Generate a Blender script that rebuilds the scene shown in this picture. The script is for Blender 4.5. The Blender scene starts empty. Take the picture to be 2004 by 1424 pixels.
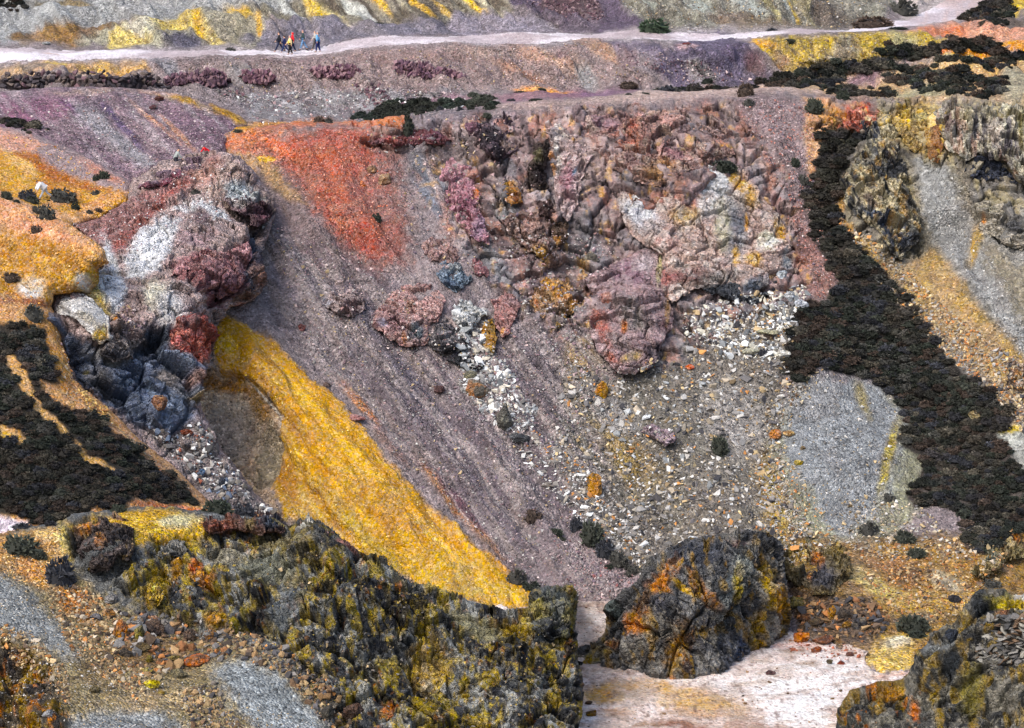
import bpy, math, random
import numpy as np
from mathutils import Vector, Matrix

# ------------------------------------------------------------------ camera, sky, sun, exposure
SC = bpy.context.scene
COL = SC.collection
FPX, UC, VC, CAMZ, PITCH = 5000.0, 1002.0, 712.0, 39.0, math.radians(10.0)
cam_data = bpy.data.cameras.new("camera")
cam = bpy.data.objects.new("camera", cam_data)
COL.objects.link(cam)
cam.location = (0, 0, CAMZ)
cam.rotation_euler = (math.radians(90) - PITCH, 0, 0)
cam_data.sensor_width = 36.0
cam_data.lens = FPX / 2004.0 * 36.0
cam_data.clip_start = 1.0
cam_data.clip_end = 9000.0
SC.camera = cam

SUN_EL, SUN_AZ = math.radians(50), math.atan2(-0.55, -0.62)      # azimuth measured from +Y towards +X
world = bpy.data.worlds.new("World")
SC.world = world
world.use_nodes = True
wn = world.node_tree.nodes
sky = wn.new("ShaderNodeTexSky")
sky.sky_type = 'NISHITA'
sky.sun_disc = False
sky.sun_elevation = SUN_EL
sky.sun_rotation = SUN_AZ
sky.air_density = 1.0
sky.dust_density = 4.0
sky.ozone_density = 1.0
world.node_tree.links.new(sky.outputs[0], wn["Background"].inputs[0])
wn["Background"].inputs[1].default_value = 0.15
sun_data = bpy.data.lights.new("sun", 'SUN')
sun_data.energy = 1.15
sun_data.angle = math.radians(24)
sun_data.color = (1.0, 0.95, 0.88)
sun = bpy.data.objects.new("sun", sun_data)
COL.objects.link(sun)
sdir = Vector((math.sin(SUN_AZ) * math.cos(SUN_EL), math.cos(SUN_AZ) * math.cos(SUN_EL), math.sin(SUN_EL)))
sun.rotation_euler = sdir.to_track_quat('Z', 'Y').to_euler()
sun.location = (0, 60, 90)
SC.view_settings.view_transform = 'Standard'
SC.view_settings.look = 'None'
SC.view_settings.gamma = 1.0
SC.view_settings.use_curve_mapping = False
SC.view_settings.exposure = 0.82

random.seed(11)
RNG = np.random.default_rng(11)

# ------------------------------------------------------------------ numeric helpers
def lin(c):
    c = np.asarray(c, float) / 255.0
    return np.where(c <= 0.04045, c / 12.92, ((c + 0.055) / 1.055) ** 2.4)

def hashf(x, y, z, seed):
    h = (x.astype(np.uint32) * np.uint32(374761393) + y.astype(np.uint32) * np.uint32(668265263)
         + z.astype(np.uint32) * np.uint32(2147483647 - 58) + np.uint32((seed * 974634777 + 12345) & 0xffffffff))
    h ^= h >> np.uint32(13)
    h *= np.uint32(1274126177)
    h ^= h >> np.uint32(16)
    h *= np.uint32(2246822519)
    h ^= h >> np.uint32(13)
    return h.astype(np.float32) * np.float32(1.0 / 4294967296.0)

def vnoise(P, seed=0):
    """value noise 0..1; P (..., 2 or 3)"""
    P = np.asarray(P, np.float32)
    if P.shape[-1] == 2:
        P = np.concatenate([P, np.zeros(P.shape[:-1] + (1,), np.float32)], -1)
        two = True
    else:
        two = False
    F = np.floor(P)
    I = F.astype(np.int64)
    f = P - F
    f = f * f * f * (f * (f * 6 - 15) + 10)
    x, y, z = I[..., 0], I[..., 1], I[..., 2]
    def L(dz):
        a = hashf(x, y, z + dz, seed); b = hashf(x + 1, y, z + dz, seed)
        c = hashf(x, y + 1, z + dz, seed); d = hashf(x + 1, y + 1, z + dz, seed)
        return (a + (b - a) * f[..., 0]) * (1 - f[..., 1]) + (c + (d - c) * f[..., 0]) * f[..., 1]
    if two:
        return L(0)
    a = L(0)
    return a + (L(1) - a) * f[..., 2]

ROT2 = np.array([[0.8, 0.6], [-0.6, 0.8]], np.float32)
ROT3 = np.array([[0.0, 0.8, 0.6], [-0.8, 0.36, -0.48], [-0.6, -0.48, 0.64]], np.float32)
def fbm(P, seed=0, octaves=4, gain=0.5):
    P = np.asarray(P, np.float32)
    R = ROT2 if P.shape[-1] == 2 else ROT3
    s, a, t = 0, 1.0, 0
    for o in range(octaves):
        s = s + a * vnoise(P, seed + o * 17)
        t += a
        a *= gain
        P = (P @ R) * 2.03 + 7.1
    return s / t

def worley(P, seed=0, jit=0.85, cheb=.6):
    """nearest cells: returns F1, F2, cell hash, offset vector to the cell point"""
    P = np.asarray(P, np.float32)
    base = np.floor(P - 0.5).astype(np.int64)
    sh = P.shape[:-1]
    F1 = np.full(sh, 9.0, np.float32); F2 = F1.copy()
    H = np.zeros(sh, np.float32); V = np.zeros(P.shape, np.float32)
    for i in (0, 1):
        for j in (0, 1):
            for k in (0, 1):
                x, y, z = base[..., 0] + i, base[..., 1] + j, base[..., 2] + k
                q = np.stack([x + .5 + (hashf(x, y, z, seed) - .5) * jit, y + .5 + (hashf(x, y, z, seed + 1) - .5) * jit,
                              z + .5 + (hashf(x, y, z, seed + 2) - .5) * jit], -1).astype(np.float32)
                v = P - q
                d = np.sqrt((v * v).sum(-1)) * (1 - cheb) + np.abs(v).max(-1) * cheb * 1.25
                m = d < F1
                F2 = np.where(m, F1, np.minimum(F2, d))
                F1 = np.where(m, d, F1)
                H = np.where(m, hashf(x, y, z, seed + 5), H)
                V = np.where(m[..., None], v, V)
    return F1, F2, H, V

def sstep(a, b, x):
    t = np.clip((x - a) / (b - a), 0, 1)
    return t * t * (3 - 2 * t)

def sdf_poly(u, v, pts):
    """signed distance (negative inside) and closest point on the outline"""
    pts = np.asarray(pts, np.float32)
    n = len(pts)
    best = np.full(u.shape, 1e9, np.float32)
    cu = np.zeros(u.shape, np.float32); cv = np.zeros(u.shape, np.float32)
    ins = np.zeros(u.shape, bool)
    for i in range(n):
        a, b = pts[i], pts[(i + 1) % n]
        e = b - a
        L2 = max(float(e @ e), 1e-9)
        t = np.clip(((u - a[0]) * e[0] + (v - a[1]) * e[1]) / L2, 0, 1)
        px, py = a[0] + t * e[0], a[1] + t * e[1]
        d = (u - px) ** 2 + (v - py) ** 2
        m = d < best
        best = np.where(m, d, best); cu = np.where(m, px, cu); cv = np.where(m, py, cv)
        if a[1] != b[1]:
            c = ((a[1] > v) != (b[1] > v)) & (u < (b[0] - a[0]) * (v - a[1]) / (b[1] - a[1]) + a[0])
            ins ^= c
    d = np.sqrt(best)
    return np.where(ins, -d, d), cu, cv

def ray(u, v):
    X = (np.asarray(u, np.float64) - UC) / FPX
    Y = (VC - np.asarray(v, np.float64)) / FPX
    c, s = math.cos(PITCH), math.sin(PITCH)
    dy = c + Y * s
    return X / dy, (-s + Y * c) / dy

def world_at(u, v, d):
    rx, rz = ray(u, v)
    return np.stack([rx * d, np.asarray(d, np.float64) + 0 * rx, CAMZ + rz * d], -1)

def d_of_z(u, v, z):
    rx, rz = ray(u, v)
    return (z - CAMZ) / rz

def tps(pts, u, v, smooth=1e-3):
    p = np.asarray(pts, np.float64)
    xy = p[:, :2] / 100.0
    n = len(p)
    def K(r2):
        return np.where(r2 > 1e-12, 0.5 * r2 * np.log(np.maximum(r2, 1e-12)), 0)
    r2 = ((xy[:, None] - xy[None]) ** 2).sum(-1)
    A = np.zeros((n + 3, n + 3))
    A[:n, :n] = K(r2) + np.eye(n) * smooth * 10
    A[:n, n] = 1; A[:n, n + 1:] = xy
    A[n, :n] = 1; A[n + 1:, :n] = xy.T
    w = np.linalg.solve(A, np.concatenate([p[:, 2], [0, 0, 0]]))
    U, V = u / 100.0, v / 100.0
    out = w[n] + w[n + 1] * U + w[n + 2] * V
    for i in range(n):
        out = out + w[i] * K((U - xy[i, 0]) ** 2 + (V - xy[i, 1]) ** 2)
    return out

def blur(a, k, axis):
    if k < 1:
        return a
    for _ in range(2):
        pad = [(0, 0)] * a.ndim
        pad[axis] = (k + 1, k)
        c = np.cumsum(np.pad(a, pad, mode='edge'), axis)
        n = a.shape[axis]
        hi = np.take(c, np.arange(2 * k + 1, 2 * k + 1 + n), axis)
        lo = np.take(c, np.arange(0, n), axis)
        a = (hi - lo) / (2 * k + 1)
    return a

# ------------------------------------------------------------------ materials
def new_mat(name):
    m = bpy.data.materials.new(name)
    m.use_nodes = True
    nt = m.node_tree
    b = nt.nodes["Principled BSDF"]
    b.inputs["Roughness"].default_value = 0.9
    b.inputs["Specular IOR Level"].default_value = 0.18
    return m, nt, b

def math_node(nt, op, a=None, b=None, c=None):
    n = nt.nodes.new("ShaderNodeMath"); n.operation = op
    for i, x in enumerate((a, b, c)):
        if x is None: continue
        if isinstance(x, (int, float)): n.inputs[i].default_value = x
        else: nt.links.new(x, n.inputs[i])
    return n.outputs[0]

def ramp(nt, fac, stops):
    r = nt.nodes.new("ShaderNodeValToRGB")
    e = r.color_ramp.elements
    while len(e) < len(stops): e.new(0.5)
    for k, (p, val) in enumerate(stops):
        e[k].position = p
        e[k].color = (val, val, val, 1)
    nt.links.new(fac, r.inputs[0])
    return r.outputs[0]

def mineral_material(name, grain, grain2, speck, bump, fine, joints=False):
    """mineral ground / rock: painted mineral colour x stone-by-stone variation, with bumps; attribute Col (alpha = how gravelly)"""
    m, nt, b = new_mat(name)
    L = nt.links
    at = nt.nodes.new("ShaderNodeAttribute"); at.attribute_name = "Col"
    geo = nt.nodes.new("ShaderNodeNewGeometry")
    def voro(scale, feature='F1'):
        n = nt.nodes.new("ShaderNodeTexVoronoi"); n.feature = feature
        n.inputs["Scale"].default_value = scale
        L.new(geo.outputs["Position"], n.inputs["Vector"])
        return n
    def noise(scale, det=3, rough=.6):
        n = nt.nodes.new("ShaderNodeTexNoise")
        n.inputs["Scale"].default_value = scale; n.inputs["Detail"].default_value = det; n.inputs["Roughness"].default_value = rough
        L.new(geo.outputs["Position"], n.inputs["Vector"])
        return n
    v1, v2 = voro(1 / grain), voro(1 / grain2)
    s1 = nt.nodes.new("ShaderNodeSeparateColor"); L.new(v1.outputs["Color"], s1.inputs[0])
    s2 = nt.nodes.new("ShaderNodeSeparateColor"); L.new(v2.outputs["Color"], s2.inputs[0])
    r1 = ramp(nt, s1.outputs[0], [(0, .3), (.2, .66), (.55, .97), (.85, 1.0), (1, 1.0)])
    up1 = ramp(nt, s1.outputs[1], [(0, 0), (.72, 0.0), (.9, .45), (1, 1.0)])
    f1 = math_node(nt, 'MULTIPLY_ADD', up1, .9, r1)
    f2 = math_node(nt, 'MULTIPLY_ADD', s2.outputs[0], .62, .69)
    nz = noise(1 / fine, 5, .65)
    f3 = math_node(nt, 'MULTIPLY_ADD', nz.outputs[0], 1.1, .45)
    n2 = noise(.35, 4, .6)
    f4 = math_node(nt, 'MULTIPLY_ADD', n2.outputs[0], .5, .75)
    gravel = math_node(nt, 'MULTIPLY', f1, f2)
    k = math_node(nt, 'MULTIPLY', at.outputs["Alpha"], speck)
    fac = math_node(nt, 'MULTIPLY_ADD', math_node(nt, 'SUBTRACT', gravel, 1.0), k, 1.0)
    fac = math_node(nt, 'MULTIPLY', math_node(nt, 'MULTIPLY', fac, f3), f4)
    mx = nt.nodes.new("ShaderNodeVectorMath"); mx.operation = 'SCALE'
    L.new(at.outputs["Color"], mx.inputs[0]); L.new(fac, mx.inputs["Scale"])
    mn = nt.nodes.new("ShaderNodeVectorMath"); mn.operation = 'MINIMUM'
    L.new(mx.outputs[0], mn.inputs[0]); mn.inputs[1].default_value = (.85, .85, .85)
    # a little hue drift between stones
    hs = nt.nodes.new("ShaderNodeHueSaturation")
    L.new(mn.outputs[0], hs.inputs["Color"])
    L.new(math_node(nt, 'MULTIPLY_ADD', s2.outputs[1], .016, .492), hs.inputs["Hue"])
    L.new(math_node(nt, 'MULTIPLY_ADD', s1.outputs[2], .4, .8), hs.inputs["Saturation"])
    L.new(hs.outputs[0], b.inputs["Base Color"])
    hgt = math_node(nt, 'ADD', math_node(nt, 'MULTIPLY', v1.outputs["Distance"], math_node(nt, 'MULTIPLY', at.outputs["Alpha"], -1.0)),
                    math_node(nt, 'MULTIPLY', nz.outputs[0], 1.2))
    if joints:      # fine joints and cleavage in the rock
        wn_ = noise(1.1, 4, .6)
        va = nt.nodes.new("ShaderNodeVectorMath"); va.operation = 'MULTIPLY_ADD'
        L.new(wn_.outputs["Color"], va.inputs[0]); va.inputs[1].default_value = (.9, .9, .9); L.new(geo.outputs["Position"], va.inputs[2])
        mp = nt.nodes.new("ShaderNodeMapping"); mp.inputs["Rotation"].default_value = (.4, .5, .2); mp.inputs["Scale"].default_value = (1.0, 1.0, 1.8)
        L.new(va.outputs[0], mp.inputs[0])
        for sc_, wt in ((1.5, 1.6), (3.6, .8)):
            ve = nt.nodes.new("ShaderNodeTexVoronoi"); ve.feature = 'DISTANCE_TO_EDGE'; ve.inputs["Scale"].default_value = sc_
            L.new(mp.outputs[0], ve.inputs["Vector"])
            hard = math_node(nt, 'SUBTRACT', 1.0, at.outputs["Alpha"])
            hgt = math_node(nt, 'ADD', hgt, math_node(nt, 'MULTIPLY', hard, math_node(nt, 'MULTIPLY', math_node(nt, 'MINIMUM', math_node(nt, 'MULTIPLY', ve.outputs["Distance"], 9.0), 1.0), wt)))
            vc = voro(sc_ * .9); sp_ = nt.nodes.new("ShaderNodeSeparateColor"); L.new(vc.outputs["Color"], sp_.inputs[0])
            hgt = math_node(nt, 'ADD', hgt, math_node(nt, 'MULTIPLY', hard, math_node(nt, 'MULTIPLY', sp_.outputs[0], wt * .8)))
    bp = nt.nodes.new("ShaderNodeBump")
    bp.inputs["Strength"].default_value = bump
    bp.inputs["Distance"].default_value = grain * 1.6
    L.new(hgt, bp.inputs["Height"]); L.new(bp.outputs[0], b.inputs["Normal"])
    return m

M_GROUND = mineral_material("mineral_gravel", .135, .5, 1.0, .9, .22)
M_ROCK = mineral_material("mineral_rock", .12, .45, 1.0, .9, .16, True)

def stone_material():
    m, nt, b = new_mat("loose_stone")
    L = nt.links
    oi = nt.nodes.new("ShaderNodeObjectInfo")
    geo = nt.nodes.new("ShaderNodeNewGeometry")
    n = nt.nodes.new("ShaderNodeTexNoise"); n.inputs["Scale"].default_value = 7; n.inputs["Detail"].default_value = 5; n.inputs["Roughness"].default_value = .7
    L.new(geo.outputs["Position"], n.inputs["Vector"])
    f = math_node(nt, 'MULTIPLY_ADD', n.outputs[0], 1.3, .35)
    mx = nt.nodes.new("ShaderNodeVectorMath"); mx.operation = 'SCALE'
    L.new(oi.outputs["Color"], mx.inputs[0]); L.new(f, mx.inputs["Scale"])
    L.new(mx.outputs[0], b.inputs["Base Color"])
    bp = nt.nodes.new("ShaderNodeBump"); bp.inputs["Strength"].default_value = .7; bp.inputs["Distance"].default_value = .08
    L.new(n.outputs[0], bp.inputs["Height"]); L.new(bp.outputs[0], b.inputs["Normal"])
    return m
M_STONE = stone_material()

def attr_material(name, rough=.85, spec=.2):
    m, nt, b = new_mat(name)
    at = nt.nodes.new("ShaderNodeAttribute"); at.attribute_name = "Col"
    n = nt.nodes.new("ShaderNodeTexNoise"); n.inputs["Scale"].default_value = 5; n.inputs["Detail"].default_value = 4
    geo = nt.nodes.new("ShaderNodeNewGeometry"); nt.links.new(geo.outputs["Position"], n.inputs["Vector"])
    mx = nt.nodes.new("ShaderNodeVectorMath"); mx.operation = 'SCALE'
    nt.links.new(at.outputs["Color"], mx.inputs[0])
    nt.links.new(math_node(nt, 'MULTIPLY_ADD', n.outputs[0], 1.0, .5), mx.inputs["Scale"])
    nt.links.new(mx.outputs[0], b.inputs["Base Color"])
    b.inputs["Roughness"].default_value = rough
    b.inputs["Specular IOR Level"].default_value = spec
    return m
M_RUBBLE = attr_material("rubble_stone")
M_GORSE = attr_material("gorse_leaf", .8, .25)

def plain_material(name, rgb, rough=.8):
    m, nt, b = new_mat(name)
    n = nt.nodes.new("ShaderNodeTexNoise"); n.inputs["Scale"].default_value = 14
    mx = nt.nodes.new("ShaderNodeMix"); mx.data_type = 'RGBA'
    c = lin(rgb)
    mx.inputs[6].default_value = (*(c * .75), 1); mx.inputs[7].default_value = (*np.minimum(c * 1.2, .85), 1)
    nt.links.new(n.outputs[0], mx.inputs[0]); nt.links.new(mx.outputs[2], b.inputs["Base Color"])
    b.inputs["Roughness"].default_value = rough
    return m

# ------------------------------------------------------------------ objects
def put(o, parent=None, kind=None, label=None, cat=None, group=None):
    COL.objects.link(o)
    if parent is not None: o.parent = parent
    if kind: o["kind"] = kind
    if label: o["label"] = label
    if cat: o["category"] = cat
    if group: o["group"] = group
    return o

def mesh_np(name, V, F, col=None, smooth=True, mat=None):
    """V (n,3), F (m,k) index array, col (n,4)"""
    me = bpy.data.meshes.new(name)
    V = np.ascontiguousarray(V, np.float32)
    F = np.ascontiguousarray(F, np.int32)
    me.vertices.add(len(V)); me.vertices.foreach_set("co", V.ravel())
    k = F.shape[1]
    me.loops.add(F.size); me.loops.foreach_set("vertex_index", F.ravel())
    me.polygons.add(len(F)); me.polygons.foreach_set("loop_start", np.arange(0, F.size, k, dtype=np.int32))
    me.polygons.foreach_set("use_smooth", np.full(len(F), smooth))
    if col is not None:
        a = me.color_attributes.new("Col", 'FLOAT_COLOR', 'POINT')
        a.data.foreach_set("color", np.ascontiguousarray(col, np.float32).ravel())
    me.update(calc_edges=True)
    if mat: me.materials.append(mat)
    return me

GAIN = 1.0          # displayed tone of the photograph -> surface colour

class Layer:
    """a sheet of ground or rock: a grid of points with depth, colour and how gravelly it is"""
    def __init__(s, u0, u1, v0, v1, step):
        s.ua = np.arange(u0, u1 + step * .5, step); s.va = np.arange(v0, v1 + step * .5, step)
        s.u, s.v = np.meshgrid(s.ua.astype(np.float32), s.va.astype(np.float32))
        s.step = step
        s.col = np.zeros(s.u.shape + (3,), np.float32)
        s.gr = np.ones(s.u.shape, np.float32)
        UV = np.stack([s.u, s.v], -1)
        s.wu = (fbm(UV / 46, 3, 4) - .5) * 2
        s.wv = (fbm(UV / 46, 71, 4) - .5) * 2
        s.rag = (fbm(UV / 9, 131, 3) - .5) * 2
        s.keep = np.ones(s.u.shape, bool)
        s.uu, s.vv = s.u, s.v          # where each point is looked at from (skirts fold in)
    # -- painting
    def base(s, c): s.col[...] = lin(c)
    def sub(s, pts, pad):
        p = np.asarray(pts)
        i0 = np.searchsorted(s.va, p[:, 1].min() - pad); i1 = np.searchsorted(s.va, p[:, 1].max() + pad)
        j0 = np.searchsorted(s.ua, p[:, 0].min() - pad); j1 = np.searchsorted(s.ua, p[:, 0].max() + pad)
        return slice(i0, i1), slice(j0, j1)
    def mask_p(s, pts, soft, warp=8):
        S = s.sub(pts, soft * 2 + warp + 4)
        if s.u[S].size == 0: return S, None
        d, _, _ = sdf_poly(s.u[S] + s.wu[S] * warp, s.v[S] + s.wv[S] * warp, pts)
        return S, sstep(soft, -soft, d + s.rag[S] * soft * .9)
    def mask_b(s, cu, cv, ru, rv, ang, warp):
        R = max(ru, rv) * 1.6 + warp
        S = s.sub([(cu - R, cv - R), (cu + R, cv + R)], 2)
        if s.u[S].size == 0: return S, None
        a = math.radians(ang); x = s.u[S] + s.wu[S] * warp - cu; y = s.v[S] + s.wv[S] * warp - cv
        p, q = (x * math.cos(a) + y * math.sin(a)) / ru, (-x * math.sin(a) + y * math.cos(a)) / rv
        return S, sstep(1.35, .45, np.sqrt(p * p + q * q) + s.rag[S] * .3)
    def put(s, S, m, c, amt, gr):
        if m is None: return
        m = m * amt
        s.col[S] += (lin(c).astype(np.float32) - s.col[S]) * m[..., None]
        if gr is not None: s.gr[S] += (gr - s.gr[S]) * m
    def p(s, c, soft, pts, amt=1.0, gr=None, warp=8):
        S, m = s.mask_p(pts, soft, warp); s.put(S, m, c, amt, gr)
    def b(s, c, cu, cv, ru, rv, ang=0, amt=1.0, gr=None, warp=6):
        S, m = s.mask_b(cu, cv, ru, rv, ang, warp); s.put(S, m, c, amt, gr)
    def field(s, scale, stretch, ang, seed, octv=3):
        a = math.radians(ang)
        x, y = s.u + s.wu * scale * .4, s.v + s.wv * scale * .4
        return np.stack([(x * math.cos(a) + y * math.sin(a)) / (scale * stretch), (-x * math.sin(a) + y * math.cos(a)) / scale], -1)
    def m(s, c, amt, scale, thr, pts=None, stretch=1, ang=0, sharp=.08, seed=0, soft=14, gr=None):
        """mottling: colour where a noise is above a threshold, inside an outline"""
        if pts is not None: S, mk = s.mask_p(pts, soft)
        else: S, mk = (slice(None), slice(None)), 1.0
        if mk is None: return
        f = s.field(scale, stretch, ang, seed)[S]
        n = fbm(f, seed, 4)
        s.put(S, sstep(thr - sharp, thr + sharp, n) * mk, c, amt, gr)
    def r(s, c, amt, scale, width, pts=None, stretch=1, ang=0, seed=0, soft=14, gr=None):
        """veins: thin ridged lines"""
        if pts is not None: S, mk = s.mask_p(pts, soft)
        else: S, mk = (slice(None), slice(None)), 1.0
        if mk is None: return
        f = s.field(scale, stretch, ang, seed)[S]
        n = np.abs(fbm(f, seed, 3) - .5)
        s.put(S, sstep(width, 0, n) * mk, c, amt, gr)
    # -- shape
    def outline(s, pts, back, px=9, rag=5.0, warp=6.0, rounding=0.0, rpx=40):
        """keep what is inside pts; outside, a skirt that folds back along the edge so the sheet is a body with sides"""
        d, cu, cv = sdf_poly(s.u, s.v, pts)
        d = d + (s.wu + s.wv) * warp * .5 + s.rag * rag * .5
        s.sd = d
        s.keep &= d < px
        out = np.maximum(d, 0)
        gu = np.gradient(d, s.step, axis=1); gv = np.gradient(d, s.step, axis=0)
        g = np.maximum(np.sqrt(gu * gu + gv * gv), .3)
        s.uu = s.u - np.where(d > 0, gu / g * out * 1.05, 0)
        s.vv = s.v - np.where(d > 0, gv / g * out * 1.05, 0)
        s.D = s.D + back * (out / px) ** 1.5
        if rounding:
            t = np.clip(1 + d / rpx, 0, 1)
            s.D = s.D + rounding * (1 - np.sqrt(np.maximum(1 - t * t, 0)))
    def solve(s):
        s.P = world_at(s.uu, s.vv, s.D)
        du = np.gradient(s.P, axis=1); dv = np.gradient(s.P, axis=0)
        n = np.cross(dv, du)
        n = blur(blur(n / np.maximum(np.linalg.norm(n, axis=-1, keepdims=True), 1e-9), 3, 0), 3, 1)
        s.N = n / np.maximum(np.linalg.norm(n, axis=-1, keepdims=True), 1e-9)
        s.fade = np.ones(s.u.shape)
        if hasattr(s, 'sd'): s.fade = sstep(4.0, -3.0, s.sd)
        if (((s.P - np.array([0, 0, CAMZ])) * s.N).sum(-1) * s.fade).sum() > 0: s.N = -s.N
    def stiff(s, k, way=None):
        """lean the normals towards one common direction, so that blocks break parallel to each other"""
        w = s.fade[..., None]
        g = (s.N * w).sum((0, 1)) if way is None else np.array(way); g = g / np.linalg.norm(g)
        n = s.N * (1 - k) + g * k
        s.N = n / np.maximum(np.linalg.norm(n, axis=-1, keepdims=True), 1e-9)
    def push(s, h): s.P = s.P + s.N * (h * s.fade)[..., None]
    def blocks(s, size, amp, crack, seed, aniso=(1, 1, 1), mask=None, tint=.0, tilt=.9, warp=.22, dark=0.0):
        """break the surface into tilted blocks parted by cracks (aniso stretches blocks along x, y, z)"""
        W = np.stack([vnoise(s.P / size * .9, seed + 31), vnoise(s.P / size * .9, seed + 32), vnoise(s.P / size * .9, seed + 33)], -1) - .5
        Q = s.P / (size * np.asarray(aniso)) @ ROT3B + W * warp * 2
        F1, F2, H, V = worley(Q, seed)
        h2 = (H * 57.31) % 1.0; h3 = (H * 91.7) % 1.0; h4 = (H * 23.77) % 1.0
        h = amp * ((H - .5) * 1.3 + tilt * (V[..., 0] * (h2 - .5) + V[..., 1] * (h3 - .5) + V[..., 2] * (h4 - .5)) * 2)
        e = F2 - F1
        h = h - crack * np.exp(-(e / .04) ** 2)
        if mask is not None: h = h * mask
        s.push(h)
        mk = 1.0 if mask is None else mask
        if tint: s.col *= (1 + tint * (h2 - .5) * 2 * mk)[..., None]
        return H
    def build(s, name, mat, smooth=True, **kw):
        K = s.keep
        cell = K[:-1, :-1] & K[1:, :-1] & K[:-1, 1:] & K[1:, 1:]
        idx = np.arange(s.u.size).reshape(s.u.shape)
        F = np.stack([idx[:-1, :-1][cell], idx[1:, :-1][cell], idx[1:, 1:][cell], idx[:-1, 1:][cell]], -1)
        used = np.zeros(s.u.size, bool); used[F.ravel()] = True
        rem = np.cumsum(used) - 1
        C = np.concatenate([np.clip(s.col * GAIN, 0, .85), s.gr[..., None]], -1).reshape(-1, 4)[used]
        me = mesh_np(name, s.P.reshape(-1, 3)[used], rem[F], C, smooth, mat)
        s.obj = put(bpy.data.objects.new(name, me), **kw)
        LAYERS.append(s)
        return s.obj
    def look(s, u, v):
        """point and normal of this sheet seen at (u, v); nan where it is not there"""
        j = (np.asarray(u, float) - s.ua[0]) / s.step; i = (np.asarray(v, float) - s.va[0]) / s.step
        h, w = s.u.shape
        ok = (i >= 0) & (j >= 0) & (i < h - 1) & (j < w - 1)
        ii = np.clip(np.round(i).astype(int), 0, h - 1); jj = np.clip(np.round(j).astype(int), 0, w - 1)
        ok &= s.keep[ii, jj]
        if hasattr(s, 'sd'): ok &= s.sd[ii, jj] <= 0
        return np.where(ok[..., None], s.P[ii, jj], np.nan), s.N[ii, jj]

ROT3B = np.array(Matrix.Rotation(math.radians(24), 3, 'Y') @ Matrix.Rotation(math.radians(-18), 3, 'X'), np.float32)
LAYERS = []
def at(u, v, skip=()):
    """the nearest ground seen at (u, v): points (n,3), normals (n,3)"""
    u = np.atleast_1d(np.asarray(u, float)); v = np.atleast_1d(np.asarray(v, float))
    P = np.full(u.shape + (3,), np.nan); N = np.zeros(u.shape + (3,))
    for s in LAYERS:
        if s in skip: continue
        p, n = s.look(u, v)
        b = np.isfinite(p[..., 1]) & ~(p[..., 1] >= P[..., 1])
        P[b] = p[b]; N[b] = n[b]
    return P, N
# ------------------------------------------------------------------ THE LARGE STRUCTURE
# the pit wall, terraces and the slopes behind: one sheet
UK = [-220, 0, 250, 500, 750, 1000, 1250, 1500, 1750, 2004, 2240]
ROWS = [   # v of the feature, forward distance
    ([-90] * 11, [246, 246, 241, 235, 230, 226, 226, 228, 250, 280, 285]),
    ([92, 92, 90, 84, 76, 72, 64, 57, 44, 45, 45], [216, 216, 215, 213, 212, 212, 212, 213, 222, 224, 224]),
    ([120, 118, 113, 104, 95, 88, 78, 66, 62, 70, 72], [205, 205, 205, 205, 205, 205, 205, 205, 207, 208, 208]),
    ([172, 172, 178, 215, 228, 178, 178, 170, 160, 140, 140], [199, 199, 199, 198, 197, 200, 200, 200, 201, 203, 203]),
    ([300, 300, 300, 247, 233, 213, 197, 182, 190, 196, 196], [187, 187, 186, 181, 180, 181, 183, 185, 185, 181, 180]),
    ([600] * 11, [158, 158, 158, 161, 163, 163, 163, 164, 165, 162, 162]),
    ([1050] * 11, [146, 146, 146, 146, 146, 146, 146, 146, 146, 145, 145]),
    ([1180, 1180, 1180, 1180, 1180, 1180, 1180, 1200, 1250, 1250, 1250], [142, 142, 142, 142, 142, 142, 142, 140, 133.6, 133.6, 133.6]),
    ([1424] * 11, [119.2] * 11), ([1540] * 11, [111.3] * 11)]
H = Layer(-200, 2212, -80, 1500, 2.6)
cols_v = np.stack([np.interp(H.ua, UK, r[0]) for r in ROWS]); cols_d = np.stack([np.interp(H.ua, UK, r[1]) for r in ROWS])
D = np.empty(H.u.shape)
for j in range(len(H.ua)):
    D[:, j] = np.interp(H.va, cols_v[:, j], cols_d[:, j])
D = blur(blur(D, 22, 1), 4, 0)
def bump(amt, cu, cv, ru, rv, ang=0):
    a = math.radians(ang); x, y = H.u - cu, H.v - cv
    p, q = (x * math.cos(a) + y * math.sin(a)) / ru, (-x * math.sin(a) + y * math.cos(a)) / rv
    return -amt * np.exp(-(p * p + q * q))
for b_ in [(2.2, 640, 880, 330, 60, 50), (-1.0, 455, 860, 90, 55, 70), (1.6, 1650, 900, 60, 170, 80), (-2.0, 1600, 420, 60, 260, 80),
           (-1.8, 1780, 800, 300, 70, 50), (3.0, 1900, 300, 130, 110, 0), (2.5, 1710, 370, 60, 130, 0), (-2.5, 1830, 480, 50, 160, 60),
           (2.6, 1340, 100, 90, 40, 0), (1.6, 1230, 120, 50, 30, 0), (1.4, 1600, 110, 50, 24, 0), (1.4, 1720, 90, 40, 20, 0), (1.2, 620, 420, 60, 140, 70), (-1.5, 820, 330, 60, 120, 70), (2.0, 1280, 330, 150, 90, 0),
           (-1.2, 1080, 560, 60, 200, 70), (1.2, 330, 50, 130, 40, 0), (1.6, 1640, 1170, 120, 60, 0), (1.0, 1900, 1100, 120, 60, 0),
           (1.2, 700, 60, 160, 26, 0), (1.0, 1650, 100, 150, 30, 0), (-1.0, 1900, 110, 100, 20, 0), (.8, 1380, 900, 200, 60, 50)]:
    D = D + bump(*b_)
H.D0 = D.copy()
H.D = D
H.outline([(-400, -300), (2500, -300), (2500, 1900), (-400, 1900)], 0)
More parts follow.
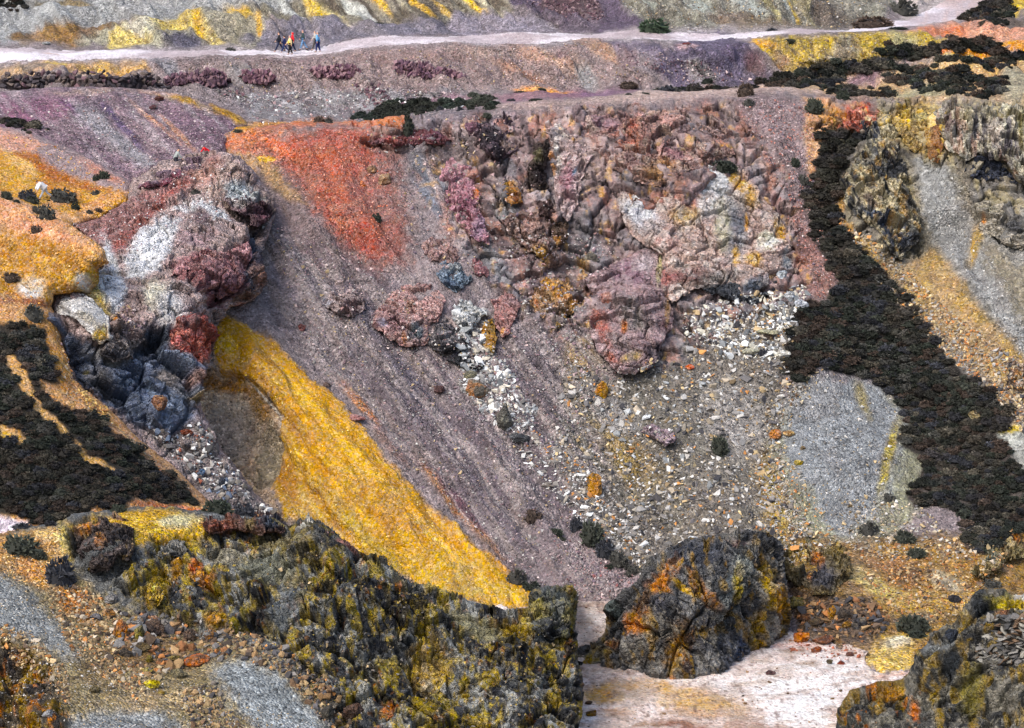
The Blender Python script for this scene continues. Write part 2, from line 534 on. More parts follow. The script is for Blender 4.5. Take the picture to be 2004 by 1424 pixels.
H.solve()
Dmain = H.D0

# ---- colours of the minerals on it
H.base((146, 130, 132))
p, b, m, r = H.p, H.b, H.m, H.r
# far slopes
p((166, 169, 168), 10, [(-220, -90), (640, -90), (590, 14), (430, 30), (250, 46), (100, 70), (0, 92), (-220, 95)])
b((125, 112, 82), 110, 6, 60, 7); b((150, 130, 90), 150, 10, 30, 5)
p((150, 117, 72), 6, [(12, 76), (60, 50), (150, 40), (240, 46), (236, 66), (150, 82), (40, 82)])
m((95, 75, 50), .7, 9, .52, [(12, 76), (60, 50), (150, 40), (240, 46), (236, 66), (150, 82), (40, 82)], stretch=2, ang=35, seed=5)
p((170, 165, 135), 6, [(150, 70), (215, 55), (330, 30), (450, 25), (470, 85), (300, 92), (170, 82)])
p((214, 192, 112), 5, [(200, 90), (214, 64), (240, 46), (330, 30), (395, 27), (415, 50), (445, 84), (420, 86), (380, 58), (320, 54), (300, 78), (250, 90)])
b((228, 220, 192), 272, 52, 34, 12); b((226, 218, 180), 300, 60, 14, 16)
b((214, 172, 70), 390, 48, 10, 30, -20); m((120, 100, 70), .6, 8, .62, [(200, 90), (240, 46), (395, 27), (445, 84), (300, 88)], stretch=2, ang=50, seed=9)
b((98, 94, 112), 362, 78, 44, 19)
p((160, 152, 124), 6, [(400, 30), (520, 15), (530, 50), (505, 90), (450, 88), (420, 50)])
b((206, 170, 80), 468, 28, 36, 9, 15); b((196, 156, 74), 506, 46, 7, 22); b((122, 116, 124), 485, 72, 18, 12)
p((150, 142, 118), 6, [(510, 20), (560, 8), (700, -60), (980, -60), (1010, 30), (880, 44), (700, 42), (560, 36)])
m((98, 84, 68), .85, 10, .5, [(560, 20), (700, -60), (980, -60), (1010, 30), (880, 44), (700, 42)], stretch=4, ang=38, seed=12)
for x0, y0, w_, c_ in [(735, 4, 9, (212, 172, 58)), (818, 12, 9, (206, 164, 62)), (760, -6, 7, (200, 190, 150)), (935, 14, 9, (214, 176, 74)), (690, 14, 9, (196, 200, 190)),
                       (712, 22, 6, (214, 216, 206)), (880, 24, 7, (190, 160, 84)), (660, 34, 14, (208, 192, 120)), (575, 26, 10, (198, 202, 196)), (965, 16, 6, (200, 190, 150)), (615, 12, 14, (200, 170, 80))]:
    b(c_, x0, y0, 46, w_ * .75, 36, warp=3)
p((120, 114, 130), 6, [(498, 90), (520, 46), (570, 37), (690, 42), (860, 40), (905, 58), (912, 72), (690, 78), (600, 92)])
m((158, 146, 150), .6, 20, .52, [(498, 90), (520, 46), (690, 42), (905, 58), (690, 78)], stretch=3, ang=40, seed=15)
p((146, 136, 152), 7, [(870, 50), (890, 20), (960, 24), (1040, 40), (1110, 66), (990, 74), (900, 74)])
p((100, 84, 106), 6, [(980, -90), (1190, -90), (1215, 20), (1252, 42), (1262, 56), (1180, 68), (1110, 65), (1055, 38), (1000, 4)])
p((94, 70, 78), 6, [(1040, -60), (1150, -60), (1180, 36), (1120, 34), (1060, 20)], gr=.7)
p((150, 148, 130), 10, [(1190, -90), (1800, -90), (1760, 20), (1690, 52), (1500, 58), (1280, 60), (1225, 24)])
for a_ in [((164, 174, 164), 1370, 14, 55, 16, 40), ((170, 180, 172), 1440, -6, 70, 16, 42), ((128, 108, 88), 1425, 40, 55, 16, 10), ((112, 100, 86), 1610, 26, 80, 24, 20),
           ((196, 166, 72), 1547, 20, 40, 4, 45), ((178, 168, 110), 1560, 10, 50, 9, 45), ((190, 196, 186), 1530, 8, 45, 5, 48), ((134, 116, 90), 1520, 50, 90, 9, 0), ((120, 110, 96), 1290, 40, 40, 14, 40), ((182, 172, 112), 1500, 20, 40, 7, 45), ((170, 176, 160), 1250, -20, 60, 14, 50)]:
    b(*a_)
m((88, 76, 62), .5, 9, .56, [(1200, -60), (1780, -60), (1690, 52), (1280, 60)], stretch=3, ang=42, seed=18)
p((190, 176, 172), 6, [(1740, -60), (2240, -60), (2004, -10), (1940, 4), (1870, 40), (1800, 56), (1740, 50), (1770, 20)])
p((212, 152, 122), 6, [(1750, 70), (1830, 52), (1900, 34), (1960, 52), (2240, 62), (2240, 82), (1900, 76)])
b((206, 128, 92), 1850, 62, 50, 8); b((214, 186, 92), 1960, 16, 60, 20); b((206, 176, 60), 1990, 10, 40, 20); b((206, 180, 110), 1880, 8, 30, 4)
b((130, 112, 96), 1990, 48, 40, 10)
b((190, 176, 178), 300, 106, 700, 15, -1.5, .7, None, 10); b((190, 178, 180), 1200, 74, 560, 11, -2.2, .7, None, 8)
# bank below the road
p((188, 152, 110), 6, [(-220, 124), (0, 120), (100, 117), (282, 117), (296, 138), (200, 146), (-220, 146)])
b((214, 184, 92), 112, 124, 26, 6); b((196, 160, 96), 200, 130, 60, 8); b((206, 160, 90), 252, 134, 30, 8); b((150, 128, 104), 60, 130, 40, 8)
p((156, 132, 130), 8, [(300, 112), (600, 100), (1000, 88), (1200, 82), (1230, 120), (1280, 165), (950, 180), (700, 170), (480, 150), (300, 140)])
for a_ in [((142, 138, 144), 335, 128, 45, 14, 20), ((146, 140, 142), 470, 134, 36, 22, 30), ((186, 146, 124), 1080, 116, 110, 18, 20), ((182, 140, 112), 1180, 96, 60, 12, 20), ((150, 148, 150), 1150, 148, 30, 18, 50),
           ((158, 128, 124), 820, 112, 160, 10, 0), ((142, 118, 118), 560, 112, 120, 9, 0), ((176, 132, 110), 1020, 140, 60, 14, 20), ((134, 104, 108), 1105, 110, 20, 8, 40), ((168, 140, 128), 930, 100, 60, 9, 0)]:
    b(*a_)
p((142, 138, 142), 8, [(440, 165), (600, 172), (720, 168), (820, 180), (930, 178), (960, 200), (740, 232), (500, 238), (470, 205)])
m((104, 86, 96), .6, 13, .55, [(420, 150), (820, 160), (960, 180), (740, 232), (500, 238)], stretch=3, ang=38, seed=21)
m((178, 178, 182), .6, 10, .6, [(440, 165), (720, 168), (740, 232), (500, 238)], stretch=2, ang=30, seed=22)
p((150, 112, 128), 5, [(770, 205), (800, 190), (940, 184), (950, 205), (860, 212)])
p((108, 96, 122), 6, [(1185, 84), (1255, 82), (1300, 92), (1340, 70), (1400, 60), (1442, 68), (1484, 106), (1520, 150), (1470, 165), (1330, 168), (1275, 140)])
b((150, 142, 142), 1372, 136, 40, 22, 40); b((146, 132, 138), 1250, 118, 36, 24, 40); b((190, 150, 152), 1345, 84, 24, 5); b((118, 84, 92), 1478, 118, 28, 16, 50); b((96, 84, 112), 1430, 100, 30, 26, 30); b((130, 104, 112), 1225, 110, 24, 20, 50)
p((188, 162, 70), 7, [(1468, 74), (1700, 66), (1800, 70), (1860, 84), (1730, 116), (1610, 136), (1540, 142), (1510, 116)])
b((214, 160, 70), 1492, 82, 26, 8, 10); b((158, 122, 84), 1528, 118, 20, 18, 40); b((164, 160, 140), 1655, 94, 30, 22); b((190, 180, 120), 1770, 82, 34, 12, 20); b((176, 158, 96), 1610, 120, 30, 16)
m((112, 92, 62), .75, 11, .56, [(1468, 74), (1700, 66), (1740, 116), (1540, 142)], stretch=1.6, ang=40, seed=25)
p((208, 144, 60), 5, [(1860, 78), (2240, 84), (2240, 120), (2004, 108), (1900, 94)])
p((236, 152, 44), 4, [(1790, 112), (1850, 103), (1930, 101), (2004, 112), (1900, 118)]); b((222, 196, 120), 1880, 119, 60, 4); b((200, 200, 196), 1850, 122, 40, 3); b((214, 120, 62), 1820, 110, 40, 5)
p((176, 150, 138), 5, [(1720, 112), (1800, 112), (1830, 122), (1740, 130)])
p((200, 164, 116), 8, [(1500, 170), (1600, 140), (1780, 124), (2240, 122), (2240, 200), (1760, 200), (1600, 184)])
b((168, 126, 136), 1692, 153, 44, 11); b((206, 168, 108), 1900, 142, 90, 12); b((186, 176, 128), 1800, 180, 70, 10); b((178, 166, 128), 1990, 170, 40, 26)
p((156, 106, 124), 6, [(958, 196), (1010, 180), (1130, 172), (1205, 172), (1290, 178), (1210, 190), (1080, 201), (985, 206)])
b((142, 98, 134), 1180, 181, 60, 7); b((226, 160, 92), 1060, 176, 56, 5); b((170, 122, 130), 1030, 192, 60, 7)
p((202, 170, 154), 6, [(950, 210), (1100, 205), (1250, 187), (1400, 170), (1510, 165), (1610, 182), (1500, 192), (1300, 202), (1150, 213), (1000, 224)])
b((216, 176, 150), 1490, 168, 50, 7); b((210, 160, 132), 1440, 172, 60, 6)

# the great wall
p((150, 122, 122), 20, [(940, 225), (1500, 195), (1620, 210), (1600, 600), (1330, 640), (1120, 700), (980, 560), (900, 400)])
p((120, 108, 114), 22, [(530, 420), (600, 420), (690, 530), (780, 560), (900, 640), (1010, 660), (1130, 640), (1200, 760), (1150, 900), (1090, 1040), (1180, 1175), (1090, 1180), (970, 1090), (840, 960), (740, 850), (660, 760), (600, 680), (520, 610), (500, 520)])
p((124, 112, 126), 14, [(800, 250), (900, 228), (1000, 225), (990, 260), (880, 280)])
p((172, 150, 142), 10, [(560, 262), (620, 245), (800, 240), (840, 260), (760, 280), (640, 270)])
p((202, 126, 82), 6, [(425, 296), (450, 264), (500, 240), (600, 226), (700, 227), (796, 230), (806, 246), (780, 254), (700, 242), (620, 240), (570, 254), (530, 292), (470, 304)])
b((206, 152, 56), 465, 252, 44, 10, -15); b((208, 148, 60), 540, 236, 50, 5); b((186, 122, 66), 420, 290, 20, 14, -40)
p((158, 104, 92), 26, [(440, 296), (500, 262), (640, 238), (800, 250), (790, 330), (800, 440), (800, 520), (740, 540), (680, 520), (620, 440), (540, 350)], .8)
p((158, 94, 80), 20, [(505, 292), (560, 274), (650, 248), (722, 252), (738, 330), (762, 430), (775, 500), (735, 524), (690, 505), (640, 440), (590, 365), (545, 315)])
p((166, 98, 78), 14, [(520, 300), (570, 280), (660, 300), (690, 400), (700, 480), (650, 430), (590, 350)])
b((150, 98, 88), 760, 420, 30, 90, -10); b((156, 86, 72), 720, 460, 30, 60, 0); b((210, 120, 84), 545, 286, 40, 12, 30)
p((182, 144, 98), 9, [(436, 302), (505, 300), (545, 330), (600, 400), (570, 398), (505, 345), (470, 340)]); b((234, 186, 44), 516, 305, 22, 6, 8)
p((150, 134, 128), 10, [(300, 300), (470, 320), (540, 390), (520, 560), (440, 600)])
p((134, 112, 112), 10, [(500, 330), (560, 390), (640, 460), (690, 520), (740, 560), (700, 600), (600, 500), (530, 420)])
m((96, 82, 96), .55, 26, .53, [(500, 420), (700, 500), (1000, 660), (1150, 900), (1180, 1170), (970, 1090), (660, 760), (520, 610)], stretch=7, ang=52, seed=31, soft=20)
m((158, 138, 128), .5, 22, .58, [(500, 420), (700, 500), (1000, 660), (1150, 900), (1180, 1170), (970, 1090), (660, 760), (520, 610)], stretch=6, ang=50, seed=33, soft=20)
b((94, 90, 108), 800, 745, 110, 20, 52); b((92, 82, 100), 900, 900, 90, 12, 55); b((98, 96, 112), 740, 640, 90, 16, 50); b((104, 84, 96), 1010, 1030, 60, 7, 48); b((150, 134, 130), 700, 650, 120, 14, 50)
b((176, 122, 84), 700, 790, 70, 10, 50); b((170, 124, 90), 900, 1000, 140, 14, 47); b((110, 74, 86), 900, 985, 80, 10, 46); b((150, 116, 104), 760, 880, 60, 12, 50)
# yellow tip and the hollow under its edge
p((204, 172, 132), 9, [(392, 720), (430, 722), (485, 735), (525, 770), (545, 815), (542, 885), (528, 935), (552, 1005), (500, 970), (440, 890), (400, 815), (380, 760)])
b((186, 166, 144), 440, 830, 40, 70, 0); b((170, 124, 66), 440, 748, 60, 12, 12); b((160, 124, 76), 500, 790, 18, 36, -25); b((178, 160, 120), 515, 880, 24, 60, 0); b((150, 106, 56), 415, 735, 30, 9, 20)
YEL = [(432, 605), (472, 624), (520, 655), (572, 702), (622, 742), (664, 788), (712, 848), (772, 928), (832, 980), (905, 1042), (985, 1112), (1068, 1172), (1060, 1196), (960, 1190), (870, 1168), (760, 1112), (700, 1084), (600, 1012), (558, 1012), (552, 985), (532, 935), (540, 880), (545, 808), (522, 766), (484, 736), (428, 727), (416, 690), (425, 640)]
p((198, 148, 42), 7, YEL, gr=.5)
p((192, 162, 78), 22, [(560, 1010), (560, 900), (600, 930), (760, 1060), (900, 1110), (1000, 1150), (1060, 1185), (900, 1180), (700, 1084)])
p((200, 152, 54), 10, [(600, 720), (690, 830), (800, 970), (960, 1100), (1068, 1176), (1000, 1130), (840, 1010), (720, 880)])
for a_ in [((178, 128, 14), 600, 860, 120, 9, 52), ((182, 130, 10), 690, 960, 140, 10, 46), ((224, 172, 50), 730, 930, 160, 7, 47), ((176, 128, 12), 560, 740, 90, 9, 52), ((226, 174, 40), 620, 800, 120, 6, 52), ((170, 124, 14), 470, 690, 24, 50, 0),
           ((196, 140, 30), 800, 1010, 120, 7, 44), ((182, 134, 20), 640, 1000, 90, 12, 50), ((214, 180, 90), 880, 1080, 100, 9, 40), ((168, 118, 16), 560, 930, 20, 70, -14), ((226, 172, 72), 850, 1050, 110, 6, 42)]:
    b(*a_, warp=3)
m((180, 132, 24), .4, 14, .57, YEL, stretch=9, ang=49, seed=37, soft=10)
m((224, 180, 70), .5, 11, .62, YEL, stretch=8, ang=48, seed=38, soft=10)
b((206, 198, 184), 512, 778, 50, 3.0, 52, warp=2); b((206, 198, 180), 541, 838, 34, 2.6, 82, warp=2)
# centre and right of the wall
b((112, 116, 128), 850, 360, 90, 20, 52); b((104, 122, 146), 835, 390, 60, 8, 55, .8); b((128, 130, 138), 950, 480, 120, 22, 60); b((146, 146, 148), 1000, 420, 60, 24, 60)
b((122, 112, 116), 1150, 520, 120, 40, 60); b((150, 140, 140), 1130, 450, 70, 40, 70)
p((156, 114, 106), 12, [(1420, 225), (1470, 250), (1530, 340), (1570, 440), (1640, 560), (1612, 602), (1560, 560), (1540, 430), (1470, 320)])
p((152, 128, 130), 10, [(1480, 200), (1600, 215), (1590, 330), (1600, 420), (1580, 430), (1530, 330), (1470, 240)])
p((146, 104, 94), 9, [(1556, 470), (1604, 480), (1644, 562), (1612, 602), (1566, 566)], gr=1)
p((196, 150, 110), 7, [(1575, 190), (1640, 200), (1650, 270), (1600, 330), (1590, 420), (1575, 330)])
p((150, 146, 150), 12, [(1320, 590), (1480, 570), (1560, 600), (1560, 680), (1400, 760), (1300, 720), (1320, 650)])
RUB = [(1110, 700), (1180, 740), (1330, 690), (1480, 600), (1570, 600), (1540, 740), (1520, 880), (1590, 1050), (1560, 1110), (1400, 1050), (1260, 1125), (1160, 1030), (1080, 900)]
p((118, 112, 100), 18, RUB)  # ground darkened to stand in for shaded gaps between the stones
b((156, 132, 74), 1515, 960, 36, 130, -10); b((150, 128, 80), 1240, 900, 120, 40, 50); b((150, 148, 146), 1200, 800, 60, 30, 40); b((158, 152, 146), 1440, 820, 80, 60, 50); b((120, 112, 96), 1330, 1000, 100, 50, 40); b((150, 128, 92), 1150, 690, 40, 60, 70)
p((142, 124, 128), 16, [(1040, 1010), (1130, 1040), (1190, 1090), (1265, 1125), (1250, 1182), (1100, 1182), (1050, 1130)]); b((158, 140, 140), 1150, 1140, 90, 24, 30)
# right-hand side
RS = [(1650, 200), (2240, 190), (2240, 1000), (2004, 870), (1900, 760), (1780, 640), (1690, 520), (1640, 430)]
p((142, 132, 108), 14, RS)
p((184, 154, 74), 10, [(1700, 245), (1780, 198), (1852, 206), (1860, 290), (1840, 322), (1790, 305), (1735, 275)])
p((150, 152, 150), 16, [(1790, 300), (1856, 325), (1892, 420), (1942, 540), (2004, 640), (2240, 760), (2240, 820), (2004, 720), (1930, 610), (1856, 520), (1800, 420)])
p((150, 148, 140), 9, [(1890, 360), (2240, 360), (2240, 500), (1990, 520), (1930, 470)])
p((166, 138, 88), 12, [(1660, 450), (1700, 470), (1760, 540), (1830, 490), (1900, 580), (2004, 700), (2240, 860), (2240, 900), (2004, 860), (1900, 750), (1800, 650), (1700, 545)])
b((184, 150, 90), 1860, 560, 60, 20, 55); b((150, 146, 140), 1860, 700, 80, 24, 45); b((128, 110, 96), 1960, 780, 90, 20, 45); b((176, 146, 80), 1910, 480, 14, 44, 20)
b((196, 100, 78), 1682, 216, 34, 22); b((190, 138, 74), 1632, 232, 34, 24); b((176, 130, 84), 1690, 250, 30, 14); b((150, 118, 106), 1660, 190, 40, 10); b((176, 104, 84), 1650, 245, 26, 16)
b((196, 152, 82), 1650, 380, 9, 60, 10); b((190, 150, 84), 1665, 450, 34, 7, 45)
CONE = [(1528, 830), (1550, 775), (1610, 736), (1690, 738), (1742, 768), (1774, 828), (1766, 900), (1738, 965), (1694, 1030), (1652, 1058), (1618, 1022), (1562, 940), (1528, 875)]
p((150, 150, 116), 14, [(1500, 860), (1560, 760), (1800, 760), (1830, 960), (1700, 1110), (1560, 1060)])
p((142, 148, 152), 18, CONE, warp=14)
b((172, 156, 78), 1742, 890, 12, 80, 14); b((172, 152, 76), 1516, 960, 14, 70, -14); b((160, 146, 100), 1690, 780, 12, 40, -20)
p((164, 168, 158), 6, [(1934, 850), (2004, 830), (2240, 830), (2240, 1000), (2010, 940), (1970, 900)]); b((186, 166, 66), 1976, 842, 36, 9)
# lower right
p((150, 118, 66), 14, [(1540, 1050), (1700, 1060), (1900, 1040), (2240, 1000), (2240, 1300), (1840, 1300), (1700, 1300), (1560, 1240)])
b((196, 176, 104), 1720, 1150, 110, 18, 28); b((186, 150, 84), 1850, 1180, 110, 30, 0); b((206, 190, 150), 1850, 1140, 40, 14, 20); b((150, 110, 70), 1760, 1120, 60, 24, 20)
p((98, 76, 54), 9, [(1545, 1150), (1640, 1170), (1740, 1190), (1740, 1230), (1690, 1262), (1560, 1245)])
p((222, 188, 104), 8, [(1690, 1290), (1720, 1255), (1790, 1240), (1830, 1250), (1800, 1300), (1720, 1318)]); b((236, 222, 176), 1760, 1262, 30, 9)
b((130, 118, 100), 1790, 1215, 40, 12); b((184, 140, 76), 1820, 1275, 40, 24)
m((96, 80, 60), .5, 14, .58, [(1540, 1050), (1900, 1040), (2100, 1000), (2100, 1300), (1700, 1300)], seed=41)
# ground under the gorse, painted dark so gaps between bushes don't show
GORSE_R = [(1612, 262), (1655, 250), (1690, 258), (1672, 300), (1650, 340), (1655, 372), (1632, 400), (1640, 440), (1680, 480), (1720, 520), (1760, 565), (1810, 620), (1850, 690), (1900, 740), (1960, 790), (1990, 820), (1950, 850), (1985, 900), (2010, 940), (2010, 1040), (1930, 1090), (1885, 1070), (1880, 1000), (1790, 985), (1770, 960), (1800, 940), (1810, 900), (1755, 860), (1778, 830), (1745, 770), (1690, 736), (1610, 730), (1560, 750), (1525, 735), (1540, 690), (1535, 640), (1580, 600), (1615, 602), (1625, 570), (1650, 568), (1610, 510), (1590, 480), (1575, 420), (1565, 380), (1590, 340), (1605, 300)]
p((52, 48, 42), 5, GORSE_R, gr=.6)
m((150, 134, 128), .18, 60, .58, None, seed=51); m((60, 48, 52), .14, 40, .60, None, seed=52)

# broken rock of many tints between the crags
CL = [(940, 228), (1430, 205), (1530, 330), (1590, 560), (1300, 720), (1050, 640), (880, 480), (800, 330), (860, 250)]
m((104, 86, 90), .75, 30, .56, CL, stretch=2, ang=65, seed=111); m((184, 158, 152), .6, 24, .6, CL, stretch=2, ang=60, seed=112); m((176, 120, 96), .6, 22, .62, CL, stretch=1.6, ang=60, seed=113)
m((122, 122, 132), .6, 26, .6, CL, stretch=2.4, ang=62, seed=114); m((70, 60, 66), .7, 16, .66, CL, stretch=2, ang=70, seed=115); m((196, 156, 90), .6, 14, .7, CL, seed=116)
CR = [(1650, 200), (2240, 190), (2240, 480), (1960, 480), (1880, 330), (1790, 310), (1800, 500), (1700, 510), (1640, 380)]
m((96, 92, 90), .7, 22, .56, CR, stretch=2.2, ang=75, seed=117); m((190, 172, 116), .6, 18, .6, CR, stretch=2.2, ang=70, seed=118)
# sorting of the scree: finer and coarser chutes
H.gr *= .5 + .75 * fbm(H.field(60, 4, 52, 0), 119, 4)
m((112, 100, 108), .6, 12, .58, [(560, 450), (740, 560), (1000, 560), (1180, 640), (1200, 1180), (900, 1040), (600, 700)], stretch=9, ang=54, seed=120, soft=30)
m((176, 160, 156), .5, 10, .6, [(560, 450), (740, 560), (1000, 560), (1180, 640), (1200, 1180), (900, 1040), (600, 700)], stretch=9, ang=54, seed=121, soft=30)
grey_ = H.col.mean(-1, keepdims=True); sat_ = (H.col.max(-1, keepdims=True) - H.col.min(-1, keepdims=True)) / H.col.max(-1, keepdims=True); w_ = .28 * sstep(.8, .5, sat_); H.col = ((H.col * (1 - w_) + grey_ * w_) * (.98 - .35 * w_)).astype(np.float32)
# ---- relief: rock bands, gullies, small stones
ROADP = [(-220, 121), (0, 117), (200, 113), (300, 111), (520, 101), (640, 97), (900, 88), (1240, 77), (1420, 69), (1600, 66), (1720, 64), (1790, 56), (1850, 40), (1895, 20), (1960, 0), (2010, -20),
            (1870, -20), (1850, 0), (1815, 18), (1780, 36), (1720, 50), (1640, 55), (1500, 59), (1240, 65), (900, 73), (690, 78), (640, 86), (520, 92), (330, 96), (200, 94), (0, 96), (-220, 98)]
nearroad = np.zeros(H.u.shape); S_ = (H.va < 170); nearroad[S_] = sstep(22, 6, sdf_poly(H.u[S_], H.v[S_], ROADP)[0])
rockmask = np.zeros(H.u.shape, np.float32)
for pts in [[(940, 230), (1430, 205), (1530, 330), (1590, 560), (1300, 720), (1050, 640), (900, 480), (860, 320)],
            [(1640, 200), (2240, 190), (2240, 480), (1960, 480), (1880, 330), (1790, 310), (1800, 500), (1700, 510), (1640, 380)],
            [(690, 235), (900, 230), (930, 300), (720, 300)], [(1560, 200), (1720, 195), (1740, 260), (1600, 290)]]:
    S, mk = H.mask_p(pts, 20, 10)
    rockmask[S] = np.maximum(rockmask[S], mk)
H.gr *= (1 - .75 * rockmask)
def swell(P): return (fbm(P / 9, 61, 4) - .5) * 1.3
H.push(swell(H.P))
flat = sstep(60, 110, H.v) * sstep(60, 50, H.v)
N0 = H.N; H.fade = np.ones(H.u.shape); H.stiff(.88, (-.04, -.9, .4))
H.blocks(3.2, .75, .55, 69, (.9, 1, .9), rockmask, .22); H.blocks(1.4, .4, .34, 63, (1.0, 1, .8), rockmask, .22)
H.blocks(.6, .15, .08, 65, (1.2, 1, .8), rockmask, .2)
H.N = N0
far_ = sstep(190, 150, H.v)
H.push(((fbm(H.P / 3.6, 71, 4) - .5) * 2.0 + (np.abs(fbm(H.field(26, 4, 42, 0), 73, 3) - .5) - .12) * 2.2) * far_ * (1 - nearroad))
# runnels down the scree
run = fbm(H.field(30, 9, 52, 0), 77, 3) - .5
scr = sstep(560, 700, H.v) * sstep(1200, 1080, H.v) * sstep(420, 520, H.u) * sstep(1240, 1000, H.u)
H.push(run * 1.2 * scr)
run2 = fbm(H.field(24, 8, 62, 0), 78, 3) - .5
H.push(run2 * .8 * sstep(200, 300, H.v) * sstep(640, 520, H.v) * (1 - rockmask))
H.push((fbm(H.P / 1.1, 67, 3) - .5) * .34 * (1 - .3 * rockmask) * (1 - .85 * nearroad))
# brink of the yellow tip: a cut edge above the hollow
S, mk = H.mask_p([(392, 724), (430, 722), (485, 735), (525, 770), (545, 815), (542, 885), (528, 935), (500, 940), (440, 890), (400, 815)], 5, 2)
cut = np.zeros(H.u.shape); cut[S] = mk
H.push(-.7 * cut)
# the pit floor lies over this: keep the slope sheet just under it
S, mk = H.mask_p([(850, 1184), (1120, 1176), (1270, 1174), (1330, 1196), (1560, 1250), (1690, 1276), (1685, 1310), (1830, 1336), (1900, 1560), (800, 1560)], 14, 3)
low = np.zeros(H.u.shape); low[S] = mk
H.P[..., 2] = H.P[..., 2] * (1 - low) + np.minimum(H.P[..., 2], -.3) * low
H.keep &= ~((H.v > 1240) & (H.u < 700)) & ~((H.v > 1300) & (H.u > 1900))
hillside = H.build("hillside", M_GROUND, kind="structure")

# ---- plain ground out to the horizon, under and around everything
gs = np.array([[-4000, -500, -1.2], [4000, -500, -1.2], [4000, 6000, -1.2], [-4000, 6000, -1.2]])
put(bpy.data.objects.new("ground", mesh_np("ground", gs, np.array([[0, 1, 2, 3]]), np.tile([*lin((140, 128, 118)), 1.0], (4, 1)), True, M_GROUND)), kind="structure")
# far moor behind the slopes
hx = np.linspace(-900, 900, 90); hy = np.concatenate([np.linspace(0, 1, 26) ** 1.6])
U_, V_ = np.meshgrid(hx, hy)
PX = U_ * (1 + V_ * 1.5); PY = 262 + V_ * 2600
PZ = 30 + 18 * V_ ** .5 + (fbm(np.stack([PX / 90, PY / 90], -1), 91, 4) - .5) * (3 + 26 * V_)
PZ[0] = 6
mv = np.stack([PX, PY, PZ], -1).reshape(-1, 3); ii = np.arange(mv.shape[0]).reshape(U_.shape)
mf = np.stack([ii[:-1, :-1], ii[:-1, 1:], ii[1:, 1:], ii[1:, :-1]], -1).reshape(-1, 4)
mc = np.concatenate([np.tile(lin((128, 120, 96)), (len(mv), 1)) * (.6 + .8 * fbm(mv[:, :2] / 40, 93, 3))[:, None], np.ones((len(mv), 1))], 1)
put(bpy.data.objects.new("moor", mesh_np("moor", mv, mf, mc, True, M_GROUND)), kind="structure")

# ---- gravel road along the terrace
RD = Layer(-200, 2212, -80 + 2.6 * 20, 142, 2.6)
RD.D = Dmain[20:20 + len(RD.va), :]
sd_, _, _ = sdf_poly(RD.u, RD.v, ROADP)
RD.sd = sd_ + RD.rag * 2.2 + (RD.wu + RD.wv) * 2
RD.keep = RD.sd < 4
RD.P = H.P[20:20 + len(RD.va)].copy(); RD.N = H.N[20:20 + len(RD.va)].copy(); RD.fade = np.ones(RD.u.shape)
RD.P[..., 2] += .03 - .05 * np.clip(RD.sd, 0, 4)
RD.base((186, 174, 178))
RD.m((170, 156, 158), .8, 16, .54, None, stretch=8, ang=-3, seed=95); RD.m((222, 216, 222), .8, 12, .58, None, stretch=10, ang=-4, seed=96)
RD.b((196, 160, 140), 110, 105, 30, 2); RD.b((226, 224, 232), 170, 103, 80, 4); RD.b((228, 224, 232), 20, 108, 60, 8)
RD.m((186, 160, 150), .5, 30, .55, [(1700, 70), (2000, 70), (2000, -30), (1800, -30)], seed=97)
RD.gr[...] = .32
road = RD.build("gravel_road", M_GROUND, kind="structure")

# ---- pale pit floor
FL = Layer(820, 1960, 1170, 1500, 2.4)
FL.D = d_of_z(FL.u, FL.v, .14)
FL.outline([(900, 1190), (960, 1186), (1050, 1184), (1150, 1176), (1270, 1178), (1320, 1200), (1500, 1230), (1560, 1240), (1610, 1262), (1695, 1266), (1692, 1300), (1720, 1318), (1790, 1312), (1850, 1340), (1960, 1380), (1960, 1500), (860, 1500)], .3, px=6, rag=12, warp=10)
FL.solve()
FL.base((232, 216, 210))
FL.p((208, 190, 176), 12, [(1120, 1176), (1270, 1178), (1200, 1240), (1120, 1290)])
FL.b((206, 160, 92), 1230, 1352, 120, 22, -4); FL.b((212, 172, 110), 1400, 1370, 140, 26, 3); FL.b((206, 150, 80), 1180, 1390, 60, 10, 0, .8)
FL.b((204, 166, 120), 1440, 1400, 120, 12, 4); FL.p((176, 150, 136), 12, [(1240, 1410), (1400, 1396), (1560, 1420), (1560, 1500), (1200, 1500)]); FL.b((150, 112, 92), 1340, 1420, 80, 12)
FL.p((240, 234, 232), 10, [(1380, 1340), (1560, 1290), (1690, 1276), (1680, 1310), (1760, 1330), (1640, 1350), (1620, 1420), (1500, 1420), (1440, 1370)])
FL.b((226, 190, 178), 1560, 1264, 100, 8, 2); FL.b((216, 150, 110), 1740, 1322, 40, 6, -8); FL.b((226, 222, 226), 1160, 1400, 40, 20, 0, .7)
FL.m((176, 150, 128), .55, 9, .6, None, stretch=5, ang=-2, seed=101); FL.m((236, 226, 222), .5, 22, .55, None, stretch=3, ang=0, seed=102)
FL.b((216, 186, 150), 1010, 1196, 60, 6)
FL.r((150, 122, 104), .6, 60, .03, None, stretch=5, ang=-4, seed=105); FL.m((186, 164, 148), .6, 40, .56, None, stretch=2, ang=10, seed=106); FL.m((120, 96, 84), .7, 5, .7, None, stretch=2, seed=107)
FL.gr[...] = .4
FL.push((fbm(FL.P / 2.2, 103, 4) - .5) * .22 + (fbm(FL.P / .35, 104, 2) - .5) * .06)
pit_floor = FL.build("pit_floor", M_GROUND, kind="structure")
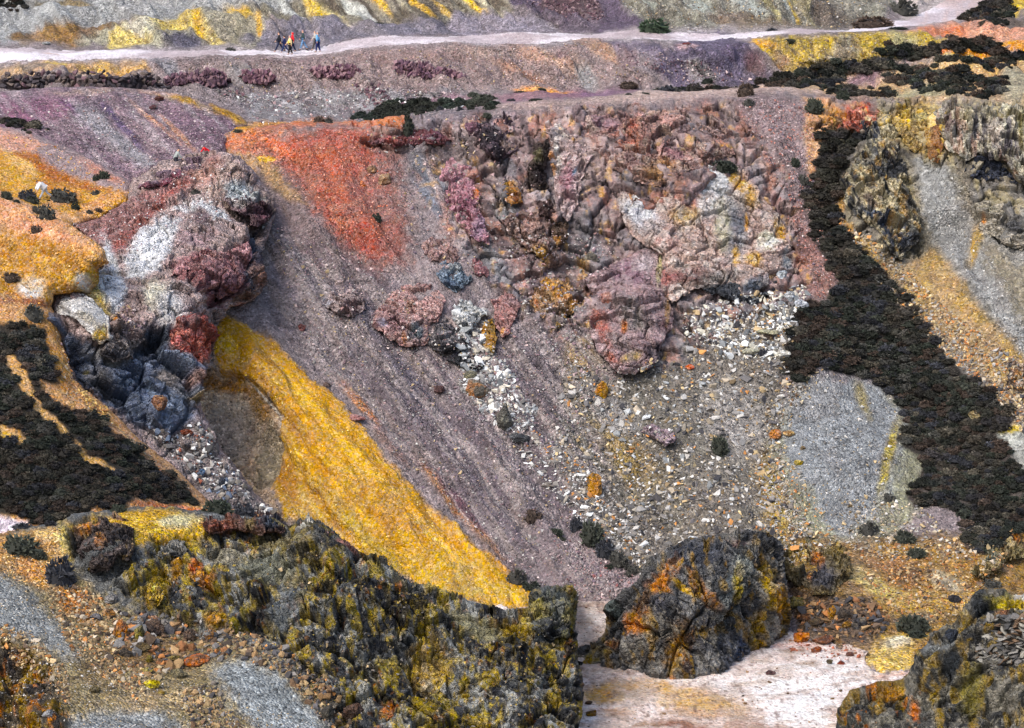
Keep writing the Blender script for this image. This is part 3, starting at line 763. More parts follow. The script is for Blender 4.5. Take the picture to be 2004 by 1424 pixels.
# ------------------------------------------------------------------ spoil mounds, the promontory, the left spur, the foreground ridge
# purple spoil mound
MA = Layer(-200, 520, 160, 440, 2.4)
MA.D = tps([(-200, 190, 192), (0, 180, 192), (240, 172, 192), (350, 186, 190), (492, 243, 186), (430, 290, 178.5), (250, 345, 176), (0, 250, 183), (100, 262, 182), (-200, 260, 183), (0, 340, 176), (200, 420, 170), (420, 400, 171), (300, 250, 183.5), (-200, 400, 173)], MA.u, MA.v)
MA.outline([(-400, 186), (0, 179), (100, 170), (240, 170), (330, 181), (420, 202), (468, 224), (494, 243), (470, 262), (440, 285), (440, 600), (-400, 600)], 7, rag=3, warp=2, rounding=2.0, rpx=26)
MA.solve()
MA.base((146, 124, 132))
MA.p((150, 104, 126), 16, [(-220, 190), (0, 190), (80, 184), (150, 196), (140, 215), (60, 250), (-220, 270)])
MA.p((118, 78, 112), 7, [(100, 190), (135, 192), (150, 215), (190, 250), (172, 250), (130, 215)]); MA.b((112, 80, 118), 165, 235, 50, 6, 48)
MA.p((150, 146, 152), 10, [(140, 200), (190, 205), (280, 300), (330, 345), (270, 330), (210, 280), (160, 240)])
MA.b((104, 88, 112), 215, 218, 34, 8, 45); MA.b((108, 92, 120), 250, 255, 60, 7, 48); MA.b((206, 150, 118), 300, 235, 80, 5, 42); MA.b((190, 142, 116), 350, 265, 60, 6, 48)
MA.p((134, 108, 122), 12, [(320, 205), (440, 225), (470, 250), (420, 290), (380, 290), (340, 240)])
MA.p((200, 152, 40), 5, [(250, 171), (330, 182), (420, 203), (468, 224), (490, 243), (470, 246), (430, 222), (380, 203), (300, 186)])
MA.b((196, 160, 146), 300, 180, 70, 6, 5); MA.b((150, 120, 120), 60, 330, 80, 30, 20); MA.b((176, 150, 140), 190, 178, 90, 7)
MA.m((180, 170, 172), .5, 14, .6, None, stretch=5, ang=45, seed=5); MA.m((98, 80, 96), .5, 13, .6, None, stretch=5, ang=45, seed=6)
grey_ = MA.col.mean(-1, keepdims=True); MA.col = ((MA.col * .95 + grey_ * .05) * .85).astype(np.float32)
MA.push((fbm(MA.P / 7, 4, 4) - .5) * 1.0 + (fbm(MA.P / 1.0, 5, 3) - .5) * .3)
MA.build("spoil_mound", M_GROUND, kind="structure")

# upper ochre mound
MB_ = Layer(-200, 310, 230, 470, 2.4)
MB_.D = tps([(-200, 244, 179), (0, 248, 178), (100, 275, 176), (180, 312, 173), (262, 362, 169), (0, 300, 172), (0, 380, 165), (130, 430, 163), (200, 420, 165), (-200, 300, 172), (-200, 400, 163), (250, 400, 166)], MB_.u, MB_.v)
MB_.outline([(-400, 240), (0, 247), (58, 256), (100, 274), (180, 311), (240, 344), (264, 366), (250, 392), (200, 426), (140, 442), (100, 600), (-400, 600)], 6, rag=3, warp=2, rounding=1.4, rpx=22)
MB_.solve()
MB_.base((150, 130, 130))
MB_.p((200, 148, 124), 6, [(-220, 248), (0, 250), (60, 262), (100, 286), (60, 294), (0, 292), (-220, 292)])
MB_.p((198, 148, 42), 8, [(-220, 294), (0, 293), (50, 296), (110, 330), (170, 350), (240, 380), (250, 396), (200, 426), (140, 446), (0, 460), (-220, 460)])
MB_.p((160, 96, 32), 7, [(20, 294), (60, 292), (110, 325), (170, 352), (240, 382), (180, 372), (110, 350), (60, 322)])
MB_.b((206, 150, 90), 190, 400, 60, 14, -20); MB_.b((214, 160, 112), 130, 424, 60, 14, 10); MB_.b((216, 170, 90), 40, 320, 40, 12, 30); MB_.b((186, 130, 110), 200, 336, 50, 10, 30); MB_.b((214, 160, 120), 105, 396, 30, 8, -10); MB_.b((184, 120, 30), 120, 366, 60, 12, 22)
MB_.m((180, 122, 24), .5, 12, .56, [(-220, 300), (250, 390), (140, 440), (-220, 440)], stretch=4, ang=30, seed=7)
MB_.gr *= .6; grey_ = MB_.col.mean(-1, keepdims=True); MB_.col = (MB_.col * .88 + grey_ * .12).astype(np.float32)
MB_.push((fbm(MB_.P / 6, 14, 4) - .5) * .8 + (fbm(MB_.P / .9, 15, 3) - .5) * .26)
MB_.build("ochre_mound", M_GROUND, kind="structure")

# promontory of pale and pink rock standing out from the wall
K = Layer(80, 580, 285, 1060, 2.1)
K.D = tps([(262, 356, 168), (410, 297, 171), (470, 315, 169), (500, 380, 169), (532, 420, 167), (300, 450, 160), (230, 480, 157), (400, 500, 157), (480, 480, 159.5), (350, 600, 150), (430, 600, 155), (250, 650, 147.4), (400, 700, 149.5),
           (150, 600, 146), (140, 700, 143.5), (300, 800, 144.5), (400, 820, 146), (330, 880, 143.5), (450, 920, 143.5), (540, 1000, 141.5), (110, 620, 145.6), (200, 560, 150), (130, 440, 163), (520, 560, 160)], K.u, K.v)
K.outline([(255, 362), (262, 350), (300, 328), (350, 306), (410, 296), (470, 306), (505, 345), (536, 392), (540, 425), (524, 470), (510, 505), (520, 545), (500, 590), (440, 604), (424, 640), (415, 690), (402, 730), (385, 770), (402, 815), (440, 885), (500, 965), (556, 1015), (500, 1060), (420, 1060), (340, 960), (260, 880), (170, 800), (110, 700), (100, 620), (106, 580), (150, 560), (205, 520), (190, 480), (150, 445), (130, 440), (200, 424), (250, 394)], 6, rag=5, warp=5, rounding=1.0, rpx=18)
K.solve(); K.N = blur(blur(K.N, 8, 0), 8, 1); K.stiff(.5, (.1, -.85, .5))
K.base((164, 142, 138))
K.p((150, 108, 104), 8, [(130, 440), (250, 392), (330, 345), (420, 305), (440, 320), (370, 360), (300, 410), (220, 480), (190, 480)])
K.p((150, 82, 72), 8, [(250, 440), (330, 370), (400, 330), (390, 350), (320, 400), (250, 470), (205, 510), (210, 480)], .85)
K.p((176, 150, 140), 10, [(380, 340), (470, 318), (500, 380), (440, 400), (390, 400)]); K.b((170, 130, 118), 400, 340, 40, 18, -30)
K.p((200, 202, 206), 8, [(270, 450), (320, 430), (352, 430), (330, 500), (300, 540), (250, 540), (240, 500)]); K.b((222, 226, 232), 290, 480, 34, 30)
K.p((196, 198, 202), 8, [(340, 400), (390, 384), (440, 400), (450, 430), (420, 430), (390, 405), (360, 410)]); K.b((120, 100, 104), 395, 425, 24, 24)
K.p((176, 178, 178), 8, [(440, 360), (480, 350), (520, 400), (470, 400)]); K.b((176, 186, 190), 470, 370, 26, 14, 40)
K.b((206, 200, 178), 305, 580, 26, 34); K.b((186, 184, 184), 330, 610, 30, 40); K.b((196, 200, 206), 220, 520, 14, 60, -20); K.b((212, 214, 218), 215, 545, 16, 26)
K.p((210, 214, 222), 6, [(178, 520), (205, 514), (225, 535), (246, 570), (240, 610), (215, 600), (190, 560)]); K.b((226, 190, 90), 204, 528, 7, 6)
K.p((184, 158, 84), 7, [(150, 530), (180, 520), (205, 580), (225, 620), (200, 605), (160, 560)])
K.p((158, 104, 108), 7, [(335, 520), (380, 490), (440, 495), (490, 470), (505, 500), (480, 560), (430, 600), (380, 570), (350, 545)], gr=.25)
K.b((176, 124, 124), 370, 510, 40, 14, -8); K.b((120, 78, 86), 440, 560, 40, 24, -20); K.b((150, 124, 128), 380, 470, 40, 16)
K.p((84, 92, 112), 6, [(488, 440), (525, 430), (520, 480), (510, 520), (500, 560), (480, 580), (470, 540), (490, 500)]); K.b((150, 112, 96), 500, 540, 20, 26); K.b((206, 118, 96), 482, 606, 22, 10)  # the blue-grey patch paints in shade on the overhang's right side
K.p((170, 90, 80), 6, [(330, 650), (350, 625), (400, 612), (420, 640), (416, 690), (400, 712), (370, 716), (345, 690), (332, 670)], gr=.2); K.b((206, 112, 94), 385, 680, 26, 20); K.b((140, 100, 100), 360, 640, 20, 14)
K.p((108, 120, 144), 8, [(110, 620), (150, 660), (230, 690), (270, 640), (330, 640), (340, 700), (400, 725), (390, 770), (330, 860), (250, 820), (160, 750), (115, 690)], gr=.15)
for a_ in [((122, 138, 166), 340, 800, 50, 40, 30), ((110, 110, 116), 200, 740, 50, 30, 30), ((52, 60, 76), 300, 660, 34, 24, -20), ((84, 100, 128), 260, 740, 40, 40, 0), ((134, 138, 148), 360, 770, 34, 20, 20), ((150, 118, 112), 380, 745, 20, 16, 0), ((128, 118, 112), 255, 660, 30, 14, 0),  # the blue-black blob paints the shade of the recess
           ((150, 134, 70), 175, 715, 8, 5, 0), ((146, 138, 136), 330, 740, 30, 24, 0), ((58, 66, 84), 150, 680, 20, 44, -30), ((130, 128, 126), 215, 690, 44, 14, 10), ((120, 134, 160), 345, 810, 16, 30, 20), ((160, 136, 90), 378, 780, 12, 9, 0)]:
    K.b(*a_)
K.p((136, 124, 122), 9, [(270, 830), (330, 850), (400, 815), (440, 885), (500, 965), (556, 1015), (480, 1040), (400, 980)], gr=1)
K.b((126, 104, 98), 250, 610, 24, 14); K.b((140, 120, 116), 260, 590, 24, 16)
RK = np.zeros(K.u.shape, np.float32)
for pts in [[(335, 520), (440, 490), (505, 440), (540, 390), (540, 430), (515, 560), (440, 604), (415, 710), (330, 715), (330, 650), (420, 600)], [(105, 620), (330, 640), (400, 720), (390, 780), (330, 870), (110, 720)], [(440, 380), (540, 380), (540, 440), (470, 450)]]:
    S, mk = K.mask_p(pts, 12, 6); RK[S] = np.maximum(RK[S], mk)
grey_ = K.col.mean(-1, keepdims=True); K.col = (K.col * .85 + grey_ * .15).astype(np.float32)
K.gr *= 1 - .6 * RK
K.push((fbm(K.P / 5, 24, 4) - .5) * 1.6)
K.blocks(2.6, 1.2, .55, 25, (1.1, 1, .9), RK, .25); K.blocks(1.1, .4, .3, 26, (1.1, 1, .9), RK, .22); K.blocks(.5, .12, .07, 27, (1.2, 1, .8), RK, .2)
K.blocks(1.4, .3, .28, 29, (1, 1, 1), 1 - RK, .1)
K.push((fbm(K.P / .8, 28, 3) - .5) * .3)
# overhanging brow on the right, and the shadowed clefts under it
for cu, cv, ru, rv, an, dp in [(505, 460, 20, 50, 12, -1.0), (300, 665, 40, 12, -18, -.8), (480, 590, 24, 14, 0, -1.0), (420, 590, 50, 8, -25, -.6), (250, 715, 50, 9, 15, -.9), (215, 760, 60, 8, 30, -.7)]:
    a = math.radians(an); x, y = K.u - cu, K.v - cv
    q = ((x * math.cos(a) + y * math.sin(a)) / ru) ** 2 + ((-x * math.sin(a) + y * math.cos(a)) / rv) ** 2
    K.push(dp * np.exp(-q * q))
K.build("rocky_promontory", M_ROCK, smooth=True, kind="structure")

# left spur: ochre above, gorse below
Ls = Layer(-200, 580, 360, 1080, 2.4)
Ls.D = tps([(-200, 372, 152), (0, 378, 152), (100, 430, 150), (200, 510, 147), (240, 545, 147), (180, 560, 148), (150, 565, 147), (100, 577, 146), (105, 610, 145), (110, 640, 143.5), (0, 620, 143), (60, 740, 137), (0, 900, 131), (150, 760, 138.5), (300, 870, 138), (400, 960, 136), (545, 1012, 134.5), (200, 900, 133), (0, 1020, 127.5), (200, 1000, 129), (400, 1040, 132), (-200, 620, 142), (-200, 900, 130), (-200, 1040, 126)], Ls.u, Ls.v)
Ls.outline([(-400, 360), (0, 374), (60, 400), (130, 438), (200, 488), (208, 512), (190, 524), (186, 548), (172, 566), (146, 570), (104, 577), (98, 600), (110, 626), (124, 680), (142, 740), (205, 792), (255, 842), (292, 874), (350, 920), (388, 960), (425, 990), (480, 1000), (552, 1016), (560, 1200), (-400, 1200)], 7, rag=4, warp=4, rounding=1.5, rpx=26)
Ls.solve()
Ls.base((196, 146, 90))
Ls.p((206, 146, 104), 16, [(-220, 370), (0, 378), (120, 436), (170, 475), (120, 500), (0, 440), (-220, 420)])
Ls.p((182, 130, 40), 18, [(-220, 470), (0, 450), (130, 480), (200, 520), (215, 600), (150, 580), (0, 570), (-220, 570)])
Ls.b((170, 118, 26), 90, 490, 70, 22, 20); Ls.p((192, 164, 60), 8, [(130, 540), (185, 520), (222, 610), (170, 590)])
Ls.b((206, 204, 200), 62, 562, 26, 20); Ls.b((208, 206, 202), 160, 548, 18, 18); Ls.b((160, 110, 84), 14, 585, 30, 14); Ls.b((150, 92, 50), 70, 592, 46, 9)
Ls.p((178, 128, 60), 9, [(50, 620), (110, 620), (150, 760), (250, 850), (350, 935), (300, 900), (180, 800), (100, 740)])
Ls.p((190, 148, 106), 9, [(180, 800), (250, 842), (350, 922), (400, 985), (330, 930), (240, 860)])
Ls.b((196, 112, 70), 350, 1000, 90, 10, 8)
GORSE_L = [(-220, 690), (0, 640), (40, 632), (85, 640), (95, 690), (115, 730), (120, 745), (80, 740), (95, 775), (140, 800), (190, 800), (215, 840), (260, 870), (300, 905), (345, 930), (370, 960), (395, 985), (330, 990), (270, 975), (230, 1000), (180, 1000), (130, 1020), (70, 1030), (40, 1005), (-220, 1010)]
GORSE_GAP = [[(15, 690), (30, 690), (75, 770), (88, 800), (145, 850), (165, 890), (232, 920), (215, 920), (165, 905), (140, 865), (80, 812), (40, 760), (10, 700)], [(0, 830), (40, 842), (54, 860), (40, 868), (0, 850)]]
Ls.p((50, 46, 40), 6, GORSE_L, gr=.6)  # ground painted dark beneath the bushes to hide gaps
for g_ in GORSE_GAP: Ls.p((200, 152, 84), 4, g_, gr=1)
Ls.b((196, 156, 60), 20, 855, 30, 10, 15)
Ls.p((190, 178, 190), 6, [(-220, 1010), (0, 1008), (55, 1018), (20, 1040), (-220, 1050)])
Ls.m((214, 164, 60), .5, 10, .58, [(-220, 440), (200, 500), (200, 600), (-220, 570)], stretch=3, ang=35, seed=5); Ls.m((160, 104, 36), .5, 12, .6, [(-220, 400), (200, 500), (200, 600), (-220, 570)], stretch=3, ang=35, seed=8)
Ls.gr *= .6; grey_ = Ls.col.mean(-1, keepdims=True); Ls.col = (Ls.col * .86 + grey_ * .14).astype(np.float32)
Ls.push((fbm(Ls.P / 6, 34, 4) - .5) * 1.1 + (fbm(Ls.P / .9, 35, 3) - .5) * .3)
spur = Ls.build("spur", M_GROUND, kind="structure")

# foreground ridge of dark streaked rock with gravel shelves
Fr = Layer(-200, 1180, 985, 1500, 2.2)
Fr.D = tps([(-100, 1040, 122.5), (0, 1052, 122), (130, 1010, 124), (240, 1000, 126), (420, 1000, 127), (545, 1014, 127), (600, 1022, 123.5), (700, 1080, 122), (880, 1170, 121), (1000, 1192, 121), (1050, 1160, 122.4), (1120, 1165, 122.4), (1140, 1340, 117.5), (1130, 1424, 114), (900, 1424, 111.5), (600, 1424, 108), (300, 1424, 105), (0, 1424, 103), (0, 1150, 116),
            (200, 1180, 117), (150, 1300, 110), (400, 1300, 112), (600, 1230, 114.5), (800, 1300, 115), (350, 1150, 119.5), (600, 1130, 118.5), (1000, 1300, 116.5), (-200, 1424, 102), (640, 1340, 111), (-200, 1150, 115), (250, 1050, 122), (150, 1100, 120.5)], Fr.u, Fr.v)
Fr.outline([(-400, 1035), (0, 1042), (60, 1032), (122, 1020), (140, 1004), (230, 996), (300, 990), (420, 1000), (500, 1012), (548, 1018), (566, 1034), (582, 1018), (622, 1020), (664, 1046), (700, 1078), (745, 1096), (780, 1128), (850, 1160), (880, 1168), (960, 1184), (985, 1196), (1030, 1192), (1042, 1160), (1064, 1152), (1120, 1156), (1128, 1180), (1124, 1240), (1132, 1262), (1128, 1290), (1142, 1330), (1138, 1400), (1126, 1440), (1126, 1700), (-400, 1700)], 9, rag=9, warp=5, rounding=1.6, rpx=20)
Fr.solve(); Fr.N = blur(blur(Fr.N, 12, 0), 12, 1); Fr.stiff(.75, (-.05, -.86, .5))
Fr.base((100, 102, 102))
p, b, m, r = Fr.p, Fr.b, Fr.m, Fr.r
ROCKF = [(560, 1020), (640, 1020), (760, 1100), (880, 1165), (1140, 1150), (1150, 1500), (640, 1500), (660, 1400), (600, 1330), (540, 1250), (440, 1240), (300, 1200), (230, 1150), (300, 1060), (430, 1040)]
GRAV = [(-220, 1040), (130, 1040), (150, 1120), (230, 1180), (320, 1230), (460, 1250), (560, 1300), (620, 1360), (660, 1500), (-220, 1500)]
p((138, 124, 92), 14, GRAV, gr=1)
p((168, 132, 84), 12, [(-220, 1040), (110, 1040), (140, 1130), (60, 1130), (-220, 1110)]); b((196, 142, 80), 70, 1120, 50, 24, 40); b((204, 168, 110), 100, 1045, 30, 14)
p((138, 142, 142), 20, [(-220, 1110), (0, 1120), (60, 1160), (120, 1230), (160, 1300), (120, 1290), (60, 1250), (-220, 1230)])
p((140, 146, 148), 20, [(420, 1300), (490, 1290), (560, 1330), (640, 1420), (660, 1500), (560, 1500), (480, 1400), (440, 1350)])
p((140, 144, 144), 20, [(200, 1390), (290, 1370), (350, 1424), (360, 1500), (120, 1500), (140, 1410)])
b((166, 146, 110), 310, 1370, 110, 20, -6); b((176, 118, 60), 150, 1180, 60, 24, 45); b((126, 102, 70), 300, 1280, 110, 34, 0); b((120, 104, 76), 200, 1320, 70, 30, 20)
p((196, 158, 50), 10, [(130, 1030), (230, 1000), (330, 992), (400, 1020), (420, 1060), (350, 1060), (260, 1070), (200, 1040)]); b((188, 180, 140), 350, 1020, 40, 16); b((206, 160, 30), 290, 1005, 50, 9); b((190, 160, 84), 380, 1075, 20, 24); b((176, 156, 96), 130, 1070, 12, 60, -10)
b((196, 110, 66), 430, 1030, 34, 10, 10)
m((62, 64, 68), .9, 34, .5, ROCKF, seed=21, sharp=.05, gr=.2, stretch=1.6, ang=60)
m((172, 174, 170), .8, 22, .58, ROCKF, sharp=.05, seed=22, gr=.2, stretch=1.5, ang=70)
m((164, 142, 46), .9, 22, .585, ROCKF, sharp=.04, seed=23, stretch=1.7, ang=75)
m((184, 162, 76), .8, 13, .62, ROCKF, sharp=.05, seed=28, stretch=1.6, ang=75)
m((36, 38, 44), .9, 22, .6, ROCKF, sharp=.05, seed=24, stretch=1.3, ang=60)
m((170, 110, 50), .7, 12, .75, ROCKF, seed=26)
r((176, 172, 158), .65, 26, .022, ROCKF, stretch=2, ang=65, seed=25, soft=10)
r((152, 130, 56), .6, 18, .03, ROCKF, stretch=1.6, ang=80, seed=27, soft=10)
b((124, 132, 138), 560, 1180, 30, 60, 30, .7); b((140, 142, 128), 520, 1110, 60, 30); b((140, 136, 120), 440, 1090, 40, 24); b((168, 140, 40), 310, 1150, 24, 40, 10); b((190, 152, 24), 300, 1165, 16, 26); b((206, 120, 46), 385, 1115, 12, 16, -20); b((190, 130, 50), 410, 1140, 14, 20); b((176, 130, 40), 345, 1110, 12, 24); b((150, 140, 104), 560, 1060, 60, 20); b((176, 134, 40), 425, 1222, 22, 14)
b((60, 64, 70), 640, 1060, 36, 26, 30, .7); b((176, 132, 120), 680, 1075, 26, 6, 30); b((54, 58, 62), 790, 1260, 20, 26); b((168, 138, 34), 1010, 1225, 34, 12, 20); b((176, 144, 60), 840, 1290, 40, 50, 20, .6); b((140, 136, 110), 930, 1215, 60, 16, 20); b((176, 148, 30), 830, 1390, 26, 30, 0, .8); b((180, 108, 50), 760, 1385, 16, 14)
b((88, 96, 96), 1080, 1190, 46, 40, 0, .8); b((150, 136, 66), 1112, 1210, 12, 30, 0, .7); b((60, 68, 76), 1075, 1240, 30, 18)
# left bottom rusty rock
LB = [(-220, 1240), (0, 1250), (60, 1270), (110, 1340), (130, 1424), (120, 1500), (-220, 1500)]
p((100, 92, 80), 9, LB, gr=.2); m((176, 140, 30), .8, 24, .56, LB, seed=31); m((60, 56, 58), .8, 22, .56, LB, seed=32); m((206, 130, 50), .8, 14, .66, LB, seed=33)
RF = np.zeros(Fr.u.shape, np.float32)
for pts in (ROCKF, LB, [(140, 1020), (200, 1010), (250, 1050), (270, 1110), (170, 1120), (140, 1080)]):
    S, mk = Fr.mask_p(pts, 12, 8); RF[S] = np.maximum(RF[S], mk)
Fr.gr *= 1 - .7 * RF
Fr.push(((fbm(Fr.P / 4.6, 44, 4) - .5) * 3.0 - .7 * np.exp(-((fbm(Fr.P / 3.2, 42, 3) - .5) / .035) ** 2)) * RF + (fbm(Fr.P / 4, 45, 3) - .5) * .8 * (1 - RF))
Fr.blocks(2.4, .62, .45, 46, (1.3, 1, .8), RF, .2); Fr.blocks(.8, .2, .2, 47, (1.1, 1, 1.0), RF, .2); Fr.blocks(.36, .12, .06, 43, (1, 1, 1), RF, .2)
rg = np.abs(fbm(Fr.P / .9, 48, 4) - .5) * 2
Fr.push((.35 - rg) * .38 * RF); Fr.push((fbm(Fr.P / .6, 49, 3) - .5) * (.14 + .16 * RF))
ridge = Fr.build("rocky_ridge", M_ROCK, kind="structure")

# right foreground cliff
Rc = Layer(1600, 2212, 1135, 1500, 2.2)
Rc.D = tps([(1640, 1400, 111.5), (1720, 1336, 114), (1790, 1292, 114.3), (1850, 1232, 114.6), (1920, 1160, 116), (2004, 1165, 115), (2200, 1160, 114), (1800, 1424, 109.5), (2004, 1424, 107), (1950, 1300, 111.5), (2004, 1250, 112), (1870, 1330, 111.5), (1900, 1230, 112.6), (2200, 1424, 105), (1700, 1424, 110.5), (1840, 1290, 112.5)], Rc.u, Rc.v)
Rc.outline([(1634, 1440), (1636, 1396), (1660, 1352), (1716, 1334), (1766, 1330), (1790, 1296), (1796, 1272), (1815, 1262), (1822, 1240), (1868, 1218), (1882, 1192), (1902, 1166), (1926, 1152), (1964, 1152), (1984, 1166), (2010, 1160), (2400, 1150), (2400, 1700), (1634, 1700)], 8, rag=8, warp=4, rounding=1.6, rpx=20)
Rc.solve(); Rc.N = blur(blur(Rc.N, 12, 0), 12, 1); Rc.stiff(.75, (-.1, -.86, .5))
Rc.base((90, 90, 86))
p, b, m, r = Rc.p, Rc.b, Rc.m, Rc.r
m((44, 46, 50), .8, 36, .5, None, seed=41); m((136, 132, 120), .8, 22, .56, None, seed=42); m((150, 124, 50), .8, 22, .6, None, seed=43, stretch=1.6, ang=80); m((190, 116, 40), .85, 14, .68, [(1640, 1330), (1800, 1330), (1800, 1440), (1640, 1440)], seed=44)
r((168, 164, 150), .6, 24, .022, None, stretch=1.8, ang=60, seed=45)
b((186, 134, 30), 1740, 1345, 24, 14); b((196, 110, 30), 1790, 1385, 9, 22); b((52, 56, 60), 1930, 1180, 36, 26); b((150, 140, 70), 1970, 1170, 40, 12); b((130, 134, 134), 1840, 1260, 40, 10, -15); b((186, 160, 36), 1985, 1172, 26, 12); b((190, 186, 180), 2010, 1162, 30, 6); b((120, 118, 112), 1970, 1285, 60, 14); b((120, 112, 60), 1900, 1350, 26, 46); b((160, 120, 90), 1965, 1192, 14, 10); b((46, 50, 54), 1860, 1300, 30, 30)
Rc.gr[...] = .2
Rc.push((fbm(Rc.P / 4, 54, 4) - .5) * 2.0)
Rc.push(-.7 * np.exp(-((fbm(Rc.P / 3.2, 52, 3) - .5) / .035) ** 2)); Rc.blocks(2.2, .65, .22, 55, (1.2, 1, .9), None, .2); Rc.blocks(.75, .2, .11, 57, (1.1, 1, 1), None, .2); Rc.blocks(.36, .12, .06, 53, (1, 1, 1), None, .2)
rg = np.abs(fbm(Rc.P / .9, 58, 4) - .5) * 2
Rc.push((.35 - rg) * .35); Rc.push((fbm(Rc.P / .5, 59, 3) - .5) * .2)
cliff = Rc.build("rock_cliff", M_ROCK, kind="structure")
# ------------------------------------------------------------------ rock outcrops standing proud of the slopes (each a body of its own)
HD = blur(blur(H.P[..., 1], 3, 0), 3, 1)
KD = blur(blur(K.P[..., 1], 3, 0), 3, 1)
FD = blur(blur(Fr.P[..., 1], 3, 0), 3, 1)
LD = blur(blur(Ls.P[..., 1], 3, 0), 3, 1)
def depth_of(layer, DD, u, v):
    j = np.clip((u - layer.ua[0]) / layer.step, 0, len(layer.ua) - 1.001); i = np.clip((v - layer.va[0]) / layer.step, 0, len(layer.va) - 1.001)
    j0, i0 = j.astype(int), i.astype(int); fj, fi = j - j0, i - i0
    return (DD[i0, j0] * (1 - fj) + DD[i0, j0 + 1] * fj) * (1 - fi) + (DD[i0 + 1, j0] * (1 - fj) + DD[i0 + 1, j0 + 1] * fj) * fi
def outcrop(label, pts, prot, base, paints=(), on=(H, HD), lip=.6, rpx=18, bs=1.6, amp=.5, tint=.2, aniso=(1, 1, .8), name="rock_outcrop", group=None, step=1.9, mott=(), rag=5, seed=None, back=None, veins=None, cat="rock outcrop", plane=0.0):
    seed = seed or (len(LAYERS) * 37 + 5)
    q = np.asarray(pts, float)
    L = Layer(q[:, 0].min() - 16, q[:, 0].max() + 16, q[:, 1].min() - 16, q[:, 1].max() + 16, step)
    sd, _, _ = sdf_poly(L.u, L.v, pts)
    t = np.clip((L.v - q[:, 1].min()) / max(np.ptp(q[:, 1]), 1), 0, 1)
    D = depth_of(on[0], on[1], L.u, L.v)
    k = max(4, int(rpx / step / 2)); D = blur(blur(D, k, 0), k, 1)
    if plane:                       # one clean face: flatten towards the mean plane
        A = np.stack([L.u.ravel(), L.v.ravel(), np.ones(L.u.size)], 1); w = np.linalg.lstsq(A, D.ravel(), rcond=None)[0]
        D = D * (1 - plane) + plane * (A @ w).reshape(D.shape)
    s = np.clip(-sd / rpx, 0, 1)
    L.D = D - prot * .62 * (1 - lip + lip * t) * (.42 + .58 * s ** .8) * (.72 + .6 * fbm(np.stack([L.u, L.v], -1) / 34, seed + 9, 3))
    L.outline(pts, back or prot * 1.8 + 1.0, px=7, rag=rag * 1.7, warp=10)
    L.solve(); L.stiff(.35); L.stiff(.6, (-.08, -.85, .5))
    L.base(base)
    for c_, *a_ in paints:
        kw = a_[-1] if isinstance(a_[-1], dict) else {}
        L.b(c_, *[x for x in a_ if not isinstance(x, dict)], **kw)
    for c_, amt, sc, thr, *rest in mott:
        L.m(c_, amt, sc, thr, seed=seed + int(sc), **(rest[0] if rest else {}))
    if veins: L.r(veins, .6, 22, .02, seed=seed, stretch=2, ang=60)
    L.gr[...] = .18
    grey_ = L.col.mean(-1, keepdims=True); L.col = ((L.col * .84 + grey_ * .16) * 1.18).astype(np.float32)
    L.blocks(bs * 1.2, amp * 1.25, min(.5, amp * 1.1), seed + 1, aniso, None, tint)
    L.blocks(bs * .5, amp * .4, min(.24, amp * .55), seed + 2, aniso, None, tint)
    L.blocks(bs * .24, amp * .12, amp * .1, seed + 4, aniso, None, tint * .8)
    L.push((fbm(L.P / .5, seed + 3, 3) - .5) * .12)
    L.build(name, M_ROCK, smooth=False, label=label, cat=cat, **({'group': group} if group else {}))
    return L

PK = (168, 128, 128)
# the broad broken cliff below the rim
outcrop("broad cracked pink and rust cliff just below the pale rim", [(1110, 222), (1170, 214), (1300, 206), (1390, 228), (1436, 268), (1440, 300), (1404, 312), (1380, 348), (1330, 342), (1290, 362), (1240, 352), (1200, 330), (1170, 300), (1150, 270)], 1.8, (178, 138, 128),
        [((186, 118, 96), 1230, 260, 44, 36, 20), ((150, 116, 124), 1180, 240, 40, 20, 0), ((186, 140, 92), 1290, 330, 34, 26, 0), ((150, 108, 112), 1320, 290, 24, 26, 0), ((180, 148, 138), 1380, 250, 44, 26, 0), ((112, 92, 96), 1330, 262, 18, 24, 40), ((172, 110, 84), 1265, 290, 30, 24, 30)], bs=1.4, amp=.42, mott=[((118, 98, 98), .6, 20, .6), ((190, 168, 150), .5, 16, .62)])
outcrop("pale pink cracked rib left of the rust cliff", [(1062, 246), (1100, 226), (1152, 240), (1160, 300), (1140, 345), (1130, 400), (1112, 430), (1086, 400), (1080, 330), (1074, 290)], 1.7, (196, 170, 168), [((206, 190, 184), 1100, 256, 24, 22, 0), ((170, 120, 130), 1110, 350, 18, 40, 0), ((206, 196, 190), 1090, 300, 8, 40, 0), ((196, 140, 84), 1080, 320, 6, 30, 0), ((120, 150, 180), 1126, 330, 4, 14, 20)], bs=1.1, amp=.32, mott=[((120, 104, 104), .5, 14, .62)])
outcrop("dark brown pinnacle streaked olive, high in the wall", [(1045, 267), (1058, 247), (1071, 267), (1074, 300), (1069, 333), (1074, 367), (1055, 372), (1035, 360), (1034, 320), (1045, 293)], 2.6, (74, 62, 58), [((128, 120, 84), 1056, 305, 10, 14, 0), ((140, 104, 90), 1058, 262, 10, 14, 0), ((50, 40, 42), 1056, 345, 16, 20, 0)], bs=.8, amp=.3, rpx=12)
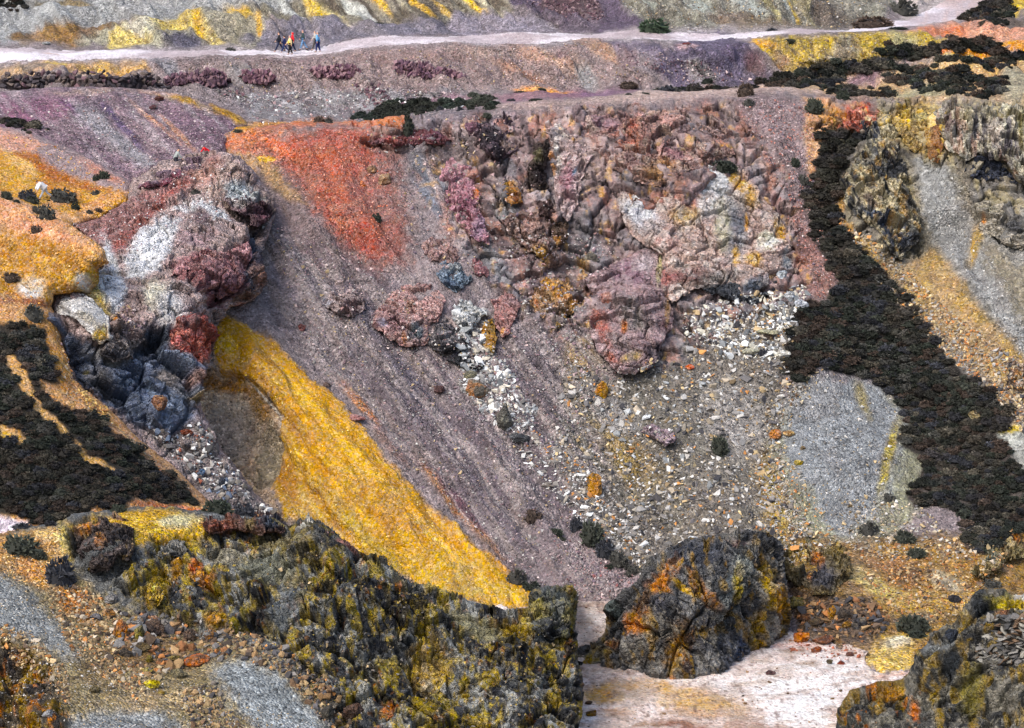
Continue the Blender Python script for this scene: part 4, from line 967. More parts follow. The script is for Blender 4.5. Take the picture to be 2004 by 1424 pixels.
outcrop("purple-black crag under the rim, left of the pale rib", [(908, 253), (935, 233), (960, 226), (1001, 236), (1014, 253), (994, 263), (1020, 290), (1003, 299), (984, 310), (978, 318), (962, 310), (942, 292), (934, 273), (919, 272)], 2.6, (104, 86, 96), [((130, 92, 108), 925, 254, 14, 12, 0), ((66, 58, 66), 955, 270, 16, 30, 30), ((150, 128, 120), 990, 280, 16, 10, 30), ((80, 62, 80), 998, 246, 12, 8, 0), ((62, 56, 66), 975, 300, 16, 12, 40)], bs=1.1, amp=.5, rpx=14)
outcrop("maroon overhanging ledge under the orange rim", [(722, 277), (751, 260), (778, 267), (801, 256), (855, 256), (875, 268), (888, 277), (868, 285), (828, 283), (781, 284), (751, 281), (731, 284)], 2.4, (138, 84, 88), [((176, 96, 90), 770, 272, 24, 8, 0), ((104, 66, 80), 850, 268, 24, 12, 0), ((150, 104, 108), 740, 276, 14, 6, 0)], lip=.85, bs=1.0, amp=.32, rpx=12)
outcrop("pink blocky column below the maroon ledge", [(861, 363), (871, 320), (885, 307), (901, 323), (921, 327), (938, 337), (931, 360), (945, 383), (937, 400), (948, 430), (960, 460), (957, 478), (935, 470), (906, 443), (879, 403), (866, 383)], 1.4, (196, 140, 152), [((190, 140, 148), 888, 325, 12, 14, 0), ((206, 120, 60), 934, 378, 6, 9, 0), ((150, 96, 112), 910, 400, 20, 20, 30), ((176, 128, 140), 925, 345, 16, 12, 0), ((160, 128, 150), 940, 445, 16, 30, 50)], bs=1.0, amp=.36)
outcrop("small orange-brown block with a dark split, mid wall", [(981, 360), (1001, 352), (1015, 370), (1026, 397), (1001, 404), (985, 390)], 1.7, (186, 130, 64), [((206, 160, 60), 990, 360, 8, 8, 0), ((120, 72, 40), 1012, 388, 10, 10, 0)], bs=.9, amp=.24, rpx=9)
outcrop("long brown slanting lump below the orange-brown block", [(981, 430), (995, 412), (1028, 413), (1051, 427), (1068, 447), (1085, 480), (1096, 516), (1075, 522), (1045, 502), (1020, 480), (994, 456)], 1.8, (134, 108, 98), [((110, 86, 80), 995, 435, 10, 16, 30), ((176, 136, 60), 1062, 500, 20, 14, 50), ((166, 130, 118), 1040, 440, 18, 14, 40)], bs=1.1, amp=.36)
outcrop("small dark maroon lump under the brown pinnacle", [(1054, 393), (1078, 389), (1089, 413), (1071, 426), (1057, 417)], 1.7, (88, 66, 64), [((200, 150, 50), 1075, 388, 5, 6, 0)], bs=.7, amp=.24, rpx=9)
outcrop("dark brown lump with ochre foot, right of the slanting lump", [(1071, 430), (1098, 422), (1116, 443), (1112, 470), (1090, 486), (1078, 462)], 1.7, (96, 76, 62), [((196, 140, 50), 1090, 470, 9, 8, 0)], bs=.8, amp=.26, rpx=10)
outcrop("large face striped white, yellow and blue-grey with shade painted dark along its foot", [(1203, 398), (1216, 372), (1242, 380), (1280, 402), (1290, 345), (1325, 325), (1370, 310), (1410, 316), (1452, 330), (1482, 368), (1504, 402), (1532, 436), (1550, 466), (1546, 500), (1560, 532), (1522, 547), (1480, 577), (1450, 583), (1438, 560), (1372, 566), (1334, 578), (1316, 592), (1292, 562), (1290, 500), (1252, 472), (1220, 432)], 3.6, (192, 164, 152),
        [((226, 226, 228), 1400, 352, 34, 50, -25), ((214, 164, 56), 1454, 364, 16, 50, -35), ((206, 200, 198), 1385, 400, 24, 24, 0), ((214, 208, 200), 1420, 400, 36, 20, 0), ((226, 230, 240), 1254, 412, 30, 50, -35), ((196, 160, 150), 1300, 470, 40, 26, 30), ((186, 120, 110), 1345, 385, 20, 36, -20), ((214, 180, 120), 1340, 420, 30, 24, 0), ((120, 122, 130), 1440, 450, 26, 66, 0), ((186, 180, 150), 1415, 440, 16, 46, 0), ((212, 150, 44), 1463, 436, 4, 20, 0), ((222, 168, 60), 1474, 508, 20, 15, 20), ((206, 156, 40), 1440, 500, 9, 24, 0), ((206, 160, 60), 1526, 450, 12, 26, -30), ((150, 110, 104), 1340, 540, 50, 16, -10), ((124, 112, 108), 1420, 540, 50, 14, 0), ((84, 92, 104), 1478, 562, 40, 16, -20), ((70, 70, 76), 1405, 560, 40, 8, 0), ((104, 116, 130), 1540, 510, 12, 26, 0), ((176, 112, 106), 1300, 545, 24, 24, 0), ((222, 214, 190), 1500, 470, 20, 20, 0), ((226, 216, 200), 1330, 350, 20, 16, 0), ((206, 190, 186), 1280, 440, 20, 20, 0)],  # dark blobs along the foot paint in the overhang's shade
        lip=.75, rpx=30, bs=2.0, amp=.34, tint=.12, mott=[((206, 198, 190), .5, 14, .62), ((140, 124, 124), .4, 18, .64)], plane=.55)
outcrop("added dark piece standing in for the shade beneath the striped face", [(1368, 568), (1400, 560), (1440, 558), (1480, 574), (1526, 546), (1516, 572), (1474, 594), (1432, 590), (1400, 576)], 1.2, (64, 68, 76), [((96, 108, 122), 1490, 572, 24, 12, -20)], bs=.9, amp=.36, rpx=8, aniso=(1.6, 1, .5))  # added dark rock, coloured as the shade under the face
outcrop("big rounded pink-purple bulge with an orange streak and shade painted on its underside", [(1151, 622), (1166, 582), (1142, 548), (1168, 530), (1215, 510), (1251, 485), (1288, 482), (1308, 508), (1311, 542), (1306, 585), (1318, 615), (1319, 642), (1300, 655), (1290, 688), (1286, 710), (1265, 724), (1235, 730), (1213, 728), (1186, 710), (1170, 692), (1157, 662)], 3.8, (172, 142, 144),
        [((150, 116, 130), 1230, 530, 40, 30, 0), ((176, 160, 164), 1262, 510, 24, 20, 0), ((206, 196, 130), 1294, 520, 6, 40, 8), ((180, 110, 96), 1180, 640, 16, 50, -28), ((132, 122, 118), 1240, 620, 44, 24, 30), ((206, 124, 54), 1222, 637, 7, 16, 0), ((186, 128, 110), 1185, 595, 10, 14, 0), ((176, 104, 84), 1195, 700, 18, 10, 30), ((206, 170, 90), 1236, 700, 20, 10, -20), ((60, 50, 58), 1280, 690, 22, 20, 0), ((120, 92, 100), 1300, 640, 14, 20, 0), ((196, 150, 80), 1305, 600, 6, 30, 0), ((140, 118, 116), 1215, 670, 40, 14, 30)],  # dark blobs at lower right paint in the overhang shadow
        lip=.6, rpx=48, bs=2.6, amp=.42, tint=.1, aniso=(1.2, 1, .6), mott=[((180, 160, 160), .5, 10, .62, dict(stretch=3, ang=80)), ((110, 92, 98), .45, 14, .62, dict(stretch=3, ang=60))])
outcrop("bright orange-yellow block with a dark cracked belly", [(1038, 588), (1045, 555), (1065, 538), (1085, 545), (1111, 552), (1131, 582), (1132, 602), (1111, 616), (1068, 619), (1051, 608)], 2.2, (178, 140, 100), [((232, 164, 60), 1092, 568, 26, 16, 20), ((226, 160, 56), 1068, 548, 10, 12, 0), ((150, 132, 120), 1075, 604, 24, 10, 0), ((200, 140, 50), 1122, 592, 9, 14, 0), ((206, 130, 70), 1046, 590, 5, 8, 0)], bs=1.0, amp=.4, rpx=14, lip=.7)
outcrop("small ochre wedge of rock under the orange-yellow block", [(1078, 622), (1112, 620), (1108, 634), (1094, 642)], 1.0, (150, 122, 70), bs=.6, amp=.2, rpx=8)
outcrop("pink lumpy outcrop with a blue-grey square slab, left mid wall", [(728, 608), (755, 588), (785, 562), (811, 556), (828, 550), (857, 558), (876, 585), (868, 615), (843, 635), (836, 670), (795, 678), (761, 662), (731, 637)], 1.7, (192, 150, 144), [((186, 140, 134), 845, 562, 14, 12, 0), ((200, 150, 120), 800, 592, 9, 9, 0), ((128, 140, 148), 812, 652, 18, 20, 0), ((200, 140, 100), 790, 660, 5, 14, 0), ((150, 112, 116), 770, 630, 24, 24, 30), ((176, 170, 190), 748, 632, 12, 8, 30)], bs=1.3, amp=.36, rpx=20, mott=[((140, 108, 108), .5, 16, .6)])
outcrop("pink cap rock above the blue slab", [(826, 484), (840, 468), (872, 461), (902, 470), (906, 500), (890, 517), (858, 514), (838, 508)], 1.4, (172, 136, 130), [((150, 120, 118), 870, 500, 20, 9, 0)], bs=.9, amp=.3, rpx=14)
outcrop("blue-grey shattered slab below the pink cap rock", [(846, 522), (880, 508), (910, 516), (920, 548), (892, 572), (866, 558)], 1.4, (122, 140, 158), [((150, 156, 160), 890, 520, 20, 8, 0), ((86, 106, 132), 880, 555, 16, 10, 0)], bs=.7, amp=.3, rpx=12)
outcrop("reddish tilted slab right of the blue-grey slab", [(920, 500), (940, 506), (956, 532), (952, 540), (930, 534), (922, 520)], 1.1, (160, 108, 112), bs=.8, amp=.2, rpx=9)
outcrop("black slate crag at the head of the white block run", [(835, 658), (855, 638), (881, 624), (905, 640), (915, 656), (918, 676), (895, 684), (888, 694), (861, 690), (841, 674)], 2.8, (96, 92, 96), [((130, 126, 130), 872, 655, 24, 8, 30), ((56, 56, 60), 885, 686, 26, 8, 0)], bs=.9, amp=.34, rpx=14, aniso=(1.4, 1, .5), lip=.8)
outcrop("low black slate step under the slate crag", [(872, 704), (900, 690), (925, 688), (948, 716), (925, 722), (896, 718)], 1.8, (60, 62, 66), [((120, 126, 134), 915, 694, 18, 5, 10)], bs=.7, amp=.3, rpx=10, aniso=(1.6, 1, .5), lip=.8)
outcrop("white shattered ledge above the slate crag", [(884, 622), (900, 585), (922, 588), (952, 606), (957, 618), (938, 632), (916, 650), (900, 640)], 1.6, (196, 200, 200), [((226, 228, 222), 915, 615, 16, 12, 0), ((96, 100, 106), 905, 636, 12, 5, 0)], bs=.55, amp=.3, rpx=10, tint=.4)
outcrop("pink flat slab right of the white shattered ledge", [(958, 585), (988, 574), (1011, 578), (1019, 588), (1012, 620), (1001, 658), (981, 664), (968, 637)], 1.5, (178, 130, 124), [((206, 150, 70), 984, 648, 5, 12, 30), ((176, 140, 140), 1000, 590, 14, 10, 0)], bs=1.3, amp=.26, rpx=10)
outcrop("narrow mustard slab beside the white shattered ledge", [(944, 622), (965, 620), (973, 662), (969, 693), (951, 690), (940, 662)], 1.9, (190, 142, 50), [((214, 190, 150), 952, 682, 8, 7, 0), ((150, 116, 50), 960, 640, 8, 14, 0)], bs=1.1, amp=.2, rpx=9)
outcrop("pale grey-pink lump on the left of the mauve scree", [(628, 590), (650, 566), (668, 543), (692, 556), (712, 578), (717, 605), (690, 624), (660, 616)], 1.5, (166, 146, 144), [((190, 186, 196), 636, 590, 12, 12, 0), ((150, 120, 120), 690, 600, 18, 14, 0), ((196, 140, 116), 706, 566, 5, 5, 0)], bs=.9, amp=.34, rpx=14)
outcrop("pale slab with salmon foot at the top of the ochre tip", [(465, 600), (488, 593), (502, 600), (500, 616), (480, 618)], 1.0, (206, 124, 100), bs=.7, amp=.2, rpx=8, on=(K, KD))
# promontory pieces
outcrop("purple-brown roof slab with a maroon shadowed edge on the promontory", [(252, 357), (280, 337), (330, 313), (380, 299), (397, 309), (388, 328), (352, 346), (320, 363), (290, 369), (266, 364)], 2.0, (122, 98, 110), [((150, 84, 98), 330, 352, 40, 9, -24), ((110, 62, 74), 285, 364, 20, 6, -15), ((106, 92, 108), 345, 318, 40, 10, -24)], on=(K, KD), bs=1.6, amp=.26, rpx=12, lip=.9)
outcrop("dark split head of the promontory over the mauve scree", [(444, 392), (480, 384), (500, 394), (530, 396), (539, 404), (534, 432), (505, 446), (490, 440), (488, 420), (460, 408)], 2.8, (118, 92, 96), [((150, 142, 140), 472, 398, 26, 9, 10), ((100, 66, 76), 515, 420, 18, 20, 0), ((84, 64, 70), 526, 410, 10, 12, 0)], on=(K, KD), bs=.9, amp=.42, rpx=12, lip=.7, aniso=(1.5, 1, .6))
outcrop("pink overhanging brow across the middle of the promontory", [(330, 540), (352, 512), (382, 496), (420, 500), (456, 490), (486, 474), (494, 498), (480, 536), (462, 572), (430, 584), (404, 560), (400, 536), (366, 526), (350, 536)], 2.2, (186, 134, 136), [((186, 138, 134), 400, 508, 50, 9, -6), ((150, 104, 116), 450, 556, 24, 20, 0), ((110, 74, 84), 424, 570, 20, 10, 0)], on=(K, KD), bs=1.3, amp=.5, rpx=16, lip=.7)
outcrop("brick-red lumpy rock beside the head of the ochre tip", [(330, 668), (334, 636), (352, 622), (384, 612), (408, 626), (416, 660), (414, 690), (396, 714), (370, 716), (346, 694)], 1.4, (196, 112, 100), [((226, 122, 102), 388, 678, 24, 18, 0), ((140, 96, 96), 362, 632, 18, 9, 0), ((110, 66, 66), 372, 708, 24, 6, 0), ((196, 120, 100), 345, 640, 9, 12, 0)], on=(K, KD), bs=1.1, amp=.42, rpx=16, lip=.6)
outcrop("tan knobbly buttress on the right flank of the promontory", [(492, 498), (510, 488), (520, 520), (519, 556), (500, 592), (482, 590), (478, 560)], 1.5, (140, 110, 104), [((110, 104, 116), 505, 505, 12, 14, 0), ((170, 130, 110), 495, 560, 10, 14, 0)], on=(K, KD), bs=.9, amp=.3, rpx=10)
WD = outcrop("smooth white dome of rock with an ochre stain at the edge of the gorse spur", [(102, 580), (120, 573), (140, 571), (162, 576), (188, 592), (214, 622), (220, 662), (200, 674), (180, 664), (166, 644), (146, 624), (113, 610)], 2.6, (214, 212, 208), [((226, 176, 40), 200, 652, 16, 18, 0), ((206, 196, 176), 175, 625, 30, 10, 40), ((150, 146, 142), 130, 602, 24, 6, 30), ((236, 200, 120), 206, 640, 6, 8, 0)], on=(K, KD), bs=2.2, amp=.14, rpx=26, tint=.06, back=5)
outcrop("grey-brown shelf of rock under the white dome", [(196, 676), (222, 664), (262, 640), (292, 640), (284, 672), (262, 686), (262, 702), (225, 704), (198, 694)], 1.8, (130, 120, 116), [((96, 96, 104), 230, 690, 30, 8, 0), ((150, 128, 122), 262, 655, 24, 12, 0)], on=(K, KD), bs=.8, amp=.34, rpx=12, lip=.7)
outcrop("small mustard knob at the right of the white dome", [(222, 628), (228, 618), (238, 628), (236, 640), (226, 640)], 1.0, (206, 130, 30), on=(K, KD), bs=.5, amp=.14, rpx=6)
# rocks at the right of the wall
outcrop("dark slanting crag between the gorse band and the grey scree chute", [(1709, 233), (1719, 216), (1746, 226), (1757, 253), (1760, 287), (1774, 320), (1780, 367), (1788, 400), (1800, 425), (1792, 470), (1764, 510), (1736, 490), (1716, 450), (1670, 424), (1655, 393), (1642, 355), (1662, 327), (1684, 293)], 3.4, (122, 120, 110), [((70, 74, 84), 1720, 250, 20, 30, 0), ((190, 176, 60), 1730, 240, 14, 8, 0), ((66, 80, 104), 1720, 430, 40, 24, 30), ((150, 144, 116), 1680, 340, 20, 30, -30), ((190, 150, 76), 1765, 390, 9, 34, -10), ((96, 78, 60), 1745, 290, 14, 24, 0), ((130, 116, 100), 1700, 380, 40, 20, 30), ((84, 90, 104), 1760, 470, 24, 30, 20)], bs=1.2, amp=.55, rpx=20, aniso=(.8, 1, 1.4), veins=(206, 198, 170), mott=[((52, 56, 66), .85, 16, .55, dict(stretch=3, ang=55)), ((206, 192, 150), .75, 9, .58, dict(stretch=3, ang=55)), ((190, 150, 70), .7, 9, .66, dict(stretch=2, ang=55))])
outcrop("tall pale cliff with a black cave at its foot, right edge", [(1828, 214), (1870, 200), (1920, 200), (1980, 206), (2060, 206), (2080, 330), (2020, 372), (1990, 352), (1966, 318), (1940, 312), (1912, 300), (1890, 316), (1872, 300), (1850, 288), (1838, 250)], 4.4, (176, 172, 158), [((190, 178, 140), 1900, 225, 50, 16, 0), ((122, 104, 98), 1856, 240, 20, 36, 0), ((84, 86, 96), 1908, 260, 9, 34, 0), ((176, 164, 150), 1940, 270, 24, 34, 0), ((116, 108, 112), 1975, 290, 14, 44, 0), ((196, 184, 130), 1990, 230, 24, 14, 0), ((100, 96, 100), 1940, 306, 30, 9, 0), ((190, 180, 120), 2000, 260, 6, 34, 0)], bs=1.3, amp=.6, rpx=18, aniso=(.7, 1, 1.6), lip=.75, veins=(70, 66, 70), mott=[((84, 80, 86), .8, 12, .57, dict(stretch=4, ang=82)), ((212, 202, 170), .7, 8, .6, dict(stretch=4, ang=82)), ((176, 132, 110), .6, 12, .64, dict(stretch=3, ang=82))])
outcrop("dark of the cave under the pale cliff, painted as blue-black rock", [(1888, 300), (1920, 296), (1970, 322), (1992, 356), (1960, 352), (1925, 354), (1892, 344)], .6, (62, 68, 84), bs=.8, amp=.4, rpx=10)  # near-black colour stands in for the shade inside the cave
outcrop("layered grey crag low on the right edge below the pale cliff", [(1898, 402), (1930, 390), (1960, 400), (2040, 410), (2060, 480), (2010, 488), (1975, 482), (1940, 462), (1908, 442)], 2.2, (166, 158, 142), [((96, 96, 98), 1985, 440, 30, 12, 20), ((206, 140, 60), 1927, 428, 6, 7, 0), ((176, 168, 140), 1940, 410, 30, 7, 10)], bs=1.0, amp=.4, rpx=14, aniso=(1.6, 1, .5))
outcrop("smooth brown tongue of rock hanging beside the yellow bank", [(1808, 250), (1818, 228), (1834, 240), (1846, 292), (1837, 322), (1817, 308), (1808, 270)], 1.6, (156, 110, 62), [((190, 150, 70), 1815, 260, 8, 24, 0)], bs=1.4, amp=.2, rpx=16)
outcrop("yellow shattered bank top between the two right-hand crags", [(1722, 214), (1760, 206), (1800, 202), (1830, 216), (1812, 246), (1806, 280), (1792, 300), (1770, 280), (1752, 240)], 1.2, (186, 156, 84), [((206, 172, 50), 1770, 232, 20, 16, 0), ((150, 134, 100), 1740, 212, 20, 8, 0), ((206, 190, 120), 1800, 225, 20, 16, 0)], bs=.8, amp=.36, rpx=14, mott=[((112, 96, 72), .5, 9, .58, dict(stretch=2, ang=60))])
outcrop("salmon-red broken rocks at the top of the gorse band", [(1654, 236), (1672, 214), (1692, 204), (1714, 214), (1712, 240), (1682, 260), (1662, 254)], 1.3, (200, 112, 92), [((222, 140, 116), 1690, 222, 16, 9, 0), ((160, 84, 70), 1675, 246, 14, 8, 0)], bs=.7, amp=.4, rpx=10, tint=.3)
outcrop("brown and gold broken rocks left of the salmon rocks", [(1572, 228), (1600, 222), (1640, 226), (1650, 244), (1630, 258), (1596, 256), (1576, 244)], 1.1, (150, 114, 72), [((206, 160, 60), 1626, 236, 8, 8, 0), ((96, 74, 60), 1610, 246, 20, 7, 0), ((200, 160, 90), 1590, 232, 12, 6, 0)], bs=.7, amp=.36, rpx=9, tint=.3)
outcrop("grey and tan crag at the right edge beside the gorse tongue", [(1966, 706), (1984, 694), (2060, 690), (2060, 760), (1992, 764), (1974, 756)], 1.6, (166, 140, 118), [((90, 94, 104), 1974, 725, 7, 24, 0), ((206, 150, 70), 1990, 735, 9, 7, 0)], bs=.9, amp=.4, rpx=10)
outcrop("pale mauve splintered wedge in the rubble field", [(1254, 843), (1275, 833), (1300, 838), (1320, 848), (1324, 864), (1302, 876), (1278, 860)], 1.2, (176, 152, 162), bs=.6, amp=.3, rpx=8, aniso=(2, 1, .5))
outcrop("yellow-brown weathered knob behind the great dark boulder", [(1527, 1092), (1548, 1060), (1569, 1053), (1603, 1050), (1636, 1063), (1659, 1083), (1656, 1100), (1668, 1118), (1654, 1138), (1626, 1162), (1596, 1165), (1569, 1152), (1539, 1138), (1533, 1110)], 3.0, (140, 124, 84), [((84, 84, 92), 1605, 1120, 34, 30, 20), ((190, 160, 70), 1560, 1096, 20, 24, 0), ((206, 130, 50), 1600, 1092, 16, 12, 20), ((180, 172, 130), 1590, 1062, 24, 8, 0), ((170, 140, 60), 1640, 1075, 16, 12, 30), ((206, 130, 44), 1582, 1125, 6, 9, 0)], bs=1.1, amp=.55, rpx=18, mott=[((60, 58, 58), .6, 16, .62)])
outcrop("ochre and grey crag with an orange tip under the gorse, right edge", [(1902, 1124), (1926, 1084), (1953, 1068), (1959, 1044), (1976, 1034), (2000, 1044), (2012, 1090), (1970, 1094), (1954, 1118), (1924, 1132)], 2.2, (156, 140, 92), [((206, 130, 50), 1988, 1048, 12, 12, 0), ((130, 100, 54), 1963, 1060, 6, 20, 0), ((150, 152, 130), 1940, 1090, 18, 12, 0)], bs=.9, amp=.45, rpx=12)
# on the foreground ridge
FO = (Fr, FD)
outcrop("square-topped dark pinnacle at the end of the foreground ridge", [(1030, 1196), (1041, 1167), (1051, 1157), (1068, 1152), (1121, 1151), (1127, 1167), (1128, 1192), (1125, 1238), (1112, 1252), (1068, 1250), (1040, 1230), (1031, 1210)], 1.8, (88, 90, 84), [((112, 118, 112), 1085, 1160, 40, 10, 0), ((170, 158, 96), 1112, 1205, 9, 22, 0), ((60, 64, 70), 1080, 1232, 34, 20, 0), ((150, 136, 50), 1050, 1190, 14, 16, 0), ((176, 120, 50), 1028, 1204, 7, 9, 0)], on=FO, bs=1.0, amp=.4, rpx=10, aniso=(1, 1, 1.2), mott=[((130, 122, 70), .6, 12, .6)])
outcrop("dark rock knob with an orange patch at the tip of the ridge", [(1102, 1258), (1112, 1244), (1126, 1246), (1130, 1264), (1124, 1282), (1108, 1284)], 1.4, (70, 58, 46), [((214, 130, 40), 1120, 1252, 6, 6, 0), ((150, 120, 40), 1124, 1276, 6, 8, 0)], on=FO, bs=.6, amp=.22, rpx=8)
outcrop("rust-patched dark outcrop on the left of the foreground ridge", [(141, 1028), (187, 1008), (217, 1008), (247, 1022), (262, 1037), (268, 1073), (254, 1094), (230, 1090), (213, 1114), (180, 1121), (160, 1098), (147, 1064)], 2.6, (96, 84, 80), [((214, 140, 54), 172, 1030, 24, 9, -20), ((206, 132, 48), 196, 1055, 12, 16, 0), ((60, 56, 60), 228, 1050, 24, 16, -20), ((196, 150, 110), 232, 1018, 16, 7, 20), ((200, 160, 40), 166, 1112, 8, 12, 0), ((110, 96, 90), 240, 1080, 16, 18, 0)], on=FO, bs=1.0, amp=.45, rpx=14, mott=[((56, 54, 58), .6, 14, .58), ((196, 160, 70), .4, 12, .66)])
outcrop("brown and blue-black wall of rock below the gorse tip", [(398, 1028), (410, 1010), (457, 1003), (467, 1010), (493, 988), (533, 987), (550, 1010), (558, 1041), (533, 1045), (500, 1044), (453, 1039), (407, 1044)], 2.2, (112, 82, 72), [((60, 68, 82), 530, 1026, 26, 16, 0), ((214, 140, 70), 535, 992, 18, 7, 20), ((150, 88, 66), 430, 1028, 26, 12, 0), ((196, 170, 150), 505, 994, 18, 5, 0), ((120, 100, 60), 490, 1026, 12, 14, 0)], on=FO, bs=.9, amp=.4, rpx=9, aniso=(1, 1, 1.3))
outcrop("grey crest of splintered rock at the high end of the foreground ridge", [(576, 1032), (586, 1018), (604, 1014), (626, 1018), (648, 1032), (668, 1050), (650, 1056), (628, 1050), (600, 1052), (582, 1050)], 1.6, (128, 124, 116), [((70, 72, 80), 640, 1046, 20, 8, 20), ((206, 130, 96), 650, 1048, 14, 4, 25), ((180, 176, 160), 600, 1030, 16, 9, 0)], on=FO, bs=.8, amp=.4, rpx=9)
outcrop("grey ribbed hump in the middle of the foreground ridge", [(306, 1086), (316, 1066), (338, 1057), (360, 1062), (368, 1080), (352, 1090), (330, 1084), (318, 1096)], 1.4, (140, 138, 130), [((80, 80, 82), 336, 1084, 20, 6, 0)], on=FO, bs=.8, amp=.34, rpx=9)
outcrop("mustard and rust pillar of rock, middle of the foreground ridge", [(364, 1106), (378, 1098), (392, 1108), (398, 1120), (408, 1136), (400, 1150), (384, 1146), (370, 1130)], 1.4, (190, 136, 40), [((200, 100, 40), 376, 1112, 9, 12, 0), ((226, 190, 50), 392, 1116, 6, 8, 0), ((150, 96, 50), 396, 1142, 9, 7, 0)], on=FO, bs=.6, amp=.3, rpx=8)
outcrop("bright mustard shard of rock below the ribbed hump", [(286, 1158), (292, 1140), (306, 1136), (318, 1148), (324, 1164), (318, 1180), (304, 1194), (292, 1182)], 1.5, (186, 154, 36), [((130, 104, 40), 300, 1180, 10, 8, 0), ((214, 190, 70), 304, 1150, 7, 8, 0)], on=FO, bs=.6, amp=.34, rpx=9)

# ---- the great boulder on the pit floor
G = Layer(1100, 1570, 1020, 1370, 1.8)
G.D = tps([(1130, 1300, 130), (1200, 1322, 128.2), (1330, 1342, 127), (1430, 1316, 128.5), (1478, 1290, 130.5), (1532, 1240, 134), (1540, 1120, 135.5), (1530, 1066, 136), (1430, 1046, 133.5), (1345, 1056, 133), (1270, 1098, 132.5), (1250, 1130, 132), (1188, 1220, 131.5), (1155, 1266, 131), (1330, 1200, 128.2), (1440, 1150, 130.2), (1440, 1280, 129.2), (1500, 1160, 133), (1280, 1180, 129.5), (1240, 1260, 128.8), (1400, 1100, 130.8), (1340, 1290, 127.4)], G.u, G.v)
G.outline([(1128, 1296), (1138, 1276), (1160, 1262), (1184, 1238), (1188, 1206), (1206, 1184), (1222, 1160), (1250, 1132), (1268, 1094), (1310, 1070), (1350, 1052), (1430, 1042), (1470, 1036), (1504, 1044), (1530, 1066), (1538, 1120), (1540, 1180), (1534, 1242), (1504, 1266), (1478, 1292), (1432, 1318), (1332, 1344), (1262, 1334), (1200, 1324), (1140, 1314)], 6, px=8, rag=5, warp=5, rounding=1.6, rpx=26)
G.solve(); G.N = blur(blur(G.N, 12, 0), 12, 1); G.stiff(.5, (-.05, -.9, .42))
G.base((112, 112, 112))
for a_ in [((70, 74, 84), 1360, 1090, 60, 30, 0), ((58, 60, 66), 1330, 1110, 30, 16, 0), ((150, 156, 150), 1455, 1110, 24, 60, 0), ((130, 138, 140), 1420, 1180, 30, 60, 0), ((168, 136, 40), 1505, 1140, 16, 60, -5), ((176, 130, 40), 1525, 1190, 12, 60, 0), ((150, 120, 40), 1490, 1240, 14, 50, 5), ((206, 134, 30), 1380, 1160, 12, 44, -40), ((226, 140, 36), 1300, 1130, 22, 40, 30), ((218, 134, 34), 1250, 1215, 26, 30, 20), ((206, 150, 70), 1270, 1170, 14, 40, 30), ((222, 140, 40), 1285, 1150, 30, 12, 20), ((72, 72, 80), 1295, 1190, 16, 24, 0),
           ((178, 134, 50), 1325, 1260, 24, 50, 15), ((200, 140, 50), 1345, 1270, 12, 40, 20), ((110, 72, 40), 1345, 1290, 10, 40, 10), ((92, 106, 134), 1460, 1270, 20, 34, 0), ((120, 124, 134), 1430, 1280, 20, 40, 0), ((150, 128, 40), 1170, 1280, 34, 14, -20), ((140, 116, 40), 1145, 1296, 16, 12, 0), ((206, 130, 50), 1316, 1330, 10, 10, 0), ((200, 130, 40), 1196, 1256, 12, 10, 0), ((84, 80, 76), 1250, 1280, 40, 30, 0), ((110, 120, 116), 1205, 1200, 10, 30, 10), ((60, 60, 64), 1390, 1230, 30, 50, 20), ((140, 112, 110), 1440, 1052, 40, 7, 0), ((170, 150, 60), 1440, 1150, 9, 40, 0), ((190, 150, 40), 1340, 1150, 30, 7, 30)]:
    G.b(*a_)
for a_ in [((52, 54, 60), .8, 24, .58, None, 1.6, 70), ((150, 146, 136), .6, 16, .62, None, 2, 75), ((160, 126, 44), .6, 14, .64, None, 2, 80)]:
    G.m(*a_, seed=61 + int(a_[2]))
G.r((170, 164, 150), .6, 22, .02, None, stretch=2, ang=70, seed=65)
G.gr[...] = .15
G.push((fbm(G.P / 3.5, 81, 4) - .5) * 1.7)
G.blocks(2.8, .62, .4, 82, (.9, 1, 1.2), None, .2); G.blocks(1.0, .24, .12, 83, (.8, 1, 1.4), None, .2); G.blocks(.4, .13, .07, 86, (.9, 1, 1.2), None, .2)
rg = np.abs(fbm(G.P / .9 / np.array([.7, 1, 1.6]), 84, 4) - .5) * 2
G.push((.35 - rg) * .26); G.push((fbm(G.P / .45, 85, 3) - .5) * .16)
G.build("boulder", M_ROCK, smooth=False, label="great dark boulder streaked orange and mustard standing on the pale pit floor", cat="boulder")
# ------------------------------------------------------------------ loose stones, boulders, walls
import bmesh
def hull_mesh(name, n, seed, dims=(1, 1, 1), cuts=0):
    """an angular stone: the hull of points on a lumpy ball"""
    rg_ = np.random.default_rng(seed)
    q = rg_.normal(size=(n, 3)); q /= np.linalg.norm(q, axis=1, keepdims=True)
    q = np.sign(q) * np.abs(q) ** .62
    q *= (.72 + .42 * rg_.random((n, 1))) * np.asarray(dims)
    bm = bmesh.new()
    vs = [bm.verts.new(x) for x in q]
    r_ = bmesh.ops.convex_hull(bm, input=vs)
    bmesh.ops.delete(bm, geom=list({g for g in r_["geom_interior"] + r_["geom_unused"] if isinstance(g, bmesh.types.BMVert)}), context='VERTS')
    me = bpy.data.meshes.new(name); bm.to_mesh(me); bm.free()
    me.materials.append(M_STONE)
    return me
def mesh_arrays(me):
    V = np.empty(len(me.vertices) * 3, np.float32); me.vertices.foreach_get("co", V)
    me.calc_loop_triangles()
    F = np.empty(len(me.loop_triangles) * 3, np.int32); me.loop_triangles.foreach_get("vertices", F)
    return V.reshape(-1, 3), F.reshape(-1, 3)
